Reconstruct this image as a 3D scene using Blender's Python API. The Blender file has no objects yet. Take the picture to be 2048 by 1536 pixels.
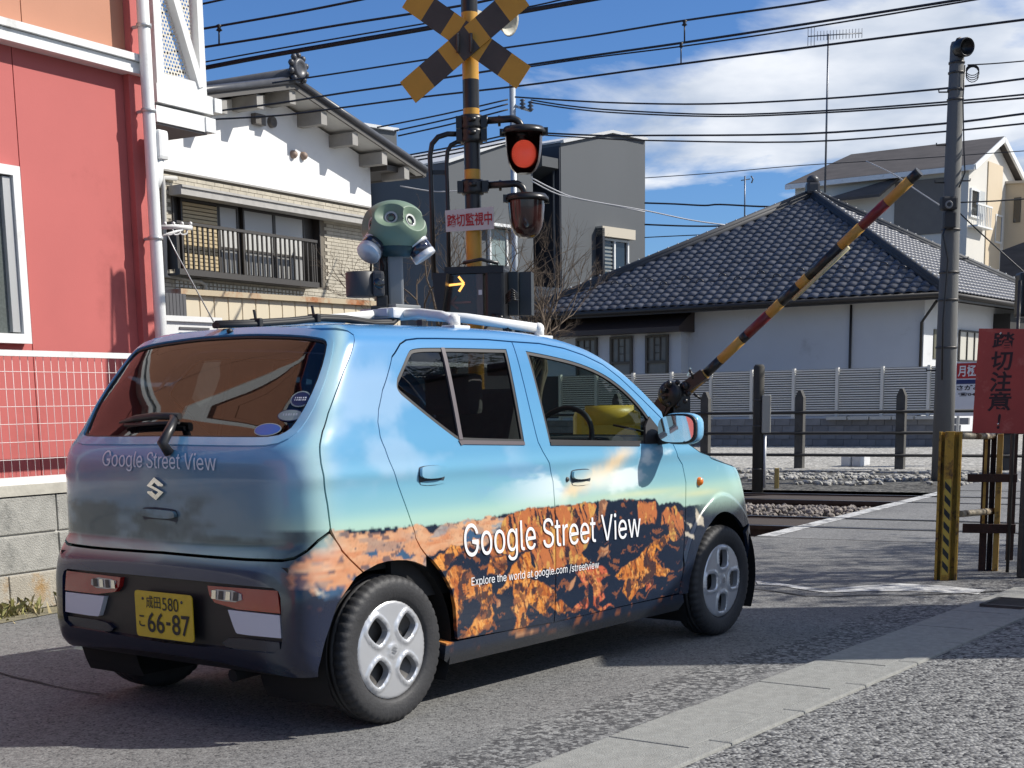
import bpy, bmesh, math, random
import numpy as np
from mathutils import Vector, Matrix
from mathutils.geometry import delaunay_2d_cdt

random.seed(7)
rng = np.random.default_rng(11)
SC = bpy.context.scene
COL = SC.collection

# ------------------------------------------------------------------ camera
FPX, CYP, CAMH = 2900.97, 1315.73, 1.18
PITCH, ROLL = -0.17457, -0.01552


def cam_axes():
    cp, sp, cr, sr = math.cos(PITCH), math.sin(PITCH), math.cos(ROLL), math.sin(ROLL)
    f = np.array([0, cp, sp])
    r = np.array([1.0, 0, 0])
    u = np.cross(r, f)
    return cr * r + sr * u, -sr * r + cr * u, f


CR, CU, CF = cam_axes()
CPOS = np.array([0, 0, CAMH])
cam = bpy.data.cameras.new('camera')
cam.sensor_width = 36
cam.lens = FPX / 2048 * 36
cam.shift_y = (CYP - 768) / 2048
cam.clip_start = 0.05
cam.clip_end = 2000
camo = bpy.data.objects.new('camera', cam)
COL.objects.link(camo)
camo.matrix_world = Matrix(((CR[0], CU[0], -CF[0], 0), (CR[1], CU[1], -CF[1], 0), (CR[2], CU[2], -CF[2], CAMH), (0, 0, 0, 1)))
SC.camera = camo

# ------------------------------------------------------------------ sun, sky, exposure
SUN_AZ, SUN_EL = math.radians(89), math.radians(40)      # azimuth clockwise from +Y
SUNV = Vector((math.sin(SUN_AZ) * math.cos(SUN_EL), math.cos(SUN_AZ) * math.cos(SUN_EL), math.sin(SUN_EL)))
sl = bpy.data.lights.new('sun', 'SUN')
sl.energy = 5.0
sl.angle = math.radians(0.53)
sl.color = (1.0, 0.95, 0.87)
so = bpy.data.objects.new('sun', sl)
COL.objects.link(so)
so.location = (30, 0, 30)
so.rotation_euler = (-SUNV).to_track_quat('-Z', 'Y').to_euler()

W = bpy.data.worlds.new('World')
SC.world = W
W.use_nodes = True
wn, wl = W.node_tree.nodes, W.node_tree.links
wn.clear()
wo = wn.new('ShaderNodeOutputWorld')
bg = wn.new('ShaderNodeBackground')
bg.inputs['Strength'].default_value = 0.075
sky = wn.new('ShaderNodeTexSky')
sky.sky_type = 'NISHITA'
sky.sun_disc = False
sky.sun_elevation = SUN_EL
sky.sun_rotation = SUN_AZ
sky.altitude = 50
sky.air_density = 1.0
sky.dust_density = 0.15
sky.ozone_density = 2.2
tc = wn.new('ShaderNodeTexCoord')
# clouds: a noise sheet at cloud height, thicker towards the right-hand part of the sky
sep = wn.new('ShaderNodeSeparateXYZ')
wl.new(tc.outputs['Generated'], sep.inputs[0])


def wm(op, a, b=None, c=None):
    n = wn.new('ShaderNodeMath')
    n.operation = op
    for i, v in enumerate((a, b, c)):
        if v is None:
            continue
        if isinstance(v, (int, float)):
            n.inputs[i].default_value = v
        else:
            wl.new(v, n.inputs[i])
    return n.outputs[0]


zc = wm('MAXIMUM', sep.outputs[2], 0.02)
zc = wm('ADD', zc, 0.16)
cx = wm('DIVIDE', sep.outputs[0], zc)
cy = wm('DIVIDE', sep.outputs[1], zc)
comb = wn.new('ShaderNodeCombineXYZ')
wl.new(cx, comb.inputs[0])
wl.new(cy, comb.inputs[1])
nz = wn.new('ShaderNodeTexNoise')
nz.inputs['Scale'].default_value = 1.05
nz.inputs['Detail'].default_value = 9
nz.inputs['Roughness'].default_value = 0.56
nz.inputs['Distortion'].default_value = 0.25
off = wn.new('ShaderNodeVectorMath')
off.operation = 'ADD'
off.inputs[1].default_value = (3.1, 7.45, 0.0)
wl.new(comb.outputs[0], off.inputs[0])
wl.new(off.outputs[0], nz.inputs['Vector'])
# cloudier to the right (+X), clearer to the left: weather, continued all round
bias = wm('MULTIPLY', wm('ADD', sep.outputs[0], -0.10), 0.62)
bias = wm('MINIMUM', wm('MAXIMUM', bias, -0.17), 0.08)
dens = wm('ADD', nz.outputs['Fac'], bias)
ramp = wn.new('ShaderNodeValToRGB')
ramp.color_ramp.elements[0].position = 0.505
ramp.color_ramp.elements[0].color = (0, 0, 0, 1)
ramp.color_ramp.elements[1].position = 0.60
ramp.color_ramp.elements[1].color = (1, 1, 1, 1)
wl.new(dens, ramp.inputs[0])
nz2 = wn.new('ShaderNodeTexNoise')
nz2.inputs['Scale'].default_value = 2.3
nz2.inputs['Detail'].default_value = 6
wl.new(off.outputs[0], nz2.inputs['Vector'])
cr2 = wn.new('ShaderNodeValToRGB')
cr2.color_ramp.elements[0].position = 0.38
cr2.color_ramp.elements[0].color = (5.8, 6.8, 8.4, 1)
cr2.color_ramp.elements[1].position = 0.62
cr2.color_ramp.elements[1].color = (12.0, 12.3, 12.8, 1)
wl.new(nz2.outputs['Fac'], cr2.inputs[0])
mixc = wn.new('ShaderNodeMix')
mixc.data_type = 'RGBA'
skm = wn.new('ShaderNodeMix')          # photograph's deeper, more saturated blue
skm.data_type = 'RGBA'
skm.blend_type = 'MULTIPLY'
skm.inputs['Factor'].default_value = 1.0
wl.new(sky.outputs[0], skm.inputs[6])
skm.inputs[7].default_value = (0.62, 0.94, 1.42, 1)
wl.new(wm('MULTIPLY', ramp.outputs[0], 0.92), mixc.inputs[0])
wl.new(skm.outputs[2], mixc.inputs[6])
wl.new(cr2.outputs[0], mixc.inputs[7])
wl.new(mixc.outputs[2], bg.inputs['Color'])
wl.new(bg.outputs[0], wo.inputs[0])

SC.view_settings.view_transform = 'Standard'
SC.view_settings.look = 'None'
SC.view_settings.exposure = 0.16
SC.view_settings.gamma = 1.0
SC.view_settings.use_curve_mapping = False
SC.cycles.max_bounces = 8
SC.cycles.transparent_max_bounces = 16
SC.cycles.caustics_reflective = False
SC.cycles.caustics_refractive = False


# ------------------------------------------------------------------ pixel -> place (pixels of the 2048x1536 photograph)
def ray(x, y):
    return CR * ((x - 1024) / FPX) - CU * ((y - CYP) / FPX) + CF


def at(x, y, Y):
    d = ray(x, y)
    return CPOS + d * (Y / d[1])


def gnd(x, y, z=0.0):
    d = ray(x, y)
    return CPOS + d * ((z - CAMH) / d[2])


def azv(a):
    return np.array([math.sin(math.radians(a)), math.cos(math.radians(a)), 0.0])


class Plane:
    """vertical plane: s runs along azimuth az, z is height, n faces the viewer's side"""

    def __init__(s, p, az, flip=False):
        s.o = np.array([p[0], p[1], 0.0])
        s.d = azv(az)
        s.n = np.array([s.d[1], -s.d[0], 0.0])
        if flip:
            s.n = -s.n

    def px(s, x, y, off=0.0):
        d = ray(x, y)
        t = ((s.o + s.n * off - CPOS) @ s.n) / (d @ s.n)
        w = CPOS + t * d
        return float((w - s.o) @ s.d), float(w[2])

    def pt(s, a, z, off=0.0):
        w = s.o + s.d * a + s.n * off
        return np.array([w[0], w[1], z])


# ------------------------------------------------------------------ materials
def srgb(r, g, b):
    f = lambda c: (c / 255 / 12.92) if c <= 10 else ((c / 255 + 0.055) / 1.055) ** 2.4
    return (f(r), f(g), f(b), 1.0)


_mats = {}


def mat(name, col, rough=0.6, metal=0.0, spec=0.5, var=0.0, vscale=3.0, bump=0.0, bscale=40.0, coat=0.0, emit=None, estr=0.0,
        stain=None, sscale=1.2, samt=0.0, per_object=0.0, stretch=None):
    if name in _mats:
        return _mats[name]
    m = bpy.data.materials.new(name)
    m.use_nodes = True
    n, l = m.node_tree.nodes, m.node_tree.links
    b = n['Principled BSDF']
    if len(col) == 3:
        col = (*col, 1)
    b.inputs['Base Color'].default_value = col
    b.inputs['Roughness'].default_value = rough
    b.inputs['Metallic'].default_value = metal
    b.inputs['Specular IOR Level'].default_value = spec
    if coat:
        b.inputs['Coat Weight'].default_value = coat
        b.inputs['Coat Roughness'].default_value = 0.06
    if emit:
        b.inputs['Emission Color'].default_value = emit
        b.inputs['Emission Strength'].default_value = estr
    out = None
    t = n.new('ShaderNodeTexCoord')
    vec = t.outputs['Object']
    if stretch:
        mp = n.new('ShaderNodeMapping')
        mp.inputs['Scale'].default_value = stretch
        l.new(vec, mp.inputs[0])
        vec = mp.outputs[0]
    if var:
        nz = n.new('ShaderNodeTexNoise')
        nz.inputs['Scale'].default_value = vscale
        nz.inputs['Detail'].default_value = 7
        nz.inputs['Roughness'].default_value = 0.62
        l.new(vec, nz.inputs['Vector'])
        mr = n.new('ShaderNodeMapRange')
        mr.inputs[1].default_value = 0.25
        mr.inputs[2].default_value = 0.75
        mr.inputs[3].default_value = 1 - var
        mr.inputs[4].default_value = 1 + var
        l.new(nz.outputs['Fac'], mr.inputs[0])
        mx = n.new('ShaderNodeMix')
        mx.data_type = 'RGBA'
        mx.blend_type = 'MULTIPLY'
        mx.inputs[0].default_value = 1
        mx.inputs[6].default_value = col
        l.new(mr.outputs[0], mx.inputs[7])
        out = mx.outputs[2]
    if stain:
        nz = n.new('ShaderNodeTexNoise')
        nz.inputs['Scale'].default_value = sscale
        nz.inputs['Detail'].default_value = 8
        nz.inputs['Roughness'].default_value = 0.7
        l.new(vec, nz.inputs['Vector'])
        mr = n.new('ShaderNodeMapRange')
        mr.inputs[1].default_value = 0.62 - samt * 0.25
        mr.inputs[2].default_value = 0.72 - samt * 0.2
        l.new(nz.outputs['Fac'], mr.inputs[0])
        mx = n.new('ShaderNodeMix')
        mx.data_type = 'RGBA'
        l.new(mr.outputs[0], mx.inputs[0])
        if out is None:
            mx.inputs[6].default_value = col
        else:
            l.new(out, mx.inputs[6])
        mx.inputs[7].default_value = stain
        out = mx.outputs[2]
    if per_object:
        oi = n.new('ShaderNodeObjectInfo')
        mr = n.new('ShaderNodeMapRange')
        mr.inputs[3].default_value = 1 - per_object
        mr.inputs[4].default_value = 1 + per_object
        l.new(oi.outputs['Random'], mr.inputs[0])
        mx = n.new('ShaderNodeMix')
        mx.data_type = 'RGBA'
        mx.blend_type = 'MULTIPLY'
        mx.inputs[0].default_value = 1
        if out is None:
            mx.inputs[6].default_value = col
        else:
            l.new(out, mx.inputs[6])
        l.new(mr.outputs[0], mx.inputs[7])
        out = mx.outputs[2]
    if out is not None:
        l.new(out, b.inputs['Base Color'])
    if bump:
        nz = n.new('ShaderNodeTexNoise')
        nz.inputs['Scale'].default_value = bscale
        nz.inputs['Detail'].default_value = 5
        l.new(vec, nz.inputs['Vector'])
        bp = n.new('ShaderNodeBump')
        bp.inputs['Strength'].default_value = bump
        bp.inputs['Distance'].default_value = 0.02
        l.new(nz.outputs['Fac'], bp.inputs['Height'])
        l.new(bp.outputs[0], b.inputs['Normal'])
    _mats[name] = m
    return m


def glass_mat(name, tint, refl=1.0):
    if name in _mats:
        return _mats[name]
    m = bpy.data.materials.new(name)
    m.use_nodes = True
    n, l = m.node_tree.nodes, m.node_tree.links
    n.clear()
    o = n.new('ShaderNodeOutputMaterial')
    tr = n.new('ShaderNodeBsdfTransparent')
    tr.inputs[0].default_value = tint
    gl = n.new('ShaderNodeBsdfGlossy')
    gl.inputs['Roughness'].default_value = 0.015
    fr = n.new('ShaderNodeFresnel')
    fr.inputs[0].default_value = 1.0 + 0.55 * refl
    mx = n.new('ShaderNodeMixShader')
    l.new(fr.outputs[0], mx.inputs[0])
    l.new(tr.outputs[0], mx.inputs[1])
    l.new(gl.outputs[0], mx.inputs[2])
    l.new(mx.outputs[0], o.inputs[0])
    _mats[name] = m
    return m


# ------------------------------------------------------------------ mesh building
class MB:
    def __init__(s):
        s.v, s.f, s.mi, s.sm = [], [], [], []

    def add(s, vs, fs, mi=0, smooth=False):
        b = len(s.v)
        s.v += [tuple(map(float, q)) for q in vs]
        for q in fs:
            s.f.append(tuple(b + i for i in q))
            s.mi.append(mi)
            s.sm.append(smooth)
        return s

    def quad(s, a, b, c, d, mi=0):
        return s.add([a, b, c, d], [(0, 1, 2, 3)], mi)

    def box(s, c, e, ax=None, mi=0):
        """centre, full extents along axes (ax: 3 unit vectors)"""
        c = np.array(c, float)
        ax = np.eye(3) if ax is None else np.array(ax, float)
        h = np.array(e, float) / 2
        vs = [c + ax[0] * h[0] * i + ax[1] * h[1] * j + ax[2] * h[2] * k for k in (-1, 1) for j in (-1, 1) for i in (-1, 1)]
        fs = [(0, 2, 3, 1), (4, 5, 7, 6), (0, 1, 5, 4), (2, 6, 7, 3), (0, 4, 6, 2), (1, 3, 7, 5)]
        if np.linalg.det(ax) < 0:
            fs = [q[::-1] for q in fs]
        return s.add(vs, fs, mi)

    def bbox(s, c, e, ax=None, bev=0.01, mi=0):
        """box with bevelled vertical and horizontal edges"""
        c = np.array(c, float)
        ax = np.eye(3) if ax is None else np.array(ax, float)
        h = np.array(e, float) / 2
        bev = min(bev, *(h * 0.49))
        bm = bmesh.new()
        bmesh.ops.create_cube(bm, size=2)
        for w in bm.verts:
            w.co = Vector((w.co.x * h[0], w.co.y * h[1], w.co.z * h[2]))
        bmesh.ops.bevel(bm, geom=bm.edges[:], offset=bev, segments=2, profile=0.6, affect='EDGES')
        s.frombm(bm, Matrix(((ax[0][0], ax[1][0], ax[2][0], c[0]), (ax[0][1], ax[1][1], ax[2][1], c[1]), (ax[0][2], ax[1][2], ax[2][2], c[2]), (0, 0, 0, 1))), mi)
        return s

    def frombm(s, bm, M=None, mi=0, smooth=False):
        bm.verts.ensure_lookup_table()
        vs = [(M @ w.co) if M is not None else w.co for w in bm.verts]
        s.add([tuple(w) for w in vs], [[w.index for w in f.verts] for f in bm.faces], mi, smooth)
        bm.free()
        return s

    def beam(s, p, q, w, h, up=(0, 0, 1), mi=0):
        p, q = np.array(p, float), np.array(q, float)
        d = q - p
        L = np.linalg.norm(d)
        d = d / L
        u = np.array(up, float)
        sd = np.cross(d, u)
        if np.linalg.norm(sd) < 1e-6:
            sd = np.cross(d, (1, 0, 0))
        sd /= np.linalg.norm(sd)
        u = np.cross(sd, d)
        return s.box((p + q) / 2, (L, w, h), (d, -sd, u) if np.linalg.det(np.array((d, -sd, u))) > 0 else (d, sd, u), mi)

    def tube(s, pts, r, n=8, mi=0, caps=True):
        pts = [np.array(p, float) for p in pts]
        rs = r if isinstance(r, (list, tuple)) else [r] * len(pts)
        prev = None
        rings = []
        for i, p in enumerate(pts):
            d = pts[min(i + 1, len(pts) - 1)] - pts[max(i - 1, 0)]
            d = d / (np.linalg.norm(d) + 1e-12)
            if prev is None:
                a = np.cross(d, (0, 0, 1.0))
                if np.linalg.norm(a) < 1e-3:
                    a = np.cross(d, (1.0, 0, 0))
            else:
                a = prev - d * (prev @ d)
            a = a / np.linalg.norm(a)
            prev = a
            b = np.cross(d, a)
            rings.append([p + rs[i] * (a * math.cos(t) + b * math.sin(t)) for t in np.arange(n) * 2 * math.pi / n])
        base = len(s.v)
        for rg in rings:
            s.v += [tuple(map(float, q)) for q in rg]
        for i in range(len(rings) - 1):
            for j in range(n):
                k = (j + 1) % n
                s.f.append((base + i * n + j, base + i * n + k, base + (i + 1) * n + k, base + (i + 1) * n + j))
                s.mi.append(mi)
                s.sm.append(True)
        if caps:
            s.f.append(tuple(base + j for j in range(n))[::-1])
            s.f.append(tuple(base + (len(rings) - 1) * n + j for j in range(n)))
            s.mi += [mi, mi]
            s.sm += [False, False]
        return s

    def lathe(s, prof, c, axis, n=32, mi=0, a0=0.0, a1=2 * math.pi):
        """prof: list of (radius, height along axis)"""
        c = np.array(c, float)
        ax = np.array(axis, float)
        ax /= np.linalg.norm(ax)
        a = np.cross(ax, (0, 0, 1.0))
        if np.linalg.norm(a) < 1e-3:
            a = np.array((1.0, 0, 0))
        a /= np.linalg.norm(a)
        b = np.cross(ax, a)
        full = abs(a1 - a0 - 2 * math.pi) < 1e-6
        m = n if full else n + 1
        ts = a0 + (a1 - a0) * np.arange(m) / n
        base = len(s.v)
        for r, h in prof:
            for t in ts:
                s.v.append(tuple(c + ax * h + r * (a * math.cos(t) + b * math.sin(t))))
        for i in range(len(prof) - 1):
            for j in range(n):
                k = (j + 1) % m
                s.f.append((base + i * m + j, base + i * m + k, base + (i + 1) * m + k, base + (i + 1) * m + j))
                s.mi.append(mi)
                s.sm.append(True)
        return s

    def sphere(s, c, r, n=12, mi=0, ax=None):
        r = np.array([r] * 3 if np.isscalar(r) else r, float)
        ax = np.eye(3) if ax is None else np.array(ax, float)
        base = len(s.v)
        m = n // 2
        for i in range(m + 1):
            p = math.pi * i / m
            for j in range(n):
                t = 2 * math.pi * j / n
                q = np.array((math.sin(p) * math.cos(t), math.sin(p) * math.sin(t), math.cos(p))) * r
                s.v.append(tuple(np.array(c) + ax[0] * q[0] + ax[1] * q[1] + ax[2] * q[2]))
        for i in range(m):
            for j in range(n):
                k = (j + 1) % n
                s.f.append((base + i * n + j, base + (i + 1) * n + j, base + (i + 1) * n + k, base + i * n + k))
                s.mi.append(mi)
                s.sm.append(True)
        return s

    def prism(s, poly, d, mi=0):
        """closed 3-D polygon extruded by vector d"""
        n = len(poly)
        poly = [np.array(p, float) for p in poly]
        d = np.array(d, float)
        vs = poly + [p + d for p in poly]
        nn = np.zeros(3)
        for i in range(n):
            nn += np.cross(poly[i] - poly[0], poly[(i + 1) % n] - poly[0])
        fs = [tuple(range(n))[::-1], tuple(range(n, 2 * n))] + [(i, (i + 1) % n, n + (i + 1) % n, n + i) for i in range(n)]
        if nn @ d < 0:
            fs = [q[::-1] for q in fs]
        return s.add(vs, fs, mi)

    def build(s, name, mats, parent=None, origin=None):
        me = bpy.data.meshes.new(name)
        og = np.array(origin if origin is not None else (parent['_o'] if parent is not None and '_o' in parent else (0, 0, 0)), float)
        vs = np.array(s.v, float).reshape(-1, 3) - og
        me.from_pydata(vs.tolist(), [], s.f)
        for m in (mats if isinstance(mats, (list, tuple)) else [mats]):
            me.materials.append(m)
        me.polygons.foreach_set('material_index', s.mi)
        me.polygons.foreach_set('use_smooth', s.sm)
        me.validate()
        me.update()
        o = bpy.data.objects.new(name, me)
        COL.objects.link(o)
        if parent is not None:
            o.parent = parent
            po = parent.get('_o')
            o['_o'] = tuple(po) if po is not None else (0.0, 0.0, 0.0)
        elif origin is not None:
            o.location = origin
        return o


def thing(name, label, cat, loc=(0, 0, 0), group=None, rz=0.0):
    o = bpy.data.objects.new(name, None)
    COL.objects.link(o)
    o.location = tuple(map(float, loc))
    o.rotation_euler = (0, 0, rz)
    o.empty_display_size = 0.2
    o['label'] = label
    o['category'] = cat
    o['_o'] = tuple(map(float, loc))
    if group:
        o['group'] = group
    return o


def tag(o, label, cat, group=None):
    o['label'] = label
    o['category'] = cat
    if group:
        o['group'] = group
    return o


def struct(o, kind='structure'):
    o['kind'] = kind
    return o


def clone(o, parent=None, M=None):
    c = o.copy()
    COL.objects.link(c)
    if parent is not None:
        c.parent = parent
    if M is not None:
        c.matrix_local = M
    return c


_FD = bpy.utils.resource_path('LOCAL') + '/datafiles/fonts/'


def text2d(body, font=None, bold=0.0):
    """flat lettering as a triangulated outline: (n,2) points and faces, lower-left at 0,0"""
    c = bpy.data.curves.new('lettering', 'FONT')
    c.body = body
    c.resolution_u = 3
    if font is not None:
        c.font = font
    c.offset = bold
    o = bpy.data.objects.new('lettering', c)
    COL.objects.link(o)
    dg = bpy.context.evaluated_depsgraph_get()
    me = o.evaluated_get(dg).to_mesh()
    v = np.array([q.co[:2] for q in me.vertices])
    f = [tuple(p.vertices) for p in me.polygons]
    # orientation towards +z
    o.evaluated_get(dg).to_mesh_clear()
    bpy.data.objects.remove(o)
    bpy.data.curves.remove(c)
    bm = bmesh.new()
    bv_ = [bm.verts.new((*q, 0)) for q in v]
    for q in f:
        try:
            bm.faces.new([bv_[i] for i in q])
        except ValueError:
            pass
    bmesh.ops.triangulate(bm, faces=bm.faces[:])
    for _ in range(4):
        lg = [e for e in bm.edges if e.calc_length() > .16]
        if not lg:
            break
        bmesh.ops.subdivide_edges(bm, edges=lg, cuts=1)
        bmesh.ops.triangulate(bm, faces=bm.faces[:])
    bm.verts.index_update()
    v = np.array([q.co[:2] for q in bm.verts])
    f = [tuple(w.index for w in q.verts) for q in bm.faces]
    bm.free()
    v -= v.min(0)
    g = []
    for q in f:
        a, b, d = v[q[0]], v[q[1]], v[q[2]]
        ar = sum(v[q[i]][0] * v[q[(i + 1) % len(q)]][1] - v[q[(i + 1) % len(q)]][0] * v[q[i]][1] for i in range(len(q)))
        g.append(q if ar > 0 else q[::-1])
    return v, g


try:
    SANS = bpy.data.fonts.load(_FD + 'Inter.woff2')
except Exception:
    SANS = None          # Blender's built-in face


def lettering(name, body, fn, m, parent, bold=0.0, font=None):
    v, f = text2d(body, font, bold)
    mx = v.max(0)
    uv = v / mx
    mb = MB()
    mb.add([fn(a, b) for a, b in uv], f)
    return mb.build(name, m, parent)


def fbm(x, y, octv=4, seed=0):
    """value-noise fbm in [0,1]"""
    x, y = np.asarray(x, float), np.asarray(y, float)
    tot = np.zeros_like(x)
    amp, nrm = 1.0, 0.0
    for k in range(octv):
        xi, yi = np.floor(x).astype(int), np.floor(y).astype(int)
        fx, fy = x - xi, y - yi
        fx, fy = fx * fx * (3 - 2 * fx), fy * fy * (3 - 2 * fy)

        def h(a, b):
            q = np.sin(a * 127.1 + b * 311.7 + (seed + k) * 74.7) * 43758.5453
            return q - np.floor(q)
        tot += amp * ((h(xi, yi) * (1 - fx) + h(xi + 1, yi) * fx) * (1 - fy) + (h(xi, yi + 1) * (1 - fx) + h(xi + 1, yi + 1) * fx) * fy)
        nrm += amp
        amp *= 0.5
        x, y = x * 2.03 + 1.7, y * 2.03 + 9.2
    return tot / nrm


def sstep(a, b, x):
    t = np.clip((x - a) / (b - a), 0, 1)
    return t * t * (3 - 2 * t)
PRINT_POLY = [
    ('o', [(0.296, 0.252), (0.341, 0.247), (0.370, 0.304), (0.365, 0.335), (0.397, 0.378), (0.391, 0.406), (0.415, 0.418), (0.469, 0.424), (0.494, 0.397), (0.494, 0.366), (0.483, 0.336), (0.460, 0.311), (0.403, 0.272), (0.368, 0.261), (0.452, 0.265), (0.523, 0.295), (0.555, 0.283), (0.596, 0.289), (0.584, 0.315), (0.596, 0.333), (0.570, 0.361), (0.575, 0.400), (0.562, 0.452), (0.550, 0.469), (0.519, 0.469), (0.445, 0.480), (0.428, 0.521), (0.386, 0.525), (0.339, 0.549), (0.304, 0.545), (0.292, 0.512), (0.308, 0.480), (0.344, 0.469), (0.337, 0.446), (0.290, 0.429), (0.300, 0.359)]),
    ('o', [(0.196, 0.556), (0.232, 0.604), (0.284, 0.611), (0.326, 0.629), (0.373, 0.625), (0.386, 0.605), (0.365, 0.588), (0.317, 0.574), (0.299, 0.553), (0.235, 0.541)]),
    ('o', [(0.531, 0.510), (0.545, 0.548), (0.570, 0.569), (0.665, 0.568), (0.671, 0.528), (0.645, 0.507), (0.606, 0.499)]),
    ('o', [(0.690, 0.506), (0.709, 0.532), (0.749, 0.556), (0.776, 0.578), (0.829, 0.577), (0.831, 0.520), (0.848, 0.506), (0.862, 0.525), (0.870, 0.581), (0.980, 0.580), (1.121, 0.559), (1.208, 0.530), (1.253, 0.496), (1.194, 0.485), (1.120, 0.509), (1.049, 0.499), (0.978, 0.489), (0.841, 0.470), (0.808, 0.458), (0.875, 0.447), (0.944, 0.418), (1.001, 0.383), (1.003, 0.349), (1.054, 0.331), (1.093, 0.292), (1.083, 0.263), (1.038, 0.273), (1.005, 0.311), (0.975, 0.340), (0.942, 0.323), (0.966, 0.287), (0.937, 0.295), (0.893, 0.321), (0.844, 0.356), (0.823, 0.362), (0.798, 0.329), (0.828, 0.288), (0.813, 0.256), (0.732, 0.263), (0.746, 0.319), (0.698, 0.357), (0.736, 0.368), (0.716, 0.423), (0.709, 0.460), (0.606, 0.424), (0.613, 0.447), (0.664, 0.473), (0.677, 0.491)]),
    ('s', [(1.150, 0.456), (1.223, 0.465), (1.313, 0.465), (1.367, 0.455), (1.384, 0.414), (1.346, 0.388), (1.372, 0.346), (1.381, 0.327), (1.351, 0.313), (1.345, 0.296), (1.378, 0.283), (1.454, 0.256), (1.391, 0.260), (1.348, 0.278), (1.306, 0.309), (1.301, 0.371), (1.262, 0.401), (1.256, 0.376), (1.268, 0.305), (1.235, 0.275), (1.133, 0.266), (1.158, 0.297), (1.237, 0.326), (1.241, 0.373), (1.195, 0.408)]),
    ('p', [(1.321, 0.490), (1.343, 0.535), (1.397, 0.544), (1.405, 0.517), (1.359, 0.499)]),
    ('p', [(0.708, 0.250), (0.786, 0.256), (0.911, 0.243), (0.924, 0.220), (0.765, 0.234)]),
    ('p', [(0.597, 0.401), (0.625, 0.406), (0.632, 0.381), (0.607, 0.364)]),
    ('p', [(1.087, 0.369), (1.121, 0.425), (1.150, 0.439), (1.137, 0.389), (1.109, 0.367)]),
    ('r', [(0.627, 0.675), (0.655, 0.720), (0.695, 0.744), (0.827, 0.751), (0.886, 0.739), (1.010, 0.739), (1.262, 0.743), (1.305, 0.715), (1.272, 0.667), (1.300, 0.635), (1.253, 0.583), (1.223, 0.548), (1.164, 0.498), (0.979, 0.474), (0.862, 0.494), (0.843, 0.569), (0.830, 0.587), (0.777, 0.591), (0.710, 0.569), (0.659, 0.574), (0.583, 0.577), (0.547, 0.604), (0.612, 0.645)]),
    ('r', [(1.655, 0.720), (1.805, 0.729), (1.819, 0.674), (1.800, 0.621), (1.708, 0.614), (1.659, 0.631), (1.645, 0.677)]),
    ('p', [(1.326, 0.739), (1.402, 0.736), (1.385, 0.703), (1.359, 0.645), (1.328, 0.647)]),
    ('r', [(1.853, 0.662), (1.897, 0.691), (1.985, 0.690), (2.044, 0.622), (2.043, 0.556), (1.946, 0.527), (1.911, 0.549), (1.920, 0.603), (1.851, 0.617)]),
    ('o', [(1.911, 0.567), (1.902, 0.531), (1.834, 0.482), (1.799, 0.508), (1.775, 0.464), (1.810, 0.429), (1.918, 0.367), (1.893, 0.356), (1.797, 0.366), (1.714, 0.347), (1.658, 0.326), (1.589, 0.284), (1.510, 0.338), (1.540, 0.375), (1.483, 0.386), (1.451, 0.402), (1.513, 0.431), (1.609, 0.453), (1.682, 0.504), (1.773, 0.533), (1.833, 0.546)]),
    ('s', [(1.731, 0.350), (1.781, 0.349), (1.777, 0.313), (1.734, 0.313)]),
    ('w', [(2.161, 0.660), (2.220, 0.614), (2.229, 0.580), (2.163, 0.585)]),
    ('w', [(2.053, 0.602), (2.126, 0.583), (2.107, 0.570)]),
    ('w', [(2.052, 0.546), (2.126, 0.540), (2.136, 0.516), (2.062, 0.527)]),
    ('h', [(-0.364, 0.745), (-0.083, 0.728), (0.112, 0.727), (0.300, 0.713), (0.509, 0.735), (0.665, 0.728), (0.660, 0.642), (0.500, 0.617), (0.353, 0.630), (0.179, 0.616), (0.211, 0.587), (0.047, 0.583), (-0.213, 0.570), (-0.287, 0.509), (-0.430, 0.535), (-0.481, 0.569), (-0.482, 0.628), (-0.444, 0.675)]),
    ('d', [(0.029, 0.649), (0.117, 0.621), (0.048, 0.615), (-0.050, 0.615)]),
    ('d', [(-0.201, 0.666), (-0.144, 0.665), (-0.147, 0.637), (-0.187, 0.651)]),
    ('d', [(-0.297, 0.593), (-0.213, 0.577), (-0.261, 0.565)]),
    ('d', [(-0.410, 0.553), (-0.344, 0.551), (-0.313, 0.554), (-0.328, 0.515), (-0.406, 0.525)]),
    ('d', [(0.411, 0.665), (0.443, 0.685), (0.527, 0.675), (0.557, 0.661), (0.465, 0.657), (0.451, 0.635), (0.409, 0.635)]),
    ('o', [(-0.432, 0.490), (-0.346, 0.479), (-0.359, 0.445), (-0.377, 0.427), (-0.437, 0.449)]),
    ('w', [(-0.413, 0.553), (-0.366, 0.535), (-0.407, 0.535)]),
]
RIDGE = [(-0.364, 0.745), (-0.252, 0.741), (-0.082, 0.735), (0.112, 0.734), (0.301, 0.720), (0.419, 0.730), (0.457, 0.724), (0.543, 0.728), (0.650, 0.736), (0.826, 0.747), (1.010, 0.745), (1.262, 0.746), (1.457, 0.744), (1.648, 0.738), (1.797, 0.732), (1.829, 0.700), (1.863, 0.703), (1.986, 0.704), (2.065, 0.676), (2.232, 0.674), (2.300, 0.679)]

# ================================================================== THE CAR
# car frame: x forward from the rear axle, y to the left, z up
CAR_O, CAR_TH = (-1.01, 5.76), math.radians(37.817)
car = thing('car', 'small blue hatchback wrapped in a canyon picture with white lettering', 'car', (*CAR_O, 0), rz=math.pi / 2 - CAR_TH)
car['_o'] = (0, 0, 0)
CAR_M = Matrix.Translation((*CAR_O, 0)) @ Matrix.Rotation(math.pi / 2 - CAR_TH, 4, 'Z')


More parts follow.
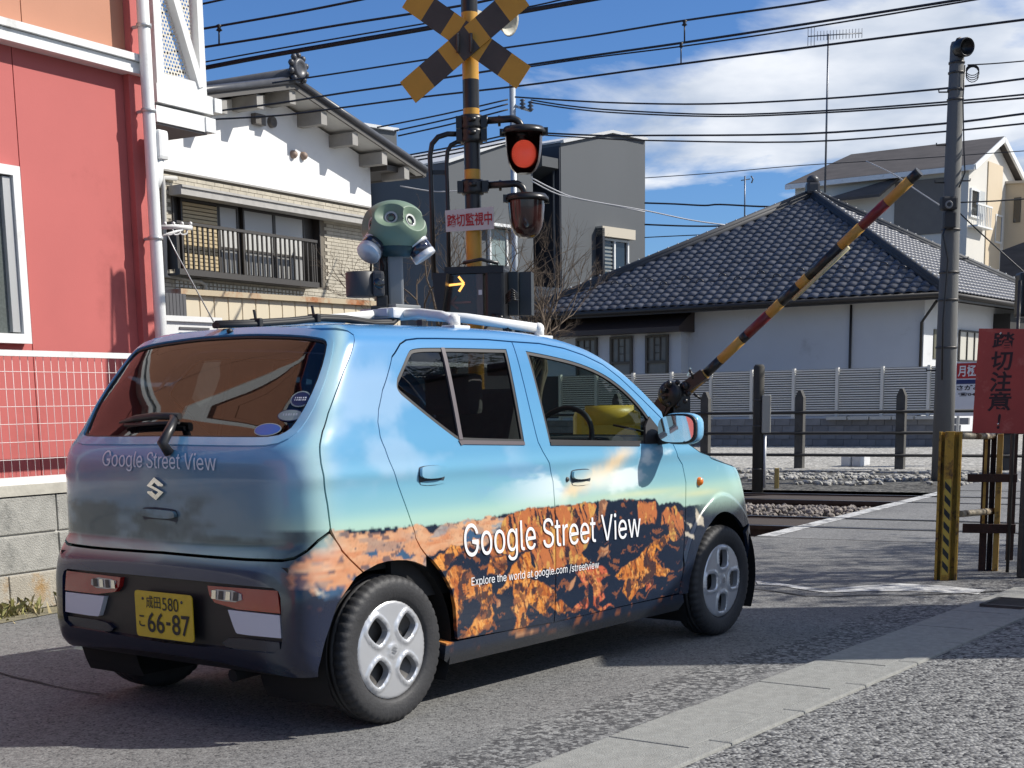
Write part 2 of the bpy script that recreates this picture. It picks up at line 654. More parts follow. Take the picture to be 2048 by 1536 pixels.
def cw(x, y, z):
    return np.array(CAR_M @ Vector((x, y, z)))


XC, UL = 0.15, 1.2


def interp(x, xs, ys):
    xs, ys, x = np.array(xs, float), np.array(ys, float), np.asarray(x, float)
    h = np.diff(xs)
    d = np.diff(ys) / h
    m = np.zeros_like(ys)
    m[1:-1] = np.where(d[:-1] * d[1:] > 0, 2 * d[:-1] * d[1:] / (d[:-1] + d[1:] + 1e-12), 0)
    m[0], m[-1] = d[0], d[-1]
    i = np.clip(np.searchsorted(xs, x) - 1, 0, len(xs) - 2)
    t = np.clip((x - xs[i]) / h[i], 0, 1)
    t2, t3 = t * t, t * t * t
    return (2 * t3 - 3 * t2 + 1) * ys[i] + (t3 - 2 * t2 + t) * h[i] * m[i] + (-2 * t3 + 3 * t2) * ys[i + 1] + (t3 - t2) * h[i] * m[i + 1]


T_W = ([.10, .2, .3, .42, .55, .70, .85, .95, 1.0, 1.1, 1.2, 1.3, 1.38, 1.42, 1.45, 1.47, 1.478, 1.484], [.68, .715, .732, .738, .740, .7365, .730, .722, .714, .690, .664, .636, .610, .592, .565, .530, .495, .44])
T_L = ([.10, .2, .3, .42, .55, .70, .85, .95, 1.0, 1.1, 1.2, 1.3, 1.38, 1.5], [.68, .715, .732, .738, .740, .7365, .730, .722, .714, .690, .664, .636, .612, .577])
T_R = ([.10, .2, .28, .36, .5, .60, .655, .69, .85, .98, 1.03, 1.075, 1.10, 1.2, 1.3, 1.40, 1.43, 1.45, 1.47, 1.478, 1.484], [-.36, -.42, -.475, -.485, -.482, -.476, -.464, -.454, -.458, -.457, -.441, -.400, -.375, -.307, -.235, -.155, -.125, -.10, -.06, -.025, .02])
T_N = ([.1, .3, .5, .6, .66, .7, 1.0, 1.1, 1.2, 1.43], [12, 16, 16, 13, 10, 9., 8.5, 9., 10., 8.5])
T_D = ([-.5, .05, .4, .75, 1.1, 1.29, 1.44, 1.59, 1.73, 1.9, 2.1], [.012, .008, .004, 0, .008, .024, .05, .09, .149, .24, .36])
T_F = ([.1, .2, .3, .5, .6, .7, .8, .87, .95, 1.05], [2.80, 2.86, 2.91, 2.915, 2.89, 2.85, 2.79, 2.70, 2.55, 2.45])
XF = 2.3


def body(u, z):
    """skin of the car: u runs along the right side (u = x there), round the tail at u < XC; z is height"""
    u, z = np.broadcast_arrays(np.asarray(u, float), np.asarray(z, float))
    ph = np.clip((XC - u) / UL * np.pi / 2, 0, np.pi)
    c, s = np.cos(ph), np.sin(ph)
    ca = np.abs(c)
    n = interp(z, *T_N)
    r = (ca ** n + s ** n) ** (-1 / n)
    a = XC - interp(z, *T_R)
    xs = np.where(u >= XC, u, XC - a * s * r * (1 - interp(z, [.3, .55, .7], [.008, .015, .03]) / a * (ca * r) ** 2))
    zz = np.clip(z + interp(np.where(u >= XC, u, xs), *T_D), .1, 1.484)
    w = interp(z, *T_L) - (interp(zz, *T_L) - interp(zz, *T_W))
    w = w * (1 - .035 * np.clip((xs - 2.0) / .9, 0, 1) ** 2) + .006 * np.exp(-((z - .93) / .03) ** 2)
    # raised brow over the front wheel arch
    rr = np.hypot(u - 2.46, z - 0.28)
    w = w + 0.011 * (1 - sstep(.425, .445, rr)) * sstep(0.30, 0.42, z) * (u > 1.9)
    y = np.where(u >= XC, -w, -w * np.sign(c) * ca * r)
    pf = np.clip((u - XF) / UL * np.pi / 2, 0, np.pi / 2)
    cf, sf = np.cos(pf), np.sin(pf)
    rf = (cf ** 6 + sf ** 6) ** (-1 / 6)
    y = np.where(u > XF, -w * cf * rf, y)
    xs = np.where(u > XF, XF + (interp(z, *T_F) - XF) * sf * rf, xs)
    return np.stack([xs, y, z], -1)


def bodyn(u, z, e=1e-3):
    a = body(np.asarray(u) + e, z) - body(np.asarray(u) - e, z)
    b = body(u, np.asarray(z) + e) - body(u, np.asarray(z) - e)
    n = np.cross(a, b)
    return n / (np.linalg.norm(n, axis=-1, keepdims=True) + 1e-12)


def on_body(u, z, off=0.0):
    return body(u, z) + bodyn(u, z) * off


def inpoly(P, pts):
    P = np.array(P, float)
    x, y = pts[:, 0], pts[:, 1]
    r = np.zeros(len(pts), bool)
    j = len(P) - 1
    for i in range(len(P)):
        xi, yi, xj, yj = *P[i], *P[j]
        if yi != yj:
            r ^= ((yi > y) != (yj > y)) & (x < (xj - xi) * (y - yi) / (yj - yi) + xi)
        j = i
    return r


def resample(P, st):
    out = []
    for i in range(len(P)):
        a, b = np.array(P[i], float), np.array(P[(i + 1) % len(P)], float)
        k = max(1, int(round(np.linalg.norm(b - a) / st)))
        out += [a + (b - a) * t / k for t in range(k)]
    return np.array(out)


def smoothpoly(P, it=2, keep=0.5):
    """round a closed polygon's gentle corners (sharp ones are kept)"""
    P = [np.array(p, float) for p in P]
    for _ in range(it):
        Q = []
        n = len(P)
        for i in range(n):
            a, b, c = P[i - 1], P[i], P[(i + 1) % n]
            d1, d2 = b - a, c - b
            cs = d1 @ d2 / (np.linalg.norm(d1) * np.linalg.norm(d2) + 1e-12)
            if cs < keep:
                Q.append(b)
            else:
                Q += [b + (a - b) * .25, b + (c - b) * .25]
        P = Q
    return P


def ccw(P):
    P = np.array(P, float)
    x, y = P[:, 0], P[:, 1]
    return P if np.sum(x * np.roll(y, -1) - np.roll(x, -1) * y) > 0 else P[::-1]


def inset(P, d):
    """move a closed polygon inwards by d (outwards if negative)"""
    P = ccw(P)
    a = P - np.roll(P, 1, 0)
    b = np.roll(P, -1, 0) - P
    a /= np.linalg.norm(a, axis=1, keepdims=True) + 1e-12
    b /= np.linalg.norm(b, axis=1, keepdims=True) + 1e-12
    na, nb = np.stack([-a[:, 1], a[:, 0]], 1), np.stack([-b[:, 1], b[:, 0]], 1)
    k = 1 + np.clip((na * nb).sum(1, keepdims=True), -0.6, 1)
    return P + d * (na + nb) / k


def edge_dist(P, pts):
    P = np.array(P, float)
    Q = np.roll(P, -1, 0)
    best = np.full(len(pts), 9e9)
    for a, b in zip(P, Q):
        d = b - a
        t = np.clip(((pts - a) @ d) / (d @ d + 1e-15), 0, 1)
        best = np.minimum(best, ((pts - a - t[:, None] * d) ** 2).sum(1))
    return np.sqrt(best)


def fill2d(outer, holes, g, st):
    """triangulate a 2-D region; returns points, faces, boundary loops"""
    outer = resample(ccw(outer), st)
    holes = [resample(ccw(h), st) for h in holes]
    lo, hi = outer.min(0), outer.max(0)
    gx = np.arange(lo[0] + g / 2, hi[0], g)
    gy = np.arange(lo[1] + g / 2, hi[1], g * 0.87)
    X, Y = np.meshgrid(gx, gy)
    X = X + (np.arange(len(gy)) % 2)[:, None] * g / 2 + np.sin(Y * 931) * 1e-4
    pts = np.stack([X.ravel(), Y.ravel()], 1)
    pts = pts[inpoly(outer, pts)]
    for h in holes:
        pts = pts[~inpoly(h, pts)]
    ed = edge_dist(outer, pts)
    for h in holes:
        ed = np.minimum(ed, edge_dist(h, pts))
    pts = pts[ed > g * 0.45]
    loops, allp, edges = [], [], []
    for L in [outer] + holes:
        b = len(allp)
        allp += list(L)
        edges += [(b + i, b + (i + 1) % len(L)) for i in range(len(L))]
        loops.append(list(range(b, b + len(L))))
    allp += list(pts)
    r = delaunay_2d_cdt([Vector((float(p[0]), float(p[1]))) for p in allp], edges, [], 1, 1e-6)
    V = np.array([[q.x, q.y] for q in r[0]])
    F = [tuple(q) for q in r[2]]
    cen = np.array([V[list(q)].mean(0) for q in F])
    ok = inpoly(outer, cen)
    for h in holes:
        ok &= ~inpoly(h, cen)
    F = [q for q, k in zip(F, ok) if k]
    back = {}
    for i, og in enumerate(r[3]):
        for k in og:
            back[k] = i
    loops = [[back[k] for k in L if k in back] for L in loops]
    F2 = []
    for q in F:
        a, b, c = V[q[0]], V[q[1]], V[q[2]]
        F2.append(q if (b[0] - a[0]) * (c[1] - a[1]) - (b[1] - a[1]) * (c[0] - a[0]) > 0 else q[::-1])
    return V, F2, loops


# ---- the printed wrap, painted as flat colour
SKY_PRINT = [(0.60, srgb(176, 196, 176)), (0.72, srgb(164, 196, 184)), (0.78, srgb(142, 188, 192)), (0.88, srgb(118, 172, 194)), (1.0, srgb(100, 158, 194)), (1.2, srgb(92, 150, 192)), (1.5, srgb(76, 134, 184))]


def wrap_print(u, z):
    n = len(u)
    zs = [p[0] for p in SKY_PRINT]
    col = np.stack([np.interp(z, zs, [p[1][k] for p in SKY_PRINT]) for k in range(3)], 1)
    w1 = (fbm(u * 10, z * 10, 6, 3) - .5) * .050
    w2 = (fbm(u * 14 + 40, z * 7, 6, 8) - .5) * .060

    def blend(m, c, a=1.0):
        nonlocal col
        m = np.clip(m, 0, 1)[:, None] * a
        col = col * (1 - m) + np.array(c[:3])[None] * m
    # printed clouds
    cl = fbm(u * 3.2, z * 8.5, 6, 21)
    band = sstep(.70, .80, z) * (1 - sstep(.98, 1.12, z)) * sstep(.5, 1.1, u)
    blend(sstep(.50, .66, cl) * band, srgb(226, 238, 240), .85)
    blend(sstep(.54, .64, fbm(u * 2.6 + 5, z * 11, 6, 33)) * sstep(.72, .8, z) * (1 - sstep(.9, 1.0, z)) * sstep(.4, .7, u) * (1 - sstep(1.1, 1.5, u)), srgb(120, 165, 200), .6)
    blend(sstep(.50, .70, fbm(u * 2.2 + 9, z * 4, 5, 44)) * sstep(.8, .95, z) * (1 - sstep(1.25, 1.4, z)) * (1 - sstep(.6, .9, u)), srgb(190, 205, 222), .35)
    # printed peach streak over the front door
    d = (u - 1.13) * .35 - (z - .80)
    st = np.exp(-((d + w1 * 1.5) / .035) ** 2) * sstep(1.02, 1.15, u) * (1 - sstep(1.5, 1.72, u))
    blend(st * (0.5 + .7 * cl), srgb(246, 208, 150), .95)
    blend(np.exp(-((u - 1.38) / .20) ** 2 - ((z - .835) / .05) ** 2), srgb(236, 240, 228), .8)
    blend(np.exp(-((u - 2.2) / .25) ** 2 - ((z - .735) / .016) ** 2) * .8 + np.exp(-((u - 1.7) / .3) ** 2 - ((z - .76) / .014) ** 2) * .8, srgb(222, 214, 160), .9)
    # pale green-yellow horizon
    blend(np.exp(-((z - .755) / .035) ** 2) * .5, srgb(186, 216, 190))
    # -- canyon
    rz = np.interp(u, [p[0] for p in RIDGE], [p[1] for p in RIDGE])
    rz = rz + (fbm(u * 55, u * 0, 3, 5) - .5) * .016
    side = sstep(-.62, -.45, u)
    tail_ = 1 - sstep(.30, .40, u)
    below = (z < rz).astype(float) * (u > -.6)
    soft = sstep(rz + .004, rz - .004, z) * side
    soft = soft * (1 - sstep(2.12, 2.3, u)) + sstep(.73, .60, z) * sstep(2.12, 2.3, u)
    blend(soft, srgb(33, 43, 60))
    tex = fbm(u * 62 + z * 26 + w1 * 60, z * 13, 5, 12)          # rills down the rock faces
    hor = fbm(u * 12, z * 60, 4, 17)
    fine = fbm(u * 120, z * 120, 3, 15)
    pts = np.stack([u + w1, z + w2], 1)
    C = {'o': srgb(202, 124, 62), 's': srgb(198, 100, 72), 'p': srgb(186, 136, 100), 'r': srgb(186, 112, 70), 'w': srgb(196, 186, 168), 'h': srgb(206, 150, 112), 'd': srgb(62, 92, 122)}
    for kind in 'hdorspw':
        for k, P in PRINT_POLY:
            if k != kind:
                continue
            Pa = np.array(P)
            lo, hi = Pa.min(0) - .05, Pa.max(0) + .05
            sel = (u > lo[0]) & (u < hi[0]) & (z > lo[1]) & (z < hi[1])
            if not sel.any():
                continue
            q = np.zeros(n)
            ins = inpoly(P, pts[sel])
            dd = edge_dist(P, pts[sel])
            q[sel] = sstep(-.003, .003, np.where(ins, dd, -dd))
            if kind == 'h':
                q[sel] *= 1.0
            blend(q, C[k])
            if k == 'r':
                blend(q * sstep(.56, .62, tex), srgb(38, 40, 54), .95)
                blend(q * sstep(.58, .68, fbm(u * 45 + 3, z * 20, 3, 52)), srgb(216, 170, 92), .7)
            elif k in 'os':
                blend(q * sstep(.60, .30, fbm(u * 9, z * 9, 4, 73)), srgb(226, 150, 66) if k == 'o' else srgb(222, 122, 92), .7)
                blend(q * sstep(.54, .63, tex), srgb(158, 78, 44), .8)
                blend(q * sstep(.60, .68, fbm(u * 90 + z * 40, z * 20, 4, 78)), srgb(240, 184, 110), .6)
                blend(q * sstep(.52, .7, hor), srgb(230, 164, 92), .55)
                blend(q * sstep(.57, .62, fbm(u * 34 + w2 * 80, z * 17, 5, 71)), srgb(44, 42, 54), .92)
                blend(q * sstep(.60, .64, fbm(u * 70 + z * 30, z * 40, 4, 72)), srgb(88, 52, 44), .8)
            elif k == 'p':
                blend(q * sstep(.52, .6, tex), srgb(90, 60, 60), .7)
            elif k == 'h':
                blend(q * sstep(.42, .66, fbm(u * 8, z * 20, 5, 61)), srgb(216, 172, 136), .8)
                blend(q * sstep(.56, .64, fbm(u * 11 + 3, z * 26, 5, 63)) * sstep(.0, .5, u + .1), srgb(128, 150, 160), .8)
                blend(q * sstep(.60, .66, fbm(u * 10 + 30, z * 30, 5, 64)), srgb(140, 128, 124), .6)
                blend(q * sstep(.52, .70, fbm(u * 7, z * 44, 5, 17)), srgb(196, 120, 80), .65)
                blend(q * sstep(.64, .68, fbm(u * 22, z * 40, 5, 66)), srgb(64, 70, 88), .75)
    # thin lit ledges out in the shaded rock
    led = sstep(.655, .69, fbm(u * 20 + w1 * 70, z * 44 + w2 * 60, 5, 83)) * below * (1 - tail_) * (1 - sstep(1.95, 2.1, u))
    blend(led, srgb(150, 92, 62), .75)
    # near the tail corner the hill print goes soft and pale
    blend(np.exp(-((u + .40) / .05) ** 2) * sstep(.64, .70, z), srgb(176, 208, 200), .6)
    # bumper and tail: navy foot of the print, cloudy teal above with the tail's shade and reflections mixed in
    tail = 1 - sstep(-.60, -.47, u)
    blend(tail * sstep(.655, .60, z), srgb(30, 44, 78))
    blend(tail * sstep(.60, .40, z), srgb(20, 26, 42))
    blend((1 - tail) * (1 - sstep(-.2, .0, u)) * sstep(.54, .47, z + w1), srgb(26, 34, 56))
    cloud = fbm(u * 2.1, z * 3.6, 6, 91)
    blend(tail * sstep(.66, .74, z) * (1 - sstep(.95, 1.03, z)) * .75, srgb(66, 100, 128))
    blend(tail * sstep(.5, .68, cloud) * sstep(.64, .7, z) * (1 - sstep(.92, 1.0, z)), srgb(120, 142, 150), .7)
    blend(tail * sstep(.52, .66, fbm(u * 3.4 + 7, z * 9, 6, 97)) * sstep(.66, .70, z) * (1 - sstep(.82, .9, z)), srgb(46, 66, 70), .8)
    blend(np.clip(sstep(.235, .20, z), 0, 1), srgb(40, 42, 46))
    blend((fine > .62) * .12 * below, srgb(20, 20, 30))
    return col


M_PAINT = bpy.data.materials.new('printed vinyl wrap')
M_PAINT.use_nodes = True
_b = M_PAINT.node_tree.nodes['Principled BSDF']
_a = M_PAINT.node_tree.nodes.new('ShaderNodeAttribute')
_a.attribute_name = 'print'
M_PAINT.node_tree.links.new(_a.outputs['Color'], _b.inputs['Base Color'])
_b.inputs['Roughness'].default_value = 0.22
_b.inputs['Coat Weight'].default_value = 0.4
_b.inputs['Coat Roughness'].default_value = 0.04
M_BLACK = mat('black plastic', (0.012, 0.012, 0.013), 0.45, var=.2)
M_TRIM = mat('black rubber trim', (0.018, 0.017, 0.018), 0.5)
M_BELT = mat('dull belt moulding', srgb(88, 80, 84), 0.5)
M_DARKGL = glass_mat('privacy glass', (0.17, 0.17, 0.18, 1), 1.5)
M_GL = glass_mat('clear green glass', (0.62, 0.70, 0.66, 1), .8)
M_TYRE = mat('tyre rubber', (0.028, 0.028, 0.03), 0.62, var=.25, vscale=14, bump=.12, bscale=90)
M_SILV = mat('silver wheel cover paint', (0.60, 0.61, 0.63), 0.32, metal=.55, var=.05, vscale=9, coat=.4)
M_CHROME = mat('chrome', (0.72, 0.70, 0.66), 0.16, metal=1)
M_STEEL = mat('dark steel', (0.09, 0.085, 0.08), 0.5, metal=.6, var=.3)
M_UNDER = mat('underside black', (0.006, 0.006, 0.006), 0.9)
M_CLOTH = mat('grey seat cloth', (0.26, 0.27, 0.26), 0.9, var=.15, vscale=30)
M_BEIGE = mat('light grey trim', (0.34, 0.35, 0.33), 0.7)
M_WHITEP = mat('white sticker film', (0.62, 0.64, 0.68), 0.35)


def skin(name, outer, holes=(), m=None, parent=None, g=.022, st=.014, off=0.0, hem=.016, gap=.0030, mirror=False, printed=False, fn=None, label=None):
    outer = inset(resample(ccw(outer), .01), gap) if gap else np.array(outer, float)
    holes = [inset(resample(ccw(h), .01), -gap) if gap else np.array(h, float) for h in holes]
    V, F, loops = fill2d(outer, holes, g, st)
    P = (fn or on_body)(V[:, 0], V[:, 1], off)
    N = bodyn(V[:, 0], V[:, 1])
    cols = wrap_print(V[:, 0], V[:, 1]) if printed else None
    vs = list(P)
    fs = list(F)
    sm = [True] * len(F)
    ci = list(range(len(V)))
    if hem:
        for L in loops:
            b = len(vs)
            vs += [P[i] for i in L] + [P[i] - N[i] * hem for i in L]
            ci += L + L
            k = len(L)
            q = V[L]
            pos = np.sum(q[:, 0] * np.roll(q[:, 1], -1) - np.roll(q[:, 0], -1) * q[:, 1]) > 0
            outerloop = L is loops[0]
            for i in range(k):
                j = (i + 1) % k
                f = (b + i, b + k + i, b + k + j, b + j)
                if outerloop != pos:
                    f = f[::-1]
                if not outerloop:
                    f = f[::-1]
                fs.append(f)
                sm.append(False)
    if mirror:
        vs = [(p[0], -p[1], p[2]) for p in vs]
        fs = [f[::-1] for f in fs]
    me = bpy.data.meshes.new(name)
    me.from_pydata([tuple(map(float, p)) for p in vs], [], fs)
    me.materials.append(m)
    me.polygons.foreach_set('use_smooth', sm)
    if printed:
        at_ = me.color_attributes.new('print', 'FLOAT_COLOR', 'POINT')
        c4 = np.ones((len(vs), 4), np.float32)
        c4[:, :3] = cols[ci]
        at_.data.foreach_set('color', c4.ravel())
    me.update()
    o = bpy.data.objects.new(name, me)
    COL.objects.link(o)
    o.parent = parent if parent is not None else car
    if label:
        o['label'] = label
    return o


def arc(cx, cz, r, a0, a1, k=24):
    return [(cx + r * math.cos(math.radians(a0 + (a1 - a0) * i / k)), cz + r * math.sin(math.radians(a0 + (a1 - a0) * i / k))) for i in range(k + 1)]


UC = XC - UL           # u on the tail's centre line


def mir(P):
    return [(2 * UC - p[0], p[1]) for p in P][::-1]


# wheel arches in (u, z): rear one taken in u, front one is a circle
ARCH_R = [(-.415, .235), (-.392, .30), (-.375, .364), (-.352, .43), (-.331, .487), (-.297, .525), (-.253, .571), (-.2158, .5864), (-.140, .607), (-.08, .612), (-.019, .611), (.045, .606), (.102, .596), (.150, .582), (.188, .5637), (.217, .544), (.2416, .5163), (.2702, .4727), (.288, .43), (.2983, .3839), (.3004, .313), (.297, .25)]
ARCH_F = arc(2.46, .28, .345, 185, 12, 30)     # from the sill forward over the wheel
i_seam = 7                                      # ARCH_R index where the bumper seam meets the arch
RD_EDGE = [(.1472, .6486), (.1147, .6861), (.1095, .7088), (.0566, .806), (-.0105, .9259), (-.0485, 1.0206), (-.0766, 1.0634), (-.0928, 1.1161), (-.0800, 1.1606), (-.0274, 1.2306), (.0662, 1.2986), (.1738, 1.3674), (.2179, 1.4007), (.2619, 1.4167), (.3335, 1.4242), (.4497, 1.427), (.7552, 1.4305), (.9196, 1.4255)]
RD_LOW = [(.1796, .6156), (.2172, .5899), (.2602, .5489), (.2945, .5068), (.3237, .4648), (.343, .3961), (.3511, .3181), (.362, .266)]
B_SEAM = [(.9196, 1.4255), (.9177, 1.394), (.9181, 1.2748), (.921, 1.1432), (.9261, 1.0474), (.9300, 1.0158), (.9518, .9746), (.9814, .9256), (1.0052, .8498), (1.0103, .7474), (1.006, .5636), (1.0077, .2524)]
FD_TOP = [(.9196, 1.4255), (1.1111, 1.4222), (1.2801, 1.4053), (1.4125, 1.3786), (1.5429, 1.3387), (1.6522, 1.2794), (1.7787, 1.1937), (1.9187, 1.096)]
FD_FRONT = [(1.9789, .9743), (2.0047, .9152), (2.0499, .8754), (2.0759, .7918), (2.0653, .6433), (2.0501, .4821), (2.0391, .3458), (2.022, .262)]
BUMP_SEAM = [(-.3641, .7449), (-.3528, .7125), (-.3269, .6738), (-.2848, .639), (-.2444, .6088), (-.2158, .5864)]
HATCH_SIDE = [(-.3733, .7439), (-.3685, .7558), (-.3716, .838), (-.38, .9154), (-.3804, .9934), (-.3861, 1.0378), (-.3973, 1.0904), (-.3926, 1.1502), (-.3729, 1.2244), (-.3481, 1.30), (-.3078, 1.3663), (-.2853, 1.4092), (-.2888, 1.4287), (-.3385, 1.4434)]
HATCH_BOT = [(-.4146, .7169), (-.4511, .6821), (-.4804, .6600), (-.5147, .6510), (-.6345, .6475), (-.7593, .6475), (-.9491, .649)]
R_GLASS = [(.2755, 1.3837), (.2434, 1.3621), (.1798, 1.2991), (.134, 1.256), (.1246, 1.2413), (.1300, 1.2300), (.1503, 1.2165), (.2715, 1.1329), (.4139, 1.0447), (.4401, 1.0363), (.8341, 1.0190), (.8587, 1.3909), (.448, 1.3889)]
F_GLASS = [(.9942, 1.3853), (1.1452, 1.3701), (1.3477, 1.3429), (1.5169, 1.2987), (1.6461, 1.237), (1.7515, 1.1622), (1.8112, 1.1002), (1.8733, 1.0281), (1.8755, .985), (1.6847, .9858), (1.0111, 1.0131)]
RW = [(-1.05, 1.0735), (-.9506, 1.0730), (-.633, 1.0705), (-.5397, 1.0725), (-.5088, 1.0922), (-.4949, 1.1278), (-.4739, 1.1945), (-.4576, 1.2936), (-.4572, 1.3846), (-.4665, 1.4029), (-.4839, 1.4118), (-.5848, 1.4276), (-.7684, 1.4383), (-.9011, 1.4420)]
REAR_WIN = RW + mir(RW)[:-1]

rear_door = rear_door_hole = None
for mirr in (False, True):
    K = dict(mirror=mirr)
    # rear quarter, cant rail and roof edge in one pressing
    top = [(u, z + .0) for u, z in FD_TOP[::-1]]
    apil = [(1.9187 + .020, 1.096 + .030), (1.7787 + .026, 1.1937 + .034), (1.6522 + .026, 1.2794 + .036), (1.5429 + .022, 1.3387 + .036)]
    rail = [(1.45, 1.4315), (1.29, 1.4575), (1.1, 1.474), (.75, 1.482), (.4, 1.479), (.05, 1.475), (-.30, 1.472), (-.42, 1.472), (UC, 1.472)]
    quarter = apil + rail + [(UC, 1.458), (-.60, 1.457), (-.42, 1.453)] + HATCH_SIDE[::-1][:-1] + [(-.3665, .7445)] + BUMP_SEAM[1:] + ARCH_R[i_seam + 1:14] + [(.178, .570)] + \
        [(.1796, .6156)] + RD_EDGE + FD_TOP[1:] + [(1.944, 1.072)]
    skin('body_side', quarter, m=M_PAINT, printed=True, g=.03 if mirr else .0085, st=.010, **K)
    hole_r, hole_f = smoothpoly(R_GLASS, 2, .2), smoothpoly(F_GLASS, 2, .55)
    rd = RD_EDGE + B_SEAM[1:] + RD_LOW[::-1]
    d = skin('door', rd, [hole_r], m=M_PAINT, printed=True, g=.03 if mirr else .0056, st=.008, **K)
    fd = FD_TOP + FD_FRONT + B_SEAM[1:][::-1]
    f = skin('door', fd, [hole_f], m=M_PAINT, printed=True, g=.03 if mirr else .0056, st=.008, **K)
    for dd, hole, belt in ((d, hole_r, 'r'), (f, hole_f, 'f')):
        inn = inset(resample(ccw(hole), .01), .011)
        skin('window_seal', inset(resample(ccw(hole), .01), -.001), [inn], m=M_TRIM, parent=dd, g=.03, off=-.002, hem=.01, gap=0, **K)
        skin('window', inset(inn, -.004), m=M_DARKGL if belt == 'r' else M_GL, parent=dd, g=.05, off=-.007, hem=0, gap=0, **K)
    skin('belt_moulding', [(.430, 1.018), (.420, 1.0365), (.445, 1.037), (.834, 1.0205), (.834, 1.006), (.447, 1.021)], m=M_BELT, parent=d, g=.05, off=.004, hem=.01, gap=0, **K)
    skin('belt_moulding', [(1.012, .999), (1.012, 1.0125), (1.69, .987), (1.69, .974)], m=M_TRIM, parent=f, g=.05, off=.004, hem=.01, gap=0, **K)
    skin('window_divider', [(.4485, 1.392), (.4700, 1.392), (.4500, 1.040), (.4285, 1.040)], m=M_BELT, parent=d, g=.05, off=.001, hem=.012, gap=0, **K)
    skin('mirror_base', [(1.735, .982), (1.765, 1.06), (1.815, 1.105), (1.885, 1.04), (1.895, .978)], m=M_TRIM, parent=f, g=.05, off=.004, hem=.012, gap=0, **K)
    # door handles: flat dark sheet painting the cup's shade, with a flap over it
    for dd, (u0, u1, z0, z1, rear) in ((d, (.156, .305, .897, .950, 1)), (f, (1.133, 1.278, .843, .893, 0))):
        cup = smoothpoly([(u0 + .014, z0 - .022), (u1, z0 - .022), (u1 + .002, z1 - .012), (u1 - .012, z1), (u0 + .014, z1), (u0, z1 - .012), (u0, z0)], 2, -1)
        skin('handle_cup_shade', cup, m=mat('painted handle shade', (0.03, 0.045, 0.06), .6), parent=dd, g=.05, off=.0012, hem=0, gap=0, **K)
        flap = smoothpoly([(u0 + .006, z0 + .006), (u1 - .004, z0 + .006), (u1 - .002, z1 - .014), (u1 - .014, z1 - .004), (u0 + .016, z1 - .004), (u0 + .004, z1 - .014)], 2, -1)
        skin('door_handle', flap, m=M_PAINT, printed=True, parent=dd, g=.01, off=.016, hem=.014, gap=0, **K)
        low = smoothpoly([(u0 + .016, z0 - .020), (u1 - .002, z0 - .020), (u1, z0 - .004), (u0 + .006, z0 - .004)], 1, -1)
        skin('handle_scoop', low, m=M_PAINT, printed=True, parent=dd, g=.01, off=.002, hem=0, gap=0, **K)
    mb = MB()
    q = on_body(1.107, .853, .004) * np.array((1, -1 if mirr else 1, 1))
    mb.lathe([(0, .003), (.007, .003), (.010, .0), (.011, -.004)], q, (0, 1 if mirr else -1, 0), 14)
    mb.build('door_lock', M_STEEL, f)
    # front wing
    wing = [(2.0989, .9806), (2.12, .9700), (2.2123, .9287), (2.352, .8956), (2.6203, .8620), (2.80, .835), (2.86, .79), (2.885, .70), (2.8800, .62), (2.815, .55)] + ARCH_F[::-1][6:] + [(2.075, .252)] + [(2.022, .252)] + FD_FRONT[::-1][1:] + [(1.944, 1.072), (1.95, 1.095)]
    wg = skin('front_wing', wing, m=M_PAINT, printed=True, g=.03 if mirr else .0075, st=.008, **K)
    mb = MB()
    q = on_body(2.2, .788, 0) * np.array((1, -1 if mirr else 1, 1))
    mb.lathe([(0, .020), (.012, .018), (.019, .011), (.022, 0)], q, (0, 1 if mirr else -1, 0), 20)
    mb.build('side_indicator', mat('amber lens', (0.72, 0.17, 0.01), .15, coat=.5, emit=(0.6, .15, .0, 1), estr=.05), wg)
    # sill
    skin('sill', [(.297, .25), (.3004, .262), (.362, .262), (2.022, .258), (2.075, .252), (2.10, .21), (2.06, .172), (.34, .165), (.30, .19)], m=M_PAINT, printed=True, g=.02, off=-.004, hem=.06, **K)
    # arch linings
    for cx_, r_ in ((0.0, .345), (2.46, .36)):
        mb = MB()
        sg = 1 if mirr else -1
        ring = [(cx_ + r_ * math.cos(t), .28 + r_ * math.sin(t)) for t in np.linspace(-.5, math.pi + .5, 30)]
        for i in range(len(ring) - 1):
            (xa, za), (xb, zb) = ring[i], ring[i + 1]
            mb.quad((xa, sg * .712, za), (xb, sg * .712, zb), (xb, sg * .36, zb), (xa, sg * .36, za))
        mb.add([(p[0], sg * .40, p[1]) for p in ring], [tuple(range(len(ring)))])
        mb.build('arch_liner', M_UNDER, car)

# tailgate
HB = [(-1.05, .650)] + HATCH_BOT[::-1] + HATCH_SIDE + [(-.42, 1.449), (-.60, 1.453), (-1.05, 1.4545)]
tail_poly = HB[1:] and (HB + mir(HB)[1:-1])
gate = skin('tailgate', tail_poly, [smoothpoly(REAR_WIN, 1, .3)], m=M_PAINT, printed=True, g=.016, st=.010)
rwh = smoothpoly(REAR_WIN, 1, .3)
rwi = inset(resample(ccw(rwh), .01), .006)
skin('window_seal', inset(resample(ccw(rwh), .01), -.001), [rwi], m=M_TRIM, parent=gate, g=.04, off=-.002, hem=.01, gap=0)
skin('rear_window', inset(rwi, -.003), m=M_DARKGL, parent=gate, g=.05, off=-.006, hem=0, gap=0)
# raised frame lip round the rear window
lip = inset(resample(ccw(rwh), .01), -.030)
skin('window_frame', lip, [inset(resample(ccw(rwh), .01), -.003)], m=M_PAINT, printed=True, parent=gate, g=.015, off=.005, hem=.006, gap=0)


def tailpt(u, z, off):
    return on_body(np.array([u]), np.array([z]), off)[0]


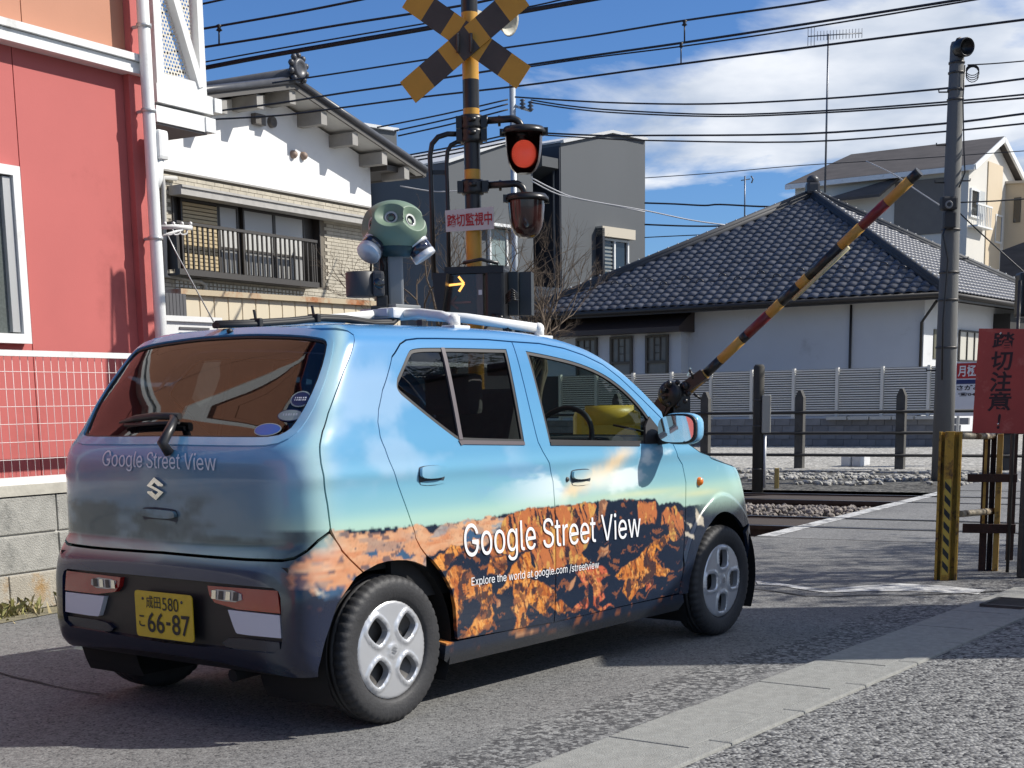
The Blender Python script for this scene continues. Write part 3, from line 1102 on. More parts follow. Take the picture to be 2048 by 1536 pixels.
# tailgate handle, wiper, washer nozzle, stickers
skin('gate_recess_shade', smoothpoly([(-1.165, .752), (-.965, .748), (-.955, .80), (-.975, .812), (-1.155, .816), (-1.170, .80)], 2, -1), m=mat('painted handle shade', (0.03, 0.045, 0.06), .6), parent=gate, g=.05, off=.0012, hem=0, gap=0)  # flat dark sheet; the recess's shade is in its colour
skin('gate_handle', smoothpoly([(-1.160, .778), (-.962, .774), (-.962, .798), (-.978, .806), (-1.150, .810), (-1.164, .80)], 2, -1), m=M_PAINT, printed=True, parent=gate, g=.012, off=.015, hem=.014, gap=0)
skin('gate_scoop', smoothpoly([(-1.145, .752), (-.975, .749), (-.966, .768), (-1.156, .772)], 2, -1), m=M_PAINT, printed=True, parent=gate, g=.012, off=.002, hem=0, gap=0)
mb = MB()
wp = [tailpt(-.985, 1.012, .01), tailpt(-.985, 1.030, .05), tailpt(-1.0, 1.075, .045), tailpt(-1.03, 1.112, .035), tailpt(-1.06, 1.128, .03)]
mb.tube(wp, [.020, .021, .018, .015, .011], 10)
mb.build('wiper_arm', mat('satin black metal', (.02, .02, .022), .35), gate)
mb = MB()
mb.tube([tailpt(-1.02, 1.133, .024), tailpt(-1.18, 1.135, .024), tailpt(-1.30, 1.128, .022), tailpt(-1.395, 1.116, .016)], [.013, .014, .013, .005], 8)
mb.tube([tailpt(-1.03, 1.118, .012), tailpt(-1.36, 1.108, .012)], .008, 6)
mb.build('wiper_blade', M_TRIM, gate)
mb = MB()
q = tailpt(-1.03, 1.459, .0)
mb.sphere(q + np.array((-.012, 0, .004)), (.014, .012, .011), 10)
mb.build('washer_nozzle', M_BLACK, gate)


def sticker(name, uc, zc, ru, rz, m, tilt=0.0, parent=gate, off=-.002):
    P = [(uc + ru * math.cos(t) + tilt * rz * math.sin(t), zc + rz * math.sin(t)) for t in np.linspace(0, 2 * math.pi, 28, endpoint=False)]
    return skin(name, P, m=m, parent=parent, g=.05, st=.05, off=off, hem=0, gap=0)


M_NAVYST = mat('navy sticker', srgb(34, 48, 86), .4)
M_BLUEST = mat('blue sticker', srgb(60, 100, 176), .4)
M_PALEST = mat('pale sticker', srgb(150, 164, 160), .4)
s1 = sticker('round_sticker', -.503, 1.203, .034, .028, M_PALEST)
sticker('sticker_face', -.503, 1.203, .029, .024, M_NAVYST, parent=s1, off=-.0012)
s2 = sticker('oval_sticker', -.523, 1.147, .043, .021, M_NAVYST)
sticker('sticker_face', -.523, 1.147, .040, .018, M_PALEST, parent=s2, off=-.0012)
s3 = sticker('oval_sticker', -.585, 1.099, .048, .022, M_PALEST)
sticker('sticker_face', -.585, 1.099, .045, .019, M_BLUEST, parent=s3, off=-.0012)
for st_, (uc, zc, wd, ht) in ((s1, (-.503, 1.203, .040, .012)), (s3, (-.585, 1.099, .06, .010)), (s2, (-.523, 1.149, .05, .006))):
    mb = MB()
    for k in range(6):
        for rwi_ in range(2):
            uu = uc - wd / 2 + wd * (k + .15) / 6
            zz_ = zc - ht / 2 + rwi_ * ht * .62
            a, b = uu, uu + wd / 6 * (.45 + .3 * ((k * 7 + rwi_ * 3) % 3) / 2)
            mb.quad(*[tailpt(x_, y_, -.0004) for x_, y_ in ((a, zz_), (b, zz_), (b, zz_ + ht * .4), (a, zz_ + ht * .4))])
    mb.build('sticker_print', mat('sticker white ink', (.7, .72, .75), .4), st_)

# lettering on the tailgate and the doors
M_INK = mat('white vinyl lettering', (0.84, 0.85, 0.86), 0.3)
M_INKG = mat('grey white lettering', (0.62, 0.68, 0.74), 0.3)
lettering('lettering', 'Google Street View', lambda a, b: on_body(np.array([-1.389 + a * .652]), np.array([.947 - .008 * a + b * .074]), .0050)[0], M_INKG, gate, font=SANS)
lettering('lettering', 'Google Street View', lambda a, b: on_body(np.array([.400 + a * 1.262]), np.array([.552 - .018 * a + b * .168 - .022 * a * b]), .0045)[0], M_INK, car, font=SANS)
lettering('lettering', 'Explore the world at google.com /streetview', lambda a, b: on_body(np.array([.440 + a * .885]), np.array([.464 - .018 * a + b * .042]), .0030)[0], M_INK, car, font=SANS)
# chrome S badge
BG = [(-.30, .08), (-.05, .42), (.02, .50), (.50, .10), (.18, .08), (-.10, .33), (-.28, .10), (.38, -.22)]
badge = [(0.0, .50), (.12, .36), (-.10, .20), (.50, -.20), (.26, -.36), (.02, -.50), (-.40, -.22), (-.48, -.14), (-.30, -.16), (.00, -.36), (.14, -.22), (-.50, .20)]
badge = [(-.5, .12), (-.02, .5), (.5, .20), (.48, .12), (.20, .12), (-.02, .27), (-.20, .14), (.5, -.14), (.02, -.5), (-.5, -.20), (-.48, -.12), (-.20, -.12), (.02, -.27), (.20, -.14)]
sb = [(-1.071 + p[0] * .098, .884 + p[1] * .084) for p in badge]
skin('badge', sb, m=M_CHROME, parent=gate, g=.05, st=.05, off=.010, hem=.010, gap=0)

# rear bumper
RC = [(UC, .553), (-.8312, .553), (-.6491, .551), (-.535, .5505), (-.520, .541), (-.514, .52), (-.508, .38), (-.512, .345), (-.535, .325), (UC, .312)]
rec = RC + mir(RC)[1:-1]
BP = [(UC, .645)] + [(u, z - .005) for u, z in HATCH_BOT[::-1]] + [(-.3725, .740)] + BUMP_SEAM[1:] + ARCH_R[:i_seam][::-1] + [(-.50, .232), (-.75, .258), (UC, .262)]
bump = BP + mir(BP)[1:-1]
bumper = skin('rear_bumper', bump, [rec], m=M_PAINT, printed=True, g=.013, st=.010, hem=.03)
skin('bumper_recess', inset(resample(ccw(rec), .02), -.004), m=M_BLACK, parent=bumper, g=.04, off=-.026, hem=0, gap=0)
skin('bumper_valance', [(-1.60, .215), (-.50, .215), (-.51, .27), (-.75, .272), (-1.35, .272), (-1.59, .27)], m=M_BLACK, parent=bumper, g=.05, off=-.02, hem=.02, gap=0)
M_RED = mat('red lens', (0.34, 0.010, 0.010), .12, coat=1.0)
M_CLEAR = mat('clear lens over reflector', (0.34, 0.33, 0.34), .10, metal=.35, coat=1.0)
LAMP = [(-.800, .541), (-.524, .545), (-.515, .466), (-.668, .466), (-.766, .482), (-.79, .505)]
CLR = [(-.782, .531), (-.648, .533), (-.643, .491), (-.752, .491), (-.770, .505)]
REFL = [(-.706, .4605), (-.517, .4595), (-.512, .379), (-.664, .376), (-.676, .384)]
for left in (False, True):
    g_ = (lambda P: mir(P)) if left else (lambda P: P)
    lamp = skin('tail_lamp', g_(LAMP), m=M_RED, parent=bumper, g=.04, off=-.006, hem=.022, gap=0)
    skin('reversing_lens', smoothpoly(g_(CLR), 1, -1), m=M_CLEAR, parent=lamp, g=.04, off=-.002, hem=.006, gap=0)
    for k in range(4):
        a = -.775 + k * .032
        skin('lamp_facet', g_([(a, .496), (a + .020, .496), (a + .022, .527), (a + .004, .527)]), m=(M_CHROME, M_STEEL, M_CHROME, M_STEEL)[k], parent=lamp, g=.05, off=.0005, hem=0, gap=0)
    skin('reflector_panel', smoothpoly(g_(REFL), 1, .1), m=M_WHITEP, parent=bumper, g=.04, off=-.006, hem=.02, gap=0)
    skin('lower_bumper_corner', smoothpoly(g_([(-.74, .335), (-.70, .362), (-.52, .362), (-.517, .312), (-.72, .318)]), 1, .1), m=M_PAINT, printed=True, parent=bumper, g=.03, off=-.010, hem=.02, gap=0)

# number plate
plate = MB()
PX = -.492
pp = smoothpoly([(-.184, .3265), (.146, .3265), (.146, .5015), (-.184, .5015)], 0)
pr = []
for cx_, cz_, a0 in ((-.170, .3405, 180), (.132, .3405, 270), (.132, .4875, 0), (-.170, .4875, 90)):
    pr += [(cx_ + .014 * math.cos(math.radians(a0 + t)), cz_ + .014 * math.sin(math.radians(a0 + t))) for t in (0, 30, 60, 90)]
plate.prism([(PX, p[0], p[1]) for p in pr], (.004, 0, 0))
M_YEL = mat('yellow number plate', (0.60, 0.42, 0.02), .35, var=.08, vscale=30)
plate_o = plate.build('number_plate', M_YEL, car)
M_PINK = mat('plate black paint', (0.012, 0.012, 0.014), .5)


def platefn(y0, y1, z0, z1):
    return lambda a, b: (PX - .0022, y0 + (y1 - y0) * a, z0 + (z1 - z0) * b)


lettering('plate_lettering', '成田', platefn(.078, -.005, .438, .486), M_PINK, plate_o, bold=.006)
lettering('plate_lettering', '580', platefn(-.016, -.108, .434, .484), M_PINK, plate_o)
lettering('plate_lettering', 'こ', platefn(.125, .092, .365, .408), M_PINK, plate_o, bold=.01)
lettering('plate_lettering', '66', platefn(.076, -.022, .346, .424), M_PINK, plate_o, bold=.012)
lettering('plate_lettering', '87', platefn(-.066, -.168, .346, .424), M_PINK, plate_o, bold=.012)
mb = MB()
mb.box((PX - .001, -.044, .386), (.002, .022, .012))
mb.build('plate_lettering', M_PINK, plate_o)
for yy in (.098, -.126):
    mb = MB()
    mb.lathe([(0, .004), (.005, .003), (.006, 0)], (PX, yy, .472), (-1, 0, 0), 10)
    mb.build('plate_screw', M_STEEL, plate_o)

# roof skin, bonnet, windscreen, nose
rail_pts = [(1.45, 1.4315), (1.37, 1.4465), (1.29, 1.4575), (1.2, 1.467), (1.1, 1.474), (.9, 1.480), (.75, 1.482), (.4, 1.479), (.15, 1.476), (-.1, 1.474), (-.30, 1.472), (-.42, 1.472), (-.55, 1.472), (-.7, 1.472), (-.85, 1.472), (UC, 1.472)]
edge = [body(u, z) for u, z in rail_pts]
ring = [np.array(e) for e in edge] + [np.array((e[0], -e[1], e[2])) for e in edge[-2::-1]]
pl = np.array([(p[0], p[1]) for p in ring])
V, F, LP = fill2d(pl, [], .05, .03)
ed = edge_dist(pl, V)
ringp = np.array(ring)
zr = np.array([ringp[np.argsort(((pl - v) ** 2).sum(1))[:2], 2].mean() for v in V])
base_z = np.interp(V[:, 0], [-.1, .4, .75, 1.1, 1.29, 1.45], [1.472, 1.479, 1.482, 1.474, 1.4575, 1.4315])
Zr = np.where(ed < 1e-4, zr, base_z) + .016 * (1 - np.exp(-ed / .12))
cols = wrap_print(np.full(len(V), .5), Zr)
me = bpy.data.meshes.new('roof')
me.from_pydata([(float(a[0]), float(a[1]), float(b)) for a, b in zip(V, Zr)], [], F)
me.polygons.foreach_set('use_smooth', [True] * len(F))
ca_ = me.color_attributes.new('print', 'FLOAT_COLOR', 'POINT')
c4 = np.ones((len(V), 4), np.float32)
c4[:, :3] = cols
ca_.data.foreach_set('color', c4.ravel())
me.materials.append(M_PAINT)
o = bpy.data.objects.new('roof', me)
COL.objects.link(o)
o.parent = car


def loft_sheet(name, right, centre, m, printed=False, n=14, power=2.2):
    """sheet from a right-hand edge to its mirror through a centre line"""
    vs, fs = [], []
    for p, c in zip(right, centre):
        for k in range(2 * n + 1):
            t = (k - n) / n
            a = abs(t) ** power
            vs.append((c[0] + (p[0] - c[0]) * a, p[1] * -t if False else -abs(p[1]) * (-t) * -1 * -1 if False else abs(p[1]) * t, c[2] + (p[2] - c[2]) * a))
    w_ = 2 * n + 1
    for i in range(len(right) - 1):
        for k in range(2 * n):
            fs.append((i * w_ + k, i * w_ + k + 1, (i + 1) * w_ + k + 1, (i + 1) * w_ + k))
    me = bpy.data.meshes.new(name)
    me.from_pydata(vs, [], fs)
    me.polygons.foreach_set('use_smooth', [True] * len(fs))
    me.materials.append(m)
    if printed:
        va = np.array(vs)
        ca_ = me.color_attributes.new('print', 'FLOAT_COLOR', 'POINT')
        c4 = np.ones((len(vs), 4), np.float32)
        c4[:, :3] = wrap_print(np.clip(va[:, 0], .5, 3), np.maximum(va[:, 2], .86) if name == 'bonnet' else va[:, 2])
        ca_.data.foreach_set('color', c4.ravel())
    me.update()
    o = bpy.data.objects.new(name, me)
    COL.objects.link(o)
    o.parent = car
    return o


er = [body(u, z) for u, z in [(1.44, 1.431), (1.555, 1.378), (1.668, 1.318), (1.795, 1.2297), (1.935, 1.128), (2.02, 1.06), (2.09, .99)]]
ec = [(1.50, 0, 1.452), (1.66, 0, 1.392), (1.80, 0, 1.325), (1.96, 0, 1.232), (2.12, 0, 1.132), (2.22, 0, 1.065), (2.30, 0, 1.00)]
loft_sheet('windscreen', er, ec, M_GL)
hr = [body(u, z) for u, z in [(2.0989, .9806), (2.2123, .9300), (2.352, .8970), (2.50, .880), (2.62, .8640), (2.72, .850), (2.80, .838)]]
hc = [(2.29, 0, 1.010), (2.38, 0, .990), (2.50, 0, .962), (2.60, 0, .935), (2.69, 0, .905), (2.75, 0, .875), (2.78, 0, .85)]
loft_sheet('bonnet', hr, hc, M_PAINT, True, power=3.2)
NB = [(2.815, .55), (2.88, .62), (2.885, .70), (2.86, .79), (2.80, .835), (3.5, .80), (3.5, .19), (2.70, .19), (2.74, .24)] + ARCH_F[-1:] + ARCH_F[::-1][1:5]
for mirr in (False, True):
    skin('front_bumper', [(2.80, .835), (3.499, .835), (3.499, .20), (2.80, .20)] + ARCH_F[::-1][0:6] + [(2.815, .55), (2.88, .62), (2.885, .70), (2.86, .79)], m=M_PAINT, printed=True, g=.03, st=.02, mirror=mirr)
mb = MB()
for yy in (-.46, .46):
    mb.tube([(2.19, yy, 1.02), (2.14, yy * .6, 1.06)], .006, 6)
mb.build('front_wiper', M_TRIM, car)

# floor pan and cabin
mb = MB()
mb.box((1.2, 0, .225), (2.9, 1.28, .07))
mb.box((-.30, 0, .32), (.22, 1.14, .10))
mb.box((2.6, 0, .45), (.45, 1.1, .4))
mb.tube([(-.40, -.28, .20), (-.2, -.28, .21), (.2, -.2, .2)], .025, 8)
mb.tube([(0, -.6, .28), (0, .6, .28)], .035, 8)
mb.build('underbody', M_UNDER, car)
mb = MB()
mb.box((.50, 0, .60), (1.9, 1.3, .05))
mb.box((-.25, 0, .78), (.06, 1.2, .35))
mb.box((.05, .0, 1.0), (.06, 1.1, .02))
for yy in (-.66, .66):
    mb.box((.95, yy, .70), (1.8, .03, .5))
mb.box((1.85, 0, .86), (.42, 1.26, .20))
mb.build('cabin_lining', mat('cabin black', (.012, .012, .013), .8), car)


def seat(x, y, back=True):
    mb = MB()
    mb.bbox((x + .22, y, .66), (.50, .46, .16), bev=.05)
    ax = (np.array((math.sin(.32), 0, math.cos(.32))), np.array((0, 1.0, 0)), np.array((-math.cos(.32), 0, math.sin(.32))))
    ax = (ax[0], ax[1], np.cross(ax[0], ax[1]))
    mb.bbox((x - .11, y, .94), (.60, .44, .13), (-ax[0] * -1, ax[1], ax[2]), bev=.05)
    o = mb.build('seat', M_CLOTH, car)
    mb = MB()
    mb.bbox((x - .24, y, 1.215), (.10, .25, .17), bev=.04)
    mb.build('headrest', M_BEIGE if back else M_CLOTH, o)
    return o


seat(1.10, -.32)
seat(1.10, .32)
for yy in (-.3, .3):
    mb = MB()
    mb.bbox((.42, yy, .62), (.45, .56, .14), bev=.05)
    mb.bbox((.17, yy, .82), (.13, .56, .42), bev=.05)
    mb.build('rear_seat', M_CLOTH, car)
mb = MB()
mb.lathe([(.174, -.012), (.188, -.012), (.194, 0), (.188, .012), (.174, .012), (.168, 0), (.174, -.012)], (1.60, -.33, .985), (-.90, 0, .43), 36)
mb.beam((1.60, -.50, .985), (1.60, -.16, .985), .03, .05)
mb.beam((1.60, -.33, .985), (1.57, -.33, .83), .04, .03)
mb.build('steering_wheel', mat('steering wheel vinyl', (.02, .02, .02), .5), car)
mb = MB()
mb.bbox((1.78, -.33, .965), (.22, .36, .10), bev=.04)
mb.build('instrument_hood', mat('cabin black', (.012, .012, .013), .8), car)
mb = MB()
mb.tube([(1.72, -.52, .952), (1.74, -.12, .952)], .012, 8)
mb.tube([(1.70, .05, .95), (1.73, .55, .95)], .02, 8)
mb.build('dashboard_trim', mat('pale dash trim', (.5, .52, .5), .4), car)
mb = MB()
mb.bbox((1.64, 0, 1.335), (.03, .22, .06), bev=.012)
mb.build('inside_mirror', M_BLACK, car)

# rear view mirrors
for mirr in (False, True):
    sg = 1 if mirr else -1
    mb = MB()
    bm = bmesh.new()
    bmesh.ops.create_uvsphere(bm, u_segments=24, v_segments=14, radius=1)
    for v_ in bm.verts:
        x, y, z = v_.co
        x = x if x > 0 else x * .15
        e = lambda t, p: math.copysign(abs(t) ** p, t)
        v_.co = Vector((1.845 + .095 * e(x, .8), sg * (.842 + .0) + .098 * e(y, .62), 1.048 + .072 * e(z, .62)))
    mb.frombm(bm, smooth=True)
    mo = mb.build('door_mirror', M_PAINT, car)
    ca_ = mo.data.color_attributes.new('print', 'FLOAT_COLOR', 'POINT')
    c4 = np.ones((len(mo.data.vertices), 4), np.float32)
    c4[:, :3] = srgb(120, 180, 216)[:3]
    ca_.data.foreach_set('color', c4.ravel())
    mb = MB()
    E_ = []
    for t in np.linspace(0, 2 * math.pi, 28, endpoint=False):
        e = lambda t, p: math.copysign(abs(t) ** p, t)
        E_.append((1.822, sg * .842 + .094 * e(math.cos(t), .62), 1.048 + .068 * e(math.sin(t), .62)))
    mb.prism(E_, (.03, 0, 0))
    mb.build('mirror_housing', M_TRIM, mo)
    mb = MB()
    mb.prism([(1.8005 + .225 * (sg * p[1] - .842) * .88, p[1] * .88 + sg * .842 * .12, p[2] * .88 + 1.048 * .12) for p in E_], (.020, 0, 0))
    mb.build('mirror_glass', mat('mirror glass', (.8, .8, .82), .02, metal=1), mo)
    mb = MB()
    mb.tube([(1.86, sg * .70, 1.0), (1.86, sg * .77, 1.01)], .03, 10)
    mb.build('mirror_stalk', M_TRIM, mo)


# wheels
def wheel(x, y, spin):
    sg = -1 if y < 0 else 1
    root = bpy.data.objects.new('wheel', None)
    COL.objects.link(root)
    root.parent = car
    root.location = (x, y, .2785)
    root['_o'] = (0, 0, 0)
    mb = MB()
    R_, hw = .2785, .078
    seg = 192
    prof = [(.186, .058), (.190, .066), (.200, .072), (.225, .077), (.247, .0765), (.262, .072), (.2705, .064), (.2745, .056)]
    prof += [(.2775, .046), (.2785, .034), (.2785, .031), (.272, .030), (.272, .024), (.2785, .023), (.2785, .004), (.272, .003), (.272, -.003), (.2785, -.004)]
    prof = prof + [(r, -h) for r, h in prof[::-1][4:]]
    base = len(mb.v)
    m_ = len(prof)
    for j in range(seg):
        t = 2 * math.pi * j / seg
        lug = (j % 4) == 0
        for r, h in prof:
            rr = r
            if lug and abs(h) > .03 and r > .2615:
                rr = r - .006
            mb.v.append((rr * math.cos(t), sg * h, rr * math.sin(t)))
    for j in range(seg):
        k = (j + 1) % seg
        for i in range(m_ - 1):
            f = (j * m_ + i, j * m_ + i + 1, k * m_ + i + 1, k * m_ + i)
            mb.f.append(tuple(base + q for q in (f if sg < 0 else f[::-1])))
            mb.mi.append(0)
            mb.sm.append(True)
    mb.build('tyre', M_TYRE, root)
    mb = MB()
    mb.lathe([(0, .02), (.10, .025), (.17, .045), (.183, .060), (.188, .058)], (0, 0, 0), (0, sg, 0), 40)
    mb.lathe([(.0, .030), (.05, .030), (.055, .02)], (0, 0, 0), (0, sg, 0), 20)
    mb.build('wheel_rim', M_STEEL, root)
    # cover: a dished disc with four rounded windows, each with a raised lip
    holes, lips = [], []
    for k in range(4):
        a = spin + k * math.pi / 2
        q = [(.066, -.026), (.066, .026), (.085, .041), (.140, .041), (.156, .030), (.156, -.030), (.140, -.041), (.085, -.041)]
        q = smoothpoly(q, 2, -1)
        holes.append([(p[0] * math.cos(a) - p[1] * math.sin(a), p[0] * math.sin(a) + p[1] * math.cos(a)) for p in q])
    disc = [(.192 * math.cos(t), .192 * math.sin(t)) for t in np.linspace(0, 2 * math.pi, 72, endpoint=False)]
    V, F, LP = fill2d(disc, holes, .009, .007)
    r = np.hypot(V[:, 0], V[:, 1])
    h = .060 + .010 * np.sqrt(np.clip(1 - (r / .192) ** 2, 0, 1)) - .014 * sstep(.180, .193, r)
    dm = np.full(len(V), 9.)
    for hh in holes:
        dm = np.minimum(dm, edge_dist(hh, V))
    h += .0075 * (1 - sstep(.013, .019, dm)) * sstep(-.001, .007, dm)
    h += .004 * (1 - sstep(.030, .033, r)) - .003 * np.exp(-((r - .034) / .003) ** 2)
    vs = [(V[i, 0], sg * h[i], V[i, 1]) for i in range(len(V))]
    fs = [f if sg < 0 else f[::-1] for f in F]
    b0 = len(vs)
    for L in LP:
        k = len(L)
        b = len(vs)
        vs += [(V[i, 0], sg * h[i], V[i, 1]) for i in L] + [(V[i, 0] * (1.0), sg * (h[i] - .028), V[i, 1]) for i in L]
        for i in range(k):
            j = (i + 1) % k
            fs.append((b + i, b + k + i, b + k + j, b + j))
    mb = MB()
    mb.add(vs, fs, 0, True)
    wc = mb.build('wheel_cover', M_SILV, root)
    # small S emblem in the middle
    mb = MB()
    bp_ = [(p[0] * .030, p[1] * .030) for p in badge]
    Vb, Fb, _ = fill2d(bp_, [], .05, .02)
    mb.add([(v[0], sg * .0765, v[1]) for v in Vb], [f if sg < 0 else f[::-1] for f in Fb])
    mb.build('emblem', mat('emblem relief', (.36, .37, .39), .3, metal=.6), wc)
    return root


wheel(0, -.652, math.radians(45))
wheel(2.46, -.652, math.radians(88))
wheel(0, .652, math.radians(20))
wheel(2.46, .652, math.radians(60))

# ================================================================== GROUND, ROAD, TRACKS
TD, TN = azv(120), azv(30)            # along the tracks, across them (away from the viewer)
GE, GM = azv(35.5), azv(125.5)        # along the gutter, across it (to the right)


def tn(t, n, z=0.0):
    w = TD * t + TN * n
    return np.array([w[0], w[1], z])


def em(e, m, z=0.0):
    w = GE * e + GM * m
    return np.array([w[0], w[1], z])


def asphalt(name, dark, light, cell, contrast, bumpd=.004, patch=None, big=.12):
    m = bpy.data.materials.new(name)
    m.use_nodes = True
    n, l = m.node_tree.nodes, m.node_tree.links
    b = n['Principled BSDF']
    b.inputs['Roughness'].default_value = .88
    b.inputs['Specular IOR Level'].default_value = .35
    t = n.new('ShaderNodeTexCoord')
    v = n.new('ShaderNodeTexVoronoi')
    v.inputs['Scale'].default_value = 1 / cell
    v2 = n.new('ShaderNodeTexVoronoi')
    v2.inputs['Scale'].default_value = 1 / (cell * 2.3)
    nz = n.new('ShaderNodeTexNoise')
    nz.inputs['Scale'].default_value = .9
    nz.inputs['Detail'].default_value = 8
    nz.inputs['Roughness'].default_value = .65
    nf = n.new('ShaderNodeTexNoise')
    nf.inputs['Scale'].default_value = 22
    nf.inputs['Detail'].default_value = 4
    for q in (v, v2, nz, nf):
        l.new(t.outputs['Object'], q.inputs['Vector'])
    sx = n.new('ShaderNodeSeparateColor')
    l.new(v.outputs['Color'], sx.inputs[0])

    def M(op, a, b_=None):
        k = n.new('ShaderNodeMath')
        k.operation = op
        for i, w in enumerate((a, b_)):
            if w is None:
                continue
            if isinstance(w, (int, float)):
                k.inputs[i].default_value = w
            else:
                l.new(w, k.inputs[i])
        return k.outputs[0]
    base = M('ADD', M('MULTIPLY', M('SUBTRACT', sx.outputs[0], .5), contrast), .5)
    base = M('ADD', base, M('MULTIPLY', M('SUBTRACT', nz.outputs['Fac'], .5), big * 6))
    base = M('ADD', base, M('MULTIPLY', M('SUBTRACT', nf.outputs['Fac'], .5), .55))
    base = M('SUBTRACT', base, M('MULTIPLY', M('LESS_THAN', sx.outputs[1], .14), contrast * .9))
    if patch:
        d = n.new('ShaderNodeVectorMath')
        d.operation = 'DOT_PRODUCT'
        d.inputs[1].default_value = tuple(GM)
        l.new(t.outputs['Object'], d.inputs[0])
        w = M('ADD', d.outputs['Value'], M('MULTIPLY', M('SUBTRACT', nz.outputs['Fac'], .5), .35))
        mr = n.new('ShaderNodeMapRange')
        mr.inputs[1].default_value, mr.inputs[2].default_value = patch[0], patch[0] + .06
        l.new(w, mr.inputs[0])
        mr2 = n.new('ShaderNodeMapRange')
        mr2.inputs[1].default_value, mr2.inputs[2].default_value = patch[1], patch[1] - .10
        l.new(w, mr2.inputs[0])
        k = M('MULTIPLY', mr.outputs[0], mr2.outputs[0])
        sc = M('ADD', 1.0, M('MULTIPLY', k, patch[2]))
        sx2 = n.new('ShaderNodeSeparateColor')
        l.new(v2.outputs['Color'], sx2.inputs[0])
        base = M('ADD', base, M('MULTIPLY', M('MULTIPLY', M('SUBTRACT', sx2.outputs[0], .62), k), 1.1))
    cr = n.new('ShaderNodeValToRGB')
    cr.color_ramp.elements[0].color = (*dark, 1)
    cr.color_ramp.elements[1].color = (*light, 1)
    l.new(base, cr.inputs[0])
    l.new(cr.outputs[0], b.inputs['Base Color'])
    bp = n.new('ShaderNodeBump')
    bp.inputs['Strength'].default_value = .8
    bp.inputs['Distance'].default_value = bumpd
    l.new(M('SUBTRACT', 1.0, v.outputs['Distance']), bp.inputs['Height'])
    l.new(bp.outputs[0], b.inputs['Normal'])
    return m


M_ASPH = asphalt('worn fine asphalt', (.060, .060, .062), (.30, .30, .29), .0085, .44, .0025, patch=(-3.02, -2.60, .5), big=.10)
M_COARSE = asphalt('coarse open asphalt', (.030, .030, .034), (.36, .36, .345), .015, .85, .010, big=.05)
M_CROSS = asphalt('crossing asphalt', (.075, .075, .078), (.31, .31, .30), .011, .38, .003, big=.14)
M_CONC = mat('worn concrete kerb', (.27, .27, .25), .9, var=.2, vscale=26, bump=.35, bscale=160)
M_GRAVEL = asphalt('white gravel', (.16, .155, .14), (.62, .60, .55), .05, .8, .02, big=.05)
M_SOIL = asphalt('dark soil and grit', (.028, .027, .025), (.17, .165, .15), .06, .9, .03, big=.16)
M_BALLAST = mat('ballast stone', (.24, .21, .185), .9, var=.45, vscale=1.3, per_object=.0)
M_RAIL = mat('rusty rail', (.05, .028, .018), .75, var=.4, vscale=8, bump=.2)
M_RAILTOP = mat('polished rail head', (.34, .33, .32), .28, metal=.9, var=.15)
M_PAINTW = mat('worn white road paint', (.56, .56, .54), .7, var=.18, vscale=20, stain=(.17, .17, .17, 1), sscale=7, samt=.55, bump=.2, bscale=90)
M_SEAM = mat('tar seam', (.018, .018, .02), .8)
M_TIMBER = mat('old dark timber', (.055, .042, .033), .85, var=.35, vscale=5, stretch=(1, 6, 1), bump=.3)

mb = MB()
mb.quad((-400, -300, -.34), (400, -300, -.34), (400, 700, -.34), (-400, 700, -.34))
struct(mb.build('ground', M_SOIL))
mb = MB()
P_ = [tn(-110, -90), tn(110, -90), tn(110, 11.9), tn(-110, 11.9)]
mb.add(P_ + [p - np.array((0, 0, .34)) for p in P_], [(0, 1, 2, 3), (2, 6, 7, 3), (1, 5, 6, 2)])
struct(mb.build('road', M_ASPH))
mb = MB()
P_ = [tn(-4.43, 11.903), tn(4.6, 11.903), tn(4.6, 18.6), tn(-4.43, 18.6)]
mb.add([p + np.array((0, 0, .002)) for p in P_] + [p - np.array((0, 0, .34)) for p in P_], [(0, 1, 2, 3), (0, 3, 7, 4), (1, 5, 6, 2), (2, 6, 7, 3)])
struct(mb.build('crossing_road', M_CROSS))
mb = MB()
P_ = [tn(-4.43, 18.603), tn(4.6, 18.603), tn(4.6, 60), tn(-4.43, 60)]
mb.add([p + np.array((0, 0, .006)) for p in P_], [(0, 1, 2, 3)])
struct(mb.build('far_road', M_CROSS))
mb = MB()
for t0, t1 in ((-110, -4.432), (4.602, 110)):
    P_ = [tn(t0, 18.6), tn(t1, 18.6), tn(t1, 23.2), tn(t0, 23.2)]
    mb.add([p - np.array((0, 0, .03)) for p in P_], [(0, 1, 2, 3)])
struct(mb.build('trackside_ground', M_SOIL))
mb = MB()
P_ = [tn(-110, 23.2), tn(110, 23.2), tn(110, 300), tn(-110, 300)]
mb.add(P_ + [p - np.array((0, 0, .34)) for p in P_], [(0, 1, 2, 3), (0, 4, 5, 1)])
struct(mb.build('gravel_lot', M_GRAVEL))
# ballast bed below rail level
mb = MB()
for t0, t1 in ((-110, -4.44), (4.61, 110)):
    mb.add([tn(t0, 11.91, -.16), tn(t1, 11.91, -.16), tn(t1, 18.59, -.16), tn(t0, 18.59, -.16)], [(0, 1, 2, 3)])
struct(mb.build('track_bed', M_SOIL))

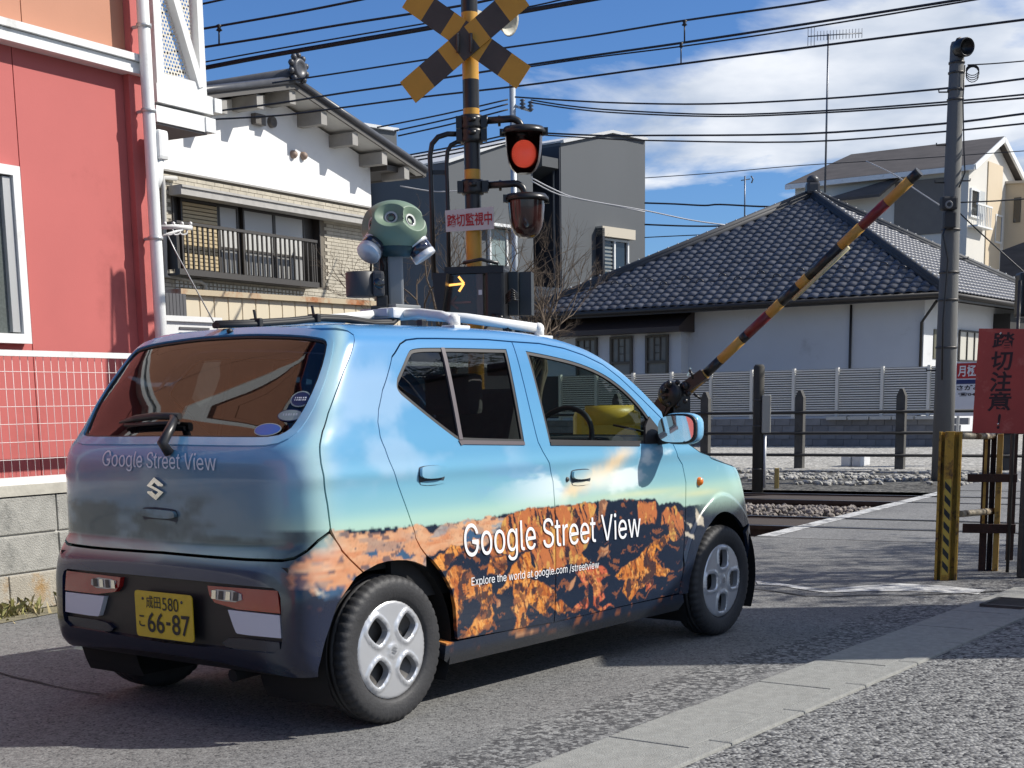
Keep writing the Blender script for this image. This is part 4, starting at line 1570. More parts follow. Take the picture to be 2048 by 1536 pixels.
# coarse verge, gutter slabs, kerb
mb = MB()
mb.add([em(-6, -2.197, .010), em(9.3, -2.197, .010), em(9.3, 14, .010), em(-6, 14, .010)][::-1], [(0, 1, 2, 3)])
struct(mb.build('verge', M_COARSE))
gut = thing('gutter', 'pale concrete gutter of flat slabs with a narrow kerb along the coarse asphalt', 'gutter', em(5, -2.4, 0))
mb = MB()
L_ = .596
mb.bbox((0, 0, 0), (L_, .325, .05), (GE, GM, np.array((0, 0, -1.0)) * -1 if False else np.cross(GE, GM)), bev=.006)
g0 = mb.build('gutter_slab', M_CONC, None)
mb = MB()
mb.bbox((0, 0, 0), (L_, .098, .06), (GE, GM, np.cross(GE, GM)), bev=.010)
k0 = mb.build('kerb_stone', M_CONC, None)
for k in range(16):
    e = 1.26 + k * .6 + .3
    for o_, mm, zz, nm in ((g0, -2.465, -.014 + .0015 * ((k * 7) % 3), 'gutter_slab'), (k0, -2.251, -.012, 'kerb_stone')):
        if 9.2 < e < 9.9:
            continue
        c = o_ if k == 0 else clone(o_)
        c.parent = gut
        p = em(e + (.0 if nm == 'gutter_slab' else .12), mm, zz) - np.array(gut['_o'])
        c.location = tuple(p)
struct(gut)
del gut['category']
# drain grate at the end of the gutter
gp = gnd(2028, 1214)
gr = thing('drain_grate', 'dark steel drain grate set in the end of the gutter', 'drain grate', (gp[0], gp[1], .016))
mb = MB()
for s_ in (-1, 1):
    mb.box(gp + GE * .16 * s_ + np.array((0, 0, .02)), (.025, .27, .02), (GE, GM, np.cross(GE, GM)))
    mb.box(gp + GM * .13 * s_ + np.array((0, 0, .02)), (.33, .025, .02), (GE, GM, np.cross(GE, GM)))
mb.build('grate_frame', M_STEEL, gr)
for k in range(9):
    mb = MB()
    mb.box(gp + GE * (-.128 + k * .032) + np.array((0, 0, .018)), (.010, .24, .016), (GE, GM, np.cross(GE, GM)))
    mb.build('grate_bar', M_STEEL, gr)

# painted lines, tar seams
mb = MB()
st_ = [(1511, 1163), (1550, 1166), (1612, 1175), (1648, 1180), (1720, 1173), (1800, 1168), (1880, 1172), (1972, 1181)]
sb_ = [(1516, 1170), (1560, 1172), (1608, 1181), (1650, 1186), (1720, 1184), (1800, 1183), (1880, 1186), (1955, 1190)]
A_ = [gnd(*p) + np.array((0, 0, .004)) for p in st_]
B_ = [gnd(*p) + np.array((0, 0, .004)) for p in sb_]
mb.add(A_ + B_, [(i, i + 8, i + 9, i + 1) for i in range(7)])
struct(mb.build('stop_line', M_PAINTW))
mb = MB()
mb.add([tn(-4.43, 11.95, .006), tn(-4.27, 11.95, .006), tn(-4.27, 18.6, .006), tn(-4.43, 18.6, .006)], [(0, 1, 2, 3)])
struct(mb.build('edge_line', M_PAINTW))
mb = MB()


def ribbon(mb, pts, w, z):
    L = []
    for i, p in enumerate(pts):
        q = gnd(*p)
        a, b = gnd(*pts[max(i - 1, 0)]), gnd(*pts[min(i + 1, len(pts) - 1)])
        d = (b - a) / np.linalg.norm(b - a)
        s_ = np.array((-d[1], d[0], 0)) * w * random.uniform(.5, 1.2)
        L += [q + s_ + np.array((0, 0, z)), q - s_ + np.array((0, 0, z))]
    mb.add(L, [(2 * i, 2 * i + 1, 2 * i + 3, 2 * i + 2) for i in range(len(pts) - 1)])


ribbon(mb, [(1482, 1176), (1530, 1181), (1575, 1187), (1610, 1193), (1660, 1194), (1720, 1191), (1790, 1192), (1860, 1190), (1930, 1188), (2000, 1183), (2060, 1180)], .018, .005)
struct(mb.build('road_seam', M_SEAM))
mb = MB()
ribbon(mb, [(-30, 1338), (30, 1356), (70, 1364), (110, 1374), (150, 1382), (200, 1390)], .009, .004)
struct(mb.build('road_crack', M_SEAM))

# tracks
for ti, (n0, lab) in enumerate(((12.95, 'railway track of two rusty rails nearest to the car'), (16.35, 'farther railway track of two rusty rails beyond the ballast strip'))):
    tr = thing('railway_track', lab, 'railway track', tn(-8, n0 + .5, 0), 'railway tracks across the road')
    for k in range(2):
        n_ = n0 + 1.067 * k
        mb = MB()
        for a, b in ((-90, 90),):
            mb.beam(tn(a, n_, -.012), tn(b, n_, -.012), .065, .036)
            mb.beam(tn(a, n_, -.08), tn(b, n_, -.08), .018, .10)
            mb.beam(tn(a, n_, -.14), tn(b, n_, -.14), .12, .02)
        r_ = mb.build('rail', M_RAIL, tr)
        mb = MB()
        mb.add([tn(-90, n_ - .03, .0085), tn(90, n_ - .03, .0085), tn(90, n_ + .03, .0085), tn(-90, n_ + .03, .0085)], [(0, 1, 2, 3)])
        mb.build('rail_head', M_RAILTOP, r_)
        mb = MB()
        sg = 1 if k == 0 else -1
        mb.add([tn(-4.43, n_ + sg * .034, .0055), tn(4.6, n_ + sg * .034, .0055), tn(4.6, n_ + sg * .10, .0055), tn(-4.43, n_ + sg * .10, .0055)][::sg], [(0, 1, 2, 3)])
        mb.build('flangeway', M_UNDER, tr)
        mb = MB()
        mb.beam(tn(-7.2, n_ + sg * .12, -.05), tn(-4.44, n_ + sg * .12, -.05), .04, .09)
        mb.build('guard_rail', M_RAIL, tr)
    # timber deck end between the rails
    mb = MB()
    mb.prism([tn(-6.7, n0 + .30, -.004), tn(-4.44, n0 + .17, -.004), tn(-4.44, n0 + .90, -.004), tn(-6.2, n0 + .86, -.004)], (0, 0, -.10))
    mb.build('deck_board', M_TIMBER, tr)
    for k in range(16):
        mb = MB()
        t_ = -4.9 - k * .66
        mb.box(tn(t_, n0 + .53, -.135), (.22, 2.0, .09), (TD, TN, np.cross(TD, TN)))
        mb.build('sleeper', M_TIMBER, tr)


def stones(name, spots, lo, hi, m):
    """loose angular stones as one mass"""
    base = []
    for k in range(6):
        bm = bmesh.new()
        bmesh.ops.create_icosphere(bm, subdivisions=1, radius=1)
        for v in bm.verts:
            v.co *= random.uniform(.62, 1.1)
            v.co.z *= .75
        bm.verts.ensure_lookup_table()
        base.append((np.array([v.co[:] for v in bm.verts]), [[v.index for v in f.verts] for f in bm.faces]))
        bm.free()
    mb = MB()
    for p in spots:
        V, F = base[random.randrange(6)]
        s_ = random.uniform(lo, hi)
        a = random.uniform(0, 6.28)
        c_, d_ = math.cos(a), math.sin(a)
        mb.add([(p[0] + s_ * (v[0] * c_ - v[1] * d_), p[1] + s_ * (v[0] * d_ + v[1] * c_), p[2] + s_ * v[2]) for v in V], F)
    return struct(mb.build(name, m), 'stuff')


sp = []
for k in range(3400):
    t_, n_ = random.uniform(-13, -4.5), random.uniform(14.15, 16.25)
    hgt = .13 * (1 - abs((n_ - 15.2) / 1.05) ** 2)
    sp.append(tn(t_, n_, -.15 + hgt + random.uniform(0, .03)))
stones('ballast', sp, .022, .045, M_BALLAST)
sp = []
for k in range(2600):
    t_ = random.uniform(-13, -2)
    n_ = random.uniform(19.6, 23.5)
    c_ = fbm(np.array([t_ * .8]), np.array([n_ * 1.6]), 3, 4)[0]
    if c_ < .50 or t_ > -2.6 + (n_ - 23) * .6:
        continue
    sp.append(tn(t_, n_, -.02 + random.uniform(0, .02)))
stones('loose_stones', sp, .03, .07, mat('pale stone', (.36, .35, .32), .9, var=.4, vscale=1.5))

# ================================================================== BUILDINGS AND WALLS
def wbox(mb, P, s0, s1, z0, z1, o0, o1, mi=0):
    """box on a wall plane: s along it, z up, o out of it"""
    c = P.pt((s0 + s1) / 2, (z0 + z1) / 2, (o0 + o1) / 2)
    return mb.box(c, (abs(s1 - s0), abs(o1 - o0), abs(z1 - z0)), (P.d, -P.n, np.array((0, 0, 1.0))), mi)


def one(name, P, s0, s1, z0, z1, o0, o1, m, parent):
    return wbox(MB(), P, s0, s1, z0, z1, o0, o1).build(name, m, parent)


M_SALMON = mat('salmon render', srgb(182, 96, 92), .75, var=.05, vscale=1.5, bump=.05, bscale=120, stain=srgb(170, 88, 84), sscale=.7, samt=.2)
M_ORANGE = mat('apricot render', srgb(184, 130, 104), .75, var=.05, vscale=1.5, bump=.05, bscale=120)
M_WHITE = mat('white painted metal', (.74, .75, .74), .45, var=.06, vscale=6, stain=(.55, .55, .52, 1), sscale=2, samt=.1)
M_JOINT = mat('dark joint', (.10, .03, .03), .8)
M_MAROON = mat('maroon trim', srgb(128, 52, 50), .6)
M_BLOCK = mat('concrete block', (.36, .355, .325), .95, var=.22, vscale=9, bump=.5, bscale=120, stain=(.20, .20, .185, 1), sscale=3, samt=.35)
M_BLOCKY = mat('stained concrete block', (.40, .37, .31), .95, var=.25, vscale=9, bump=.5, bscale=120, stain=(.34, .22, .10, 1), sscale=4, samt=.45)
M_MORTAR = mat('pale mortar', (.50, .49, .45), .95, var=.2, vscale=10)
M_PANE = mat('dark window pane', (.02, .025, .03), .04, spec=.6)
M_PANEG = mat('grey figured glass', (.10, .115, .11), .25, spec=.5, var=.25, vscale=60)
M_ALU = mat('aluminium frame', (.55, .56, .56), .4, metal=.5)

# --- red building on the left
PW = Plane((-2.97, 8.36), 30)
PB = Plane(tuple((np.array((-2.97, 8.36, 0)) - PW.n * .75)[:2]), 30)
sC = PB.px(292, 400)[0]
zb0, zb1 = PB.px(140, 123)[1], PB.px(140, 80)[1]
red = thing('apartment_building', 'salmon and apricot apartment building with a white band and white screened balcony', 'building', PB.pt(0, 0))
seams = [sC - 1.02 - .92 * k for k in range(14)]
s_l = [PB.px(32, 230)[0]]
edges_ = [-3.7] + sorted([s_l[0] - .95 * k for k in range(0, 5) if s_l[0] - .95 * k > -3.5]) + [sC]
mb = MB()
wbox(mb, PB, -3.7, sC - .01, -.1, zb1 + 3.6, -6, -.05)
mb.build('wall', M_MAROON, red)
for a, b in zip(edges_[:-1], edges_[1:]):
    one('wall_panel', PB, a + .004, b - .004, .0, zb0 + .05, -.045, 0, M_SALMON, red)
    one('wall_panel', PB, a + .004 + .10, b - .004 + (.10 if b < sC - .01 else 0), zb1 - .05, zb1 + 3.6, -.045, 0, M_ORANGE, red)
mb = MB()
wbox(mb, PB, -3.7, sC, zb0, zb1 - .06, 0, .10)
wbox(mb, PB, -3.7, sC, zb1 - .055, zb1 - .01, 0, .125)
wbox(mb, PB, -3.7, sC, zb0 - .0, zb0 + .03, .10, .112)
mb.build('belt_course', M_WHITE, red)
one('roof', PB, -3.9, sC + .1, zb1 + 3.6, zb1 + 3.75, -6.2, .25, M_MAROON, red)
# window at the frame's edge and others along the wall
wr, wt = PB.px(24, 335)
wb_ = PB.px(44, 688)[1]
for k in (0,):
    s1 = wr - k * 3.1
    s0 = s1 - 1.55
    mb = MB()
    for a, b, c, d in ((s0, s1, wt - .06, wt), (s0, s1, wb_, wb_ + .06), (s0, s0 + .06, wb_ + .06, wt - .06), (s1 - .06, s1, wb_ + .06, wt - .06), ((s0 + s1) / 2 - .03, (s0 + s1) / 2 + .03, wb_ + .06, wt - .06)):
        wbox(mb, PB, a, b, c, d, -.02, .07)
    w_ = mb.build('window_frame', M_WHITE, red)
    one('pane', PB, s0 + .06, s1 - .06, wb_ + .06, wt - .06, -.01, .02, M_PANEG, w_)
    mb = MB()
    wbox(mb, PB, s1 - .13, s1 - .065, wb_ + .07, wt - .07, .02, .05)
    mb.build('sash', M_ALU, w_)
    if k:
        mb = MB()
        for a, b, c, d in ((s0, s1, zb1 + 1.6, zb1 + 1.66), (s0, s1, zb1 + .5, zb1 + .56), (s0, s0 + .06, zb1 + .56, zb1 + 1.6), (s1 - .06, s1, zb1 + .56, zb1 + 1.6)):
            wbox(mb, PB, a, b, c, d, 0, .06)
        w_ = mb.build('window_frame', M_WHITE, red)
        one('pane', PB, s0 + .06, s1 - .06, zb1 + .56, zb1 + 1.6, .001, .02, M_PANEG, w_)
# end of the block: white corner posts, and an unseen block added for the mirror's reflection
for s_ in (-3.72, -2.3):
    one('corner_post', PB, s_ - .09, s_ + .09, 0, zb1 + 3.5, .0, .12, M_WHITE, red)
red2 = thing('apartment_building', 'unseen second salmon block added for the door mirror to reflect', 'building', PB.pt(-24, 0))
mb = MB()
wbox(mb, PB, -34, -15, -.1, zb1 + 3.6, -6, 0)
mb.build('wall', M_SALMON, red2)
one('belt_course', PB, -34, -15, zb0, zb1, .0, .10, M_WHITE, red2)
dkf = thing('added_dark_fence', 'unseen dark board fence added for the tailgate to reflect', 'fence', PB.pt(-9, 0))  # out of view, added as something dark for the tailgate's reflection
for k in range(28):
    one('fence_board', PB, -15 + k * .4, -15 + k * .4 + .38, 0, 1.9, -2.0, -1.96, mat('dark green board', (.05, .065, .06), .7, var=.2), dkf)
# downpipe standing off the corner
pp = [PB.pt(*PB.px(295, -60, .16), .16), PB.pt(*PB.px(300, 200, .16), .16), PB.pt(*PB.px(306, 400, .16), .16), PB.pt(*PB.px(316, 640, .16), .16)]
ps = np.mean([PB.px(300, 200, .16)[0], PB.px(312, 560, .16)[0]])
mb = MB()
mb.tube([PB.pt(ps, .1, .16), PB.pt(ps, 2.2, .16), PB.pt(ps, zb1 + 3.5, .16)], .042, 14)
dp = mb.build('downpipe', M_WHITE, red)
for yy in (55, 222, 475):
    z = PB.px(300, yy, .16)[1]
    mb = MB()
    mb.lathe([(.046, -.012), (.052, -.010), (.052, .010), (.046, .012)], PB.pt(ps, z, .16), (0, 0, 1), 16)
    mb.beam(PB.pt(ps, z, .13), PB.pt(ps, z, 0), .012, .02)
    mb.build('pipe_clip', M_ALU, dp)
z = PB.px(312, 290, .16)[1]
mb = MB()
mb.bbox(PB.pt(ps + .075, z, .16), (.10, .12, .20), (PB.d, -PB.n, np.array((0, 0, 1.))), bev=.03)
mb.tube([PB.pt(ps + .07, z - .08, .16), PB.pt(ps + .05, z - .22, .16), PB.pt(ps, z - .3, .16)], .04, 12)
mb.build('pipe_hopper', M_WHITE, dp)
one('corner_trim', PB, sC - .16, sC - .005, .0, zb0, .002, .055, M_SALMON, red)
one('corner_trim', PB, sC - .12, sC - .005, zb1, zb1 + 3.5, .002, .055, M_SALMON, red)
# screened balcony past the corner
sa, za = PB.px(304, 168)
sb2, zbb = PB.px(404, 200)
zsc = PB.px(355, 180)[1]
bal = [(sa, zsc)]
mb = MB()
FR = .075
for a, b, c, d in ((sa, sb2, zsc, zsc + FR), (sa, sa + FR, zsc + FR, zsc + 2.4), (sb2 - FR * .8, sb2, zsc + FR, zsc + 2.4)):
    wbox(mb, PB, a, b, c, d, -.03, .05)
bf = mb.build('balcony_frame', M_WHITE, red)
mb = MB()
q0, q1 = PB.px(336, -10), PB.px(395, 178)
mb.beam(PB.pt(q0[0], q0[1], .02), PB.pt(q1[0] - .02, zsc + FR * .6, .02), .06, .085, up=PB.n)
mb.build('balcony_brace', M_WHITE, bf)
# perforated sheet with real holes
gx0, gx1, gz0, gz1 = sa + FR, sb2 - FR * .8, zsc + FR, zsc + 1.25
outer = [(gx0, gz0), (gx1, gz0), (gx1, gz1), (gx0, gz1)]
hl = []
pit = .030
j = 0
zz = gz0 + .03
while zz < gz1 - .02:
    xx = gx0 + .025 + (pit / 2 if j % 2 else 0)
    while xx < gx1 - .02:
        hl.append([(xx + .0095 * math.cos(t), zz + .0095 * math.sin(t)) for t in np.arange(6) * math.pi / 3])
        xx += pit
    zz += pit * .87
    j += 1
mbp = MB()
# strip mesh: each hole sits in its own cell
for h in hl:
    c = np.mean(h, 0)
    w_, v_ = pit / 2, pit * .87 / 2
    cell = [(c[0] + w_, c[1]), (c[0] + w_, c[1] + v_), (c[0], c[1] + v_), (c[0] - w_, c[1] + v_), (c[0] - w_, c[1]), (c[0] - w_, c[1] - v_), (c[0], c[1] - v_), (c[0] + w_, c[1] - v_)]
    o8 = [(c[0] + .0095 * math.cos(t), c[1] + .0095 * math.sin(t)) for t in np.arange(8) * math.pi / 4]
    mbp.add([PB.pt(*p, 0) for p in cell] + [PB.pt(*p, 0) for p in o8], [(i, (i + 1) % 8, 8 + (i + 1) % 8, 8 + i) for i in range(8)])
struct(mbp.build('perforated_screen', mat('perforated cream sheet', (.60, .57, .50), .5), bf), 'stuff')
mb = MB()
wbox(mb, PB, gx0, gx1, gz0 - .02, gz1 + 2, -1.2, -1.15)
mb.build('balcony_back', M_WHITE, red)
mb = MB()
wbox(mb, PB, sa - .02, sb2 + .05, zsc - .13, zsc - .005, -1.2, .06)
wbox(mb, PB, sb2 + .055, sb2 + .13, zsc - .11, zsc - .012, -1.0, .075)
mb.build('balcony_edge_beam', M_WHITE, red)
mb = MB()
wbox(mb, PB, sa - .02, sb2 + .02, zsc - .26, zsc - .15, -1.2, .045)
wbox(mb, PB, sb2 - .03, sb2 + .075, zsc - .255, zsc - .155, -1.0, .055)
mb.build('balcony_lower_beam', M_WHITE, red)
one('balcony_soffit', PB, sa, sb2, zsc - .275, zsc - .262, -1.2, .03, mat('grey soffit', (.22, .21, .20), .8), red)

# --- low block wall with a wire mesh fence on it
ztop = PW.px(60, 990)[1]
wall = thing('block_wall', 'low grey concrete block wall stained brown at its foot beside the car', 'wall', PW.pt(0, 0))
jx = PW.px(115, 1040)[0]
ch = ztop / 3
mb = MB()
wbox(mb, PW, -12, 6, -.1, ztop - .02, -.14, -.012)
mb.build('mortar_core', M_MORTAR, wall)
proto = {}
for r in range(3):
    off_ = jx + (0 if r != 0 else .2)
    k0_ = int(math.floor((-6 - off_) / .60))
    for k in range(k0_, k0_ + 24):
        s0 = off_ + k * .60
        if s0 > 2.6:
            continue
        # courses above share their vertical joint as in the photograph
        key = r == 0
        if key not in proto:
            mb = MB()
            mb.bbox((0, 0, 0), (.588, .12, ch - .014), (PW.d, -PW.n, np.array((0, 0, 1.))), bev=.006)
            o_ = mb.build('concrete_block', M_BLOCKY if key else M_BLOCK, wall, origin=(0, 0, 0))
            proto[key] = o_
            c = o_
        else:
            c = clone(proto[key])
            c.parent = wall
        q = PW.pt(s0 + .3, ch * (r + .5), -.058 + random.uniform(-.002, .002)) - np.array(wall['_o'])
        c.location = tuple(q)
zc0, zc1 = PW.px(60, 987)[1], PW.px(60, 969)[1]
mb = MB()
wbox(mb, PW, -12, 6, ztop, zc1, -.15, .012)
mb.build('wall_cap', mat('beige concrete cap', (.46, .44, .38), .9, var=.15, vscale=8, bump=.2), wall)
fz0, fz1 = PW.px(60, 962)[1], PW.px(100, 709)[1]
mesh = thing('mesh_fence', 'white wire mesh fence standing on the block wall before the red building', 'fence', PW.pt(0, zc1))
mb = MB()
wbox(mb, PW, -12, 6, zc1, fz0 + .022, -.085, -.03)
mb.build('bottom_rail', M_WHITE, mesh)
mb = MB()
wbox(mb, PW, -12, 6, fz1 - .012, fz1 + .022, -.08, -.03)
mb.build('top_rail', M_WHITE, mesh)
vs0 = PW.px(13, 830)[0]
dv = (PW.px(122, 830)[0] - vs0) / 7
mb = MB()
mb.tube([PW.pt(0, fz0, 0), PW.pt(0, fz1, 0)], .0017, 5)
M_WIRE = mat('white coated wire', (.78, .74, .72), .4)
v0 = mb.build('upright_wire', M_WIRE, mesh, origin=PW.pt(0, 0))
v0.data.transform(Matrix.Translation(tuple(PW.pt(0, 0) - PW.pt(0, 0))))
cnt = 0
for k in range(-60, 60):
    s_ = vs0 + k * dv
    if not (-3.0 < s_ < 4.2):
        continue
    c = v0 if cnt == 0 else clone(v0)
    c.parent = mesh
    c.location = tuple(PW.pt(s_, 0, -.055) - np.array(mesh['_o']))
    cnt += 1
hz = [PW.px(60, y)[1] for y in (743, 778, 813, 848, 884, 919)]
for z in hz:
    mb = MB()
    mb.tube([PW.pt(-6, z, -.050), PW.pt(5, z, -.050)], .0017, 5)
    mb.build('cross_wire', M_WIRE, mesh)
for s_ in (-2.1, .9 + 1.2, 4.1):
    mb = MB()
    wbox(mb, PW, s_ - .02, s_ + .02, zc1, fz1, -.11, -.082)
    mb.build('fence_post', M_WHITE, mesh)

# weeds at the foot of the wall
mb = MB()
for k in range(900):
    s_ = random.uniform(-2.5, 2.0)
    o_ = abs(random.gauss(0, .09)) + .01
    if fbm(np.array([s_ * 2.2]), np.array([0.3]), 3, 8)[0] < .40:
        continue
    p = PW.pt(s_, 0, o_)
    a = random.uniform(0, 6.28)
    h = random.uniform(.02, .10) * (1.2 - o_ * 2)
    w = random.uniform(.004, .012)
    lean = np.array((math.cos(a), math.sin(a), 0)) * h * random.uniform(.3, 1.3)
    sd = np.array((-math.sin(a), math.cos(a), 0)) * w
    mb.add([p - sd, p + sd, p + lean * .5 + np.array((0, 0, h * .8)) + sd, p + lean + np.array((0, 0, h))], [(0, 1, 2, 3)], random.choice((0, 0, 1)))
struct(mb.build('weeds', [mat('pale weeds', (.22, .21, .07), .8, var=.3, vscale=30), mat('straw', (.34, .28, .15), .8)]), 'stuff')
mb = MB()
mb.add([PW.pt(-12, .004, 0), PW.pt(6, .004, 0), PW.pt(6, .004, .2), PW.pt(2.2, .004, .16), PW.pt(1.2, .004, .30), PW.pt(.4, .004, .22), PW.pt(-.6, .004, .28), PW.pt(-12, .004, .2)][::-1], [tuple(range(8))])
struct(mb.build('soil_strip', mat('sandy soil', (.20, .18, .12), .95, var=.4, vscale=25, bump=.4, bscale=60)))

# --- white gabled house with tile-clad upper floor
PG = Plane(at(330, 600, 26)[:2], 30)
G = lambda x, y, o=0.0: PG.px(x, y, o)
house = thing('gable_house', 'white gabled house with brown brick tiles and a dark balcony window', 'house', PG.pt(0, 0))
M_PLAST = mat('white plaster', (.80, .80, .79), .8, var=.03, vscale=2, stain=(.72, .72, .70, 1), sscale=.8, samt=.2)
M_TILEW = mat('beige brick tile', (.44, .40, .32), .6, var=.22, vscale=4, per_object=.0)
M_GROUT = mat('tile grout', (.17, .15, .12), .9)
M_BROWN = mat('dark brown metal', (.055, .05, .045), .5)
M_KAWARA = mat('dark roof tile', (.058, .06, .068), .38, var=.25, vscale=5, per_object=.15)
M_EAVEW = mat('weathered eave paint', (.38, .37, .35), .8, var=.15, vscale=6)
sR = G(742, 390)[0]
zT = np.mean([G(350, 347)[1], G(700, 405)[1]])
sPk, zPk = G(535, 178)
sEv, zEv = G(800, 352)
slope = (zPk - zEv) / (sEv - sPk)
sL = sPk - (sR - sPk)
zc_ = lambda s: zPk - abs(s - sPk) * slope
mb = MB()
mb.prism([PG.pt(sL, zT), PG.pt(sR, zT), PG.pt(sR, zc_(sR) - .10), PG.pt(sPk, zPk - .10), PG.pt(sL, zc_(sL) - .10)], -PG.n * 9)
mb.build('gable_wall', M_PLAST, house)

one('string_course', PG, sL, sR, zT - .02, zT + .012, -.01, .045, mat('grey flashing', (.30, .29, .27), .5), house)
# brick tiles round the balcony opening
ox0, ox1 = G(345, 420)[0], G(640, 470)[0]
oz1 = np.mean([G(350, 378)[1], G(630, 425)[1]])
oz0 = np.mean([G(360, 545)[1], G(630, 575)[1]])
mb = MB()
wbox(mb, PG, sL, ox0, -.3, zT - .001, -.30, -.012)
wbox(mb, PG, ox1, sR, -.3, zT - .001, -.30, -.012)
wbox(mb, PG, ox0, ox1, -.3, oz0, -.30, -.012)
wbox(mb, PG, ox0, ox1, oz1, zT - .001, -.30, -.012)
wbox(mb, PG, sL, sR, -.3, zT - .001, -9, -.301)
mb.build('wall', M_GROUT, house)
mb = MB()
tw, th = .235, .068
r = 0
z = .2
while z + th < zT - .02:
    s_ = sL - (tw / 2 if r % 2 else 0) * .66
    while s_ < sR:
        a, b = max(s_, sL), min(s_ + tw - .008, sR)
        if b > a and not (a < ox1 + .0 and b > ox0 and z < oz1 and z + th > oz0) and z > 2.0 and a > G(300, 500)[0] - .4:
            if a < ox0 < b and oz0 < z < oz1:
                b = ox0
            p = .0 + random.uniform(0, .003)
            wbox(mb, PG, a, b, z, z + th - .009, -.012, p)
        s_ += tw
    z += th
    r += 1
struct(mb.build('brick_tiles', M_TILEW, house), 'stuff')
# recessed opening with sliding windows
mb = MB()
wbox(mb, PG, ox0, ox1, oz0, oz1, -.20, -.17)
wbox(mb, PG, ox0, ox0 + .02, oz0, oz1, -.17, .01)
wbox(mb, PG, ox1 - .02, ox1, oz0, oz1, -.17, .01)
mb.build('opening_lining', M_BROWN, house)
hd0, hd1 = G(336, 380)[0], G(742, 440)[0]
zh = np.mean([G(345, 385, .25)[1], G(690, 440, .25)[1]])
mb = MB()
wbox(mb, PG, hd0, hd1, zh - .02, zh + .10, .012, .30)
wbox(mb, PG, hd0, hd1, zh + .10, zh + .14, .012, .33)
mb.build('hood', M_EAVEW, house)


def sash(x0, x1, y0, y1, m, name='window', slats=0):
    s0, s1 = G(x0, (y0 + y1) / 2, -.12)[0], G(x1, (y0 + y1) / 2, -.12)[0]
    z1, z0 = oz1 - .12, oz0 + .06
    mb = MB()
    for a, b, c, d in ((s0, s1, z1 - .04, z1), (s0, s1, z0, z0 + .05), (s0, s0 + .04, z0 + .05, z1 - .04), (s1 - .04, s1, z0 + .05, z1 - .04), (s0 + .04, s1 - .04, (z0 + z1) / 2 - .16, (z0 + z1) / 2 - .12)):
        wbox(mb, PG, a, b, c, d, -.15, -.09)
    w_ = mb.build(name, M_BROWN, house)
    if slats:
        for k in range(slats):
            zz = z0 + .05 + (z1 - z0 - .1) * (k + .5) / slats
            mb = MB()
            c = PG.pt((s0 + s1) / 2, zz, -.10)
            mb.box(c, (s1 - s0 - .08, .03, (z1 - z0) / slats * .72), (PG.d, -PG.n, np.array((0, 0, 1.))))
            mb.build('shutter_slat', mat('tan shutter slat', (.50, .40, .24), .6), w_)
    else:
        one('pane', PG, s0 + .04, s1 - .04, z0 + .05, z1 - .04, -.13, -.115, m, w_)
        one('blind', PG, s0 + .04, s1 - .04, (z0 + z1) / 2 - .12, z1 - .04, -.112, -.108, mat('pale blind behind glass', (.50, .50, .48), .5), w_)


M_PALEGL = mat('pale curtained glass', (.30, .30, .29), .25)
sash(362, 436, 405, 540, None, 'shutter', 17)
sash(437, 476, 415, 545, M_PALEGL)
sash(486, 548, 420, 555, M_PALEGL)
sash(548, 608, 425, 560, M_PALEGL)
# balcony railing
rz1 = np.mean([G(345, 436, .30)[1], G(630, 484, .30)[1]])
rz0 = np.mean([G(365, 537, .30)[1], G(632, 566, .30)[1]])
rs0, rs1 = G(352, 480, .30)[0], G(633, 520, .30)[0]
mb = MB()
wbox(mb, PG, rs0, rs1, rz1 - .05, rz1, .26, .34)
rl = mb.build('balcony_rail', M_BROWN, house)
mb = MB()
wbox(mb, PG, rs0, rs1, rz0 - .10, rz0 + .0, .25, .35)
mb.build('bottom_rail', M_BROWN, rl)
mb = MB()
wbox(mb, PG, 0, .028, rz0, rz1 - .05, .285, .315)
b0 = mb.build('baluster', M_BROWN, rl)
for k in range(30):
    c = b0 if k == 0 else clone(b0)
    c.parent = rl
    c.location = tuple(PG.d * (rs0 + (rs1 - rs0 - .03) * k / 29))
mb = MB()
wbox(mb, PG, rs0 + .05, rs0 + .08, rz0, rz1, .02, .30)
wbox(mb, PG, rs1 - .08, rs1 - .05, rz0, rz1, .02, .30)
wbox(mb, PG, rs0, rs1, rz0 - .11, rz0 - .07, .0, .30)
mb.build('balcony_bracket', M_BROWN, rl)
# ventilation blocks under the balcony
lz0, lz1 = G(470, 592)[1], G(470, 570)[1]
mb = MB()
ls0, ls1 = G(350, 570)[0], G(600, 590)[0]
k = 0
s_ = ls0
while s_ < ls1:
    for r_ in range(3):
        zz = lz0 + (lz1 - lz0) * (r_ + .15) / 3
        wbox(mb, PG, s_, s_ + .075, zz, zz + (lz1 - lz0) * .22, .002, .02)
    s_ += .11
struct(mb.build('vent_block', mat('pale vent block', (.62, .62, .58), .7), house), 'stuff')
# downpipe and small fittings
mb = MB()
mb.tube([PG.pt(*G(352, 357, .06), .06), PG.pt(*G(326, 355, .06), .06), PG.pt(*G(327, 380, .06), .06), PG.pt(*G(331, 552, .06), .06), PG.pt(*G(400, 563, .06), .06), PG.pt(*G(410, 570, .06), .06), PG.pt(*G(411, 600, .06), .06)], .042, 8)
mb.build('downpipe', mat('pale pipe', (.5, .49, .46), .5), house)
for x, y, w in ((512, 240, .30), (541, 245, .18)):
    mb = MB()
    s_, zz = G(x, y)
    if w > .2:
        mb.bbox(PG.pt(s_, zz, .06), (w, .12, .2), (PG.d, -PG.n, np.array((0, 0, 1.))), bev=.02)
    else:
        mb.lathe([(0, .06), (.05, .05), (.085, .09), (.10, .08), (.10, 0)], PG.pt(s_, zz, 0), PG.n, 16)
    mb.build('gable_vent', mat('grey vent cover', (.12, .11, .10), .6), house)
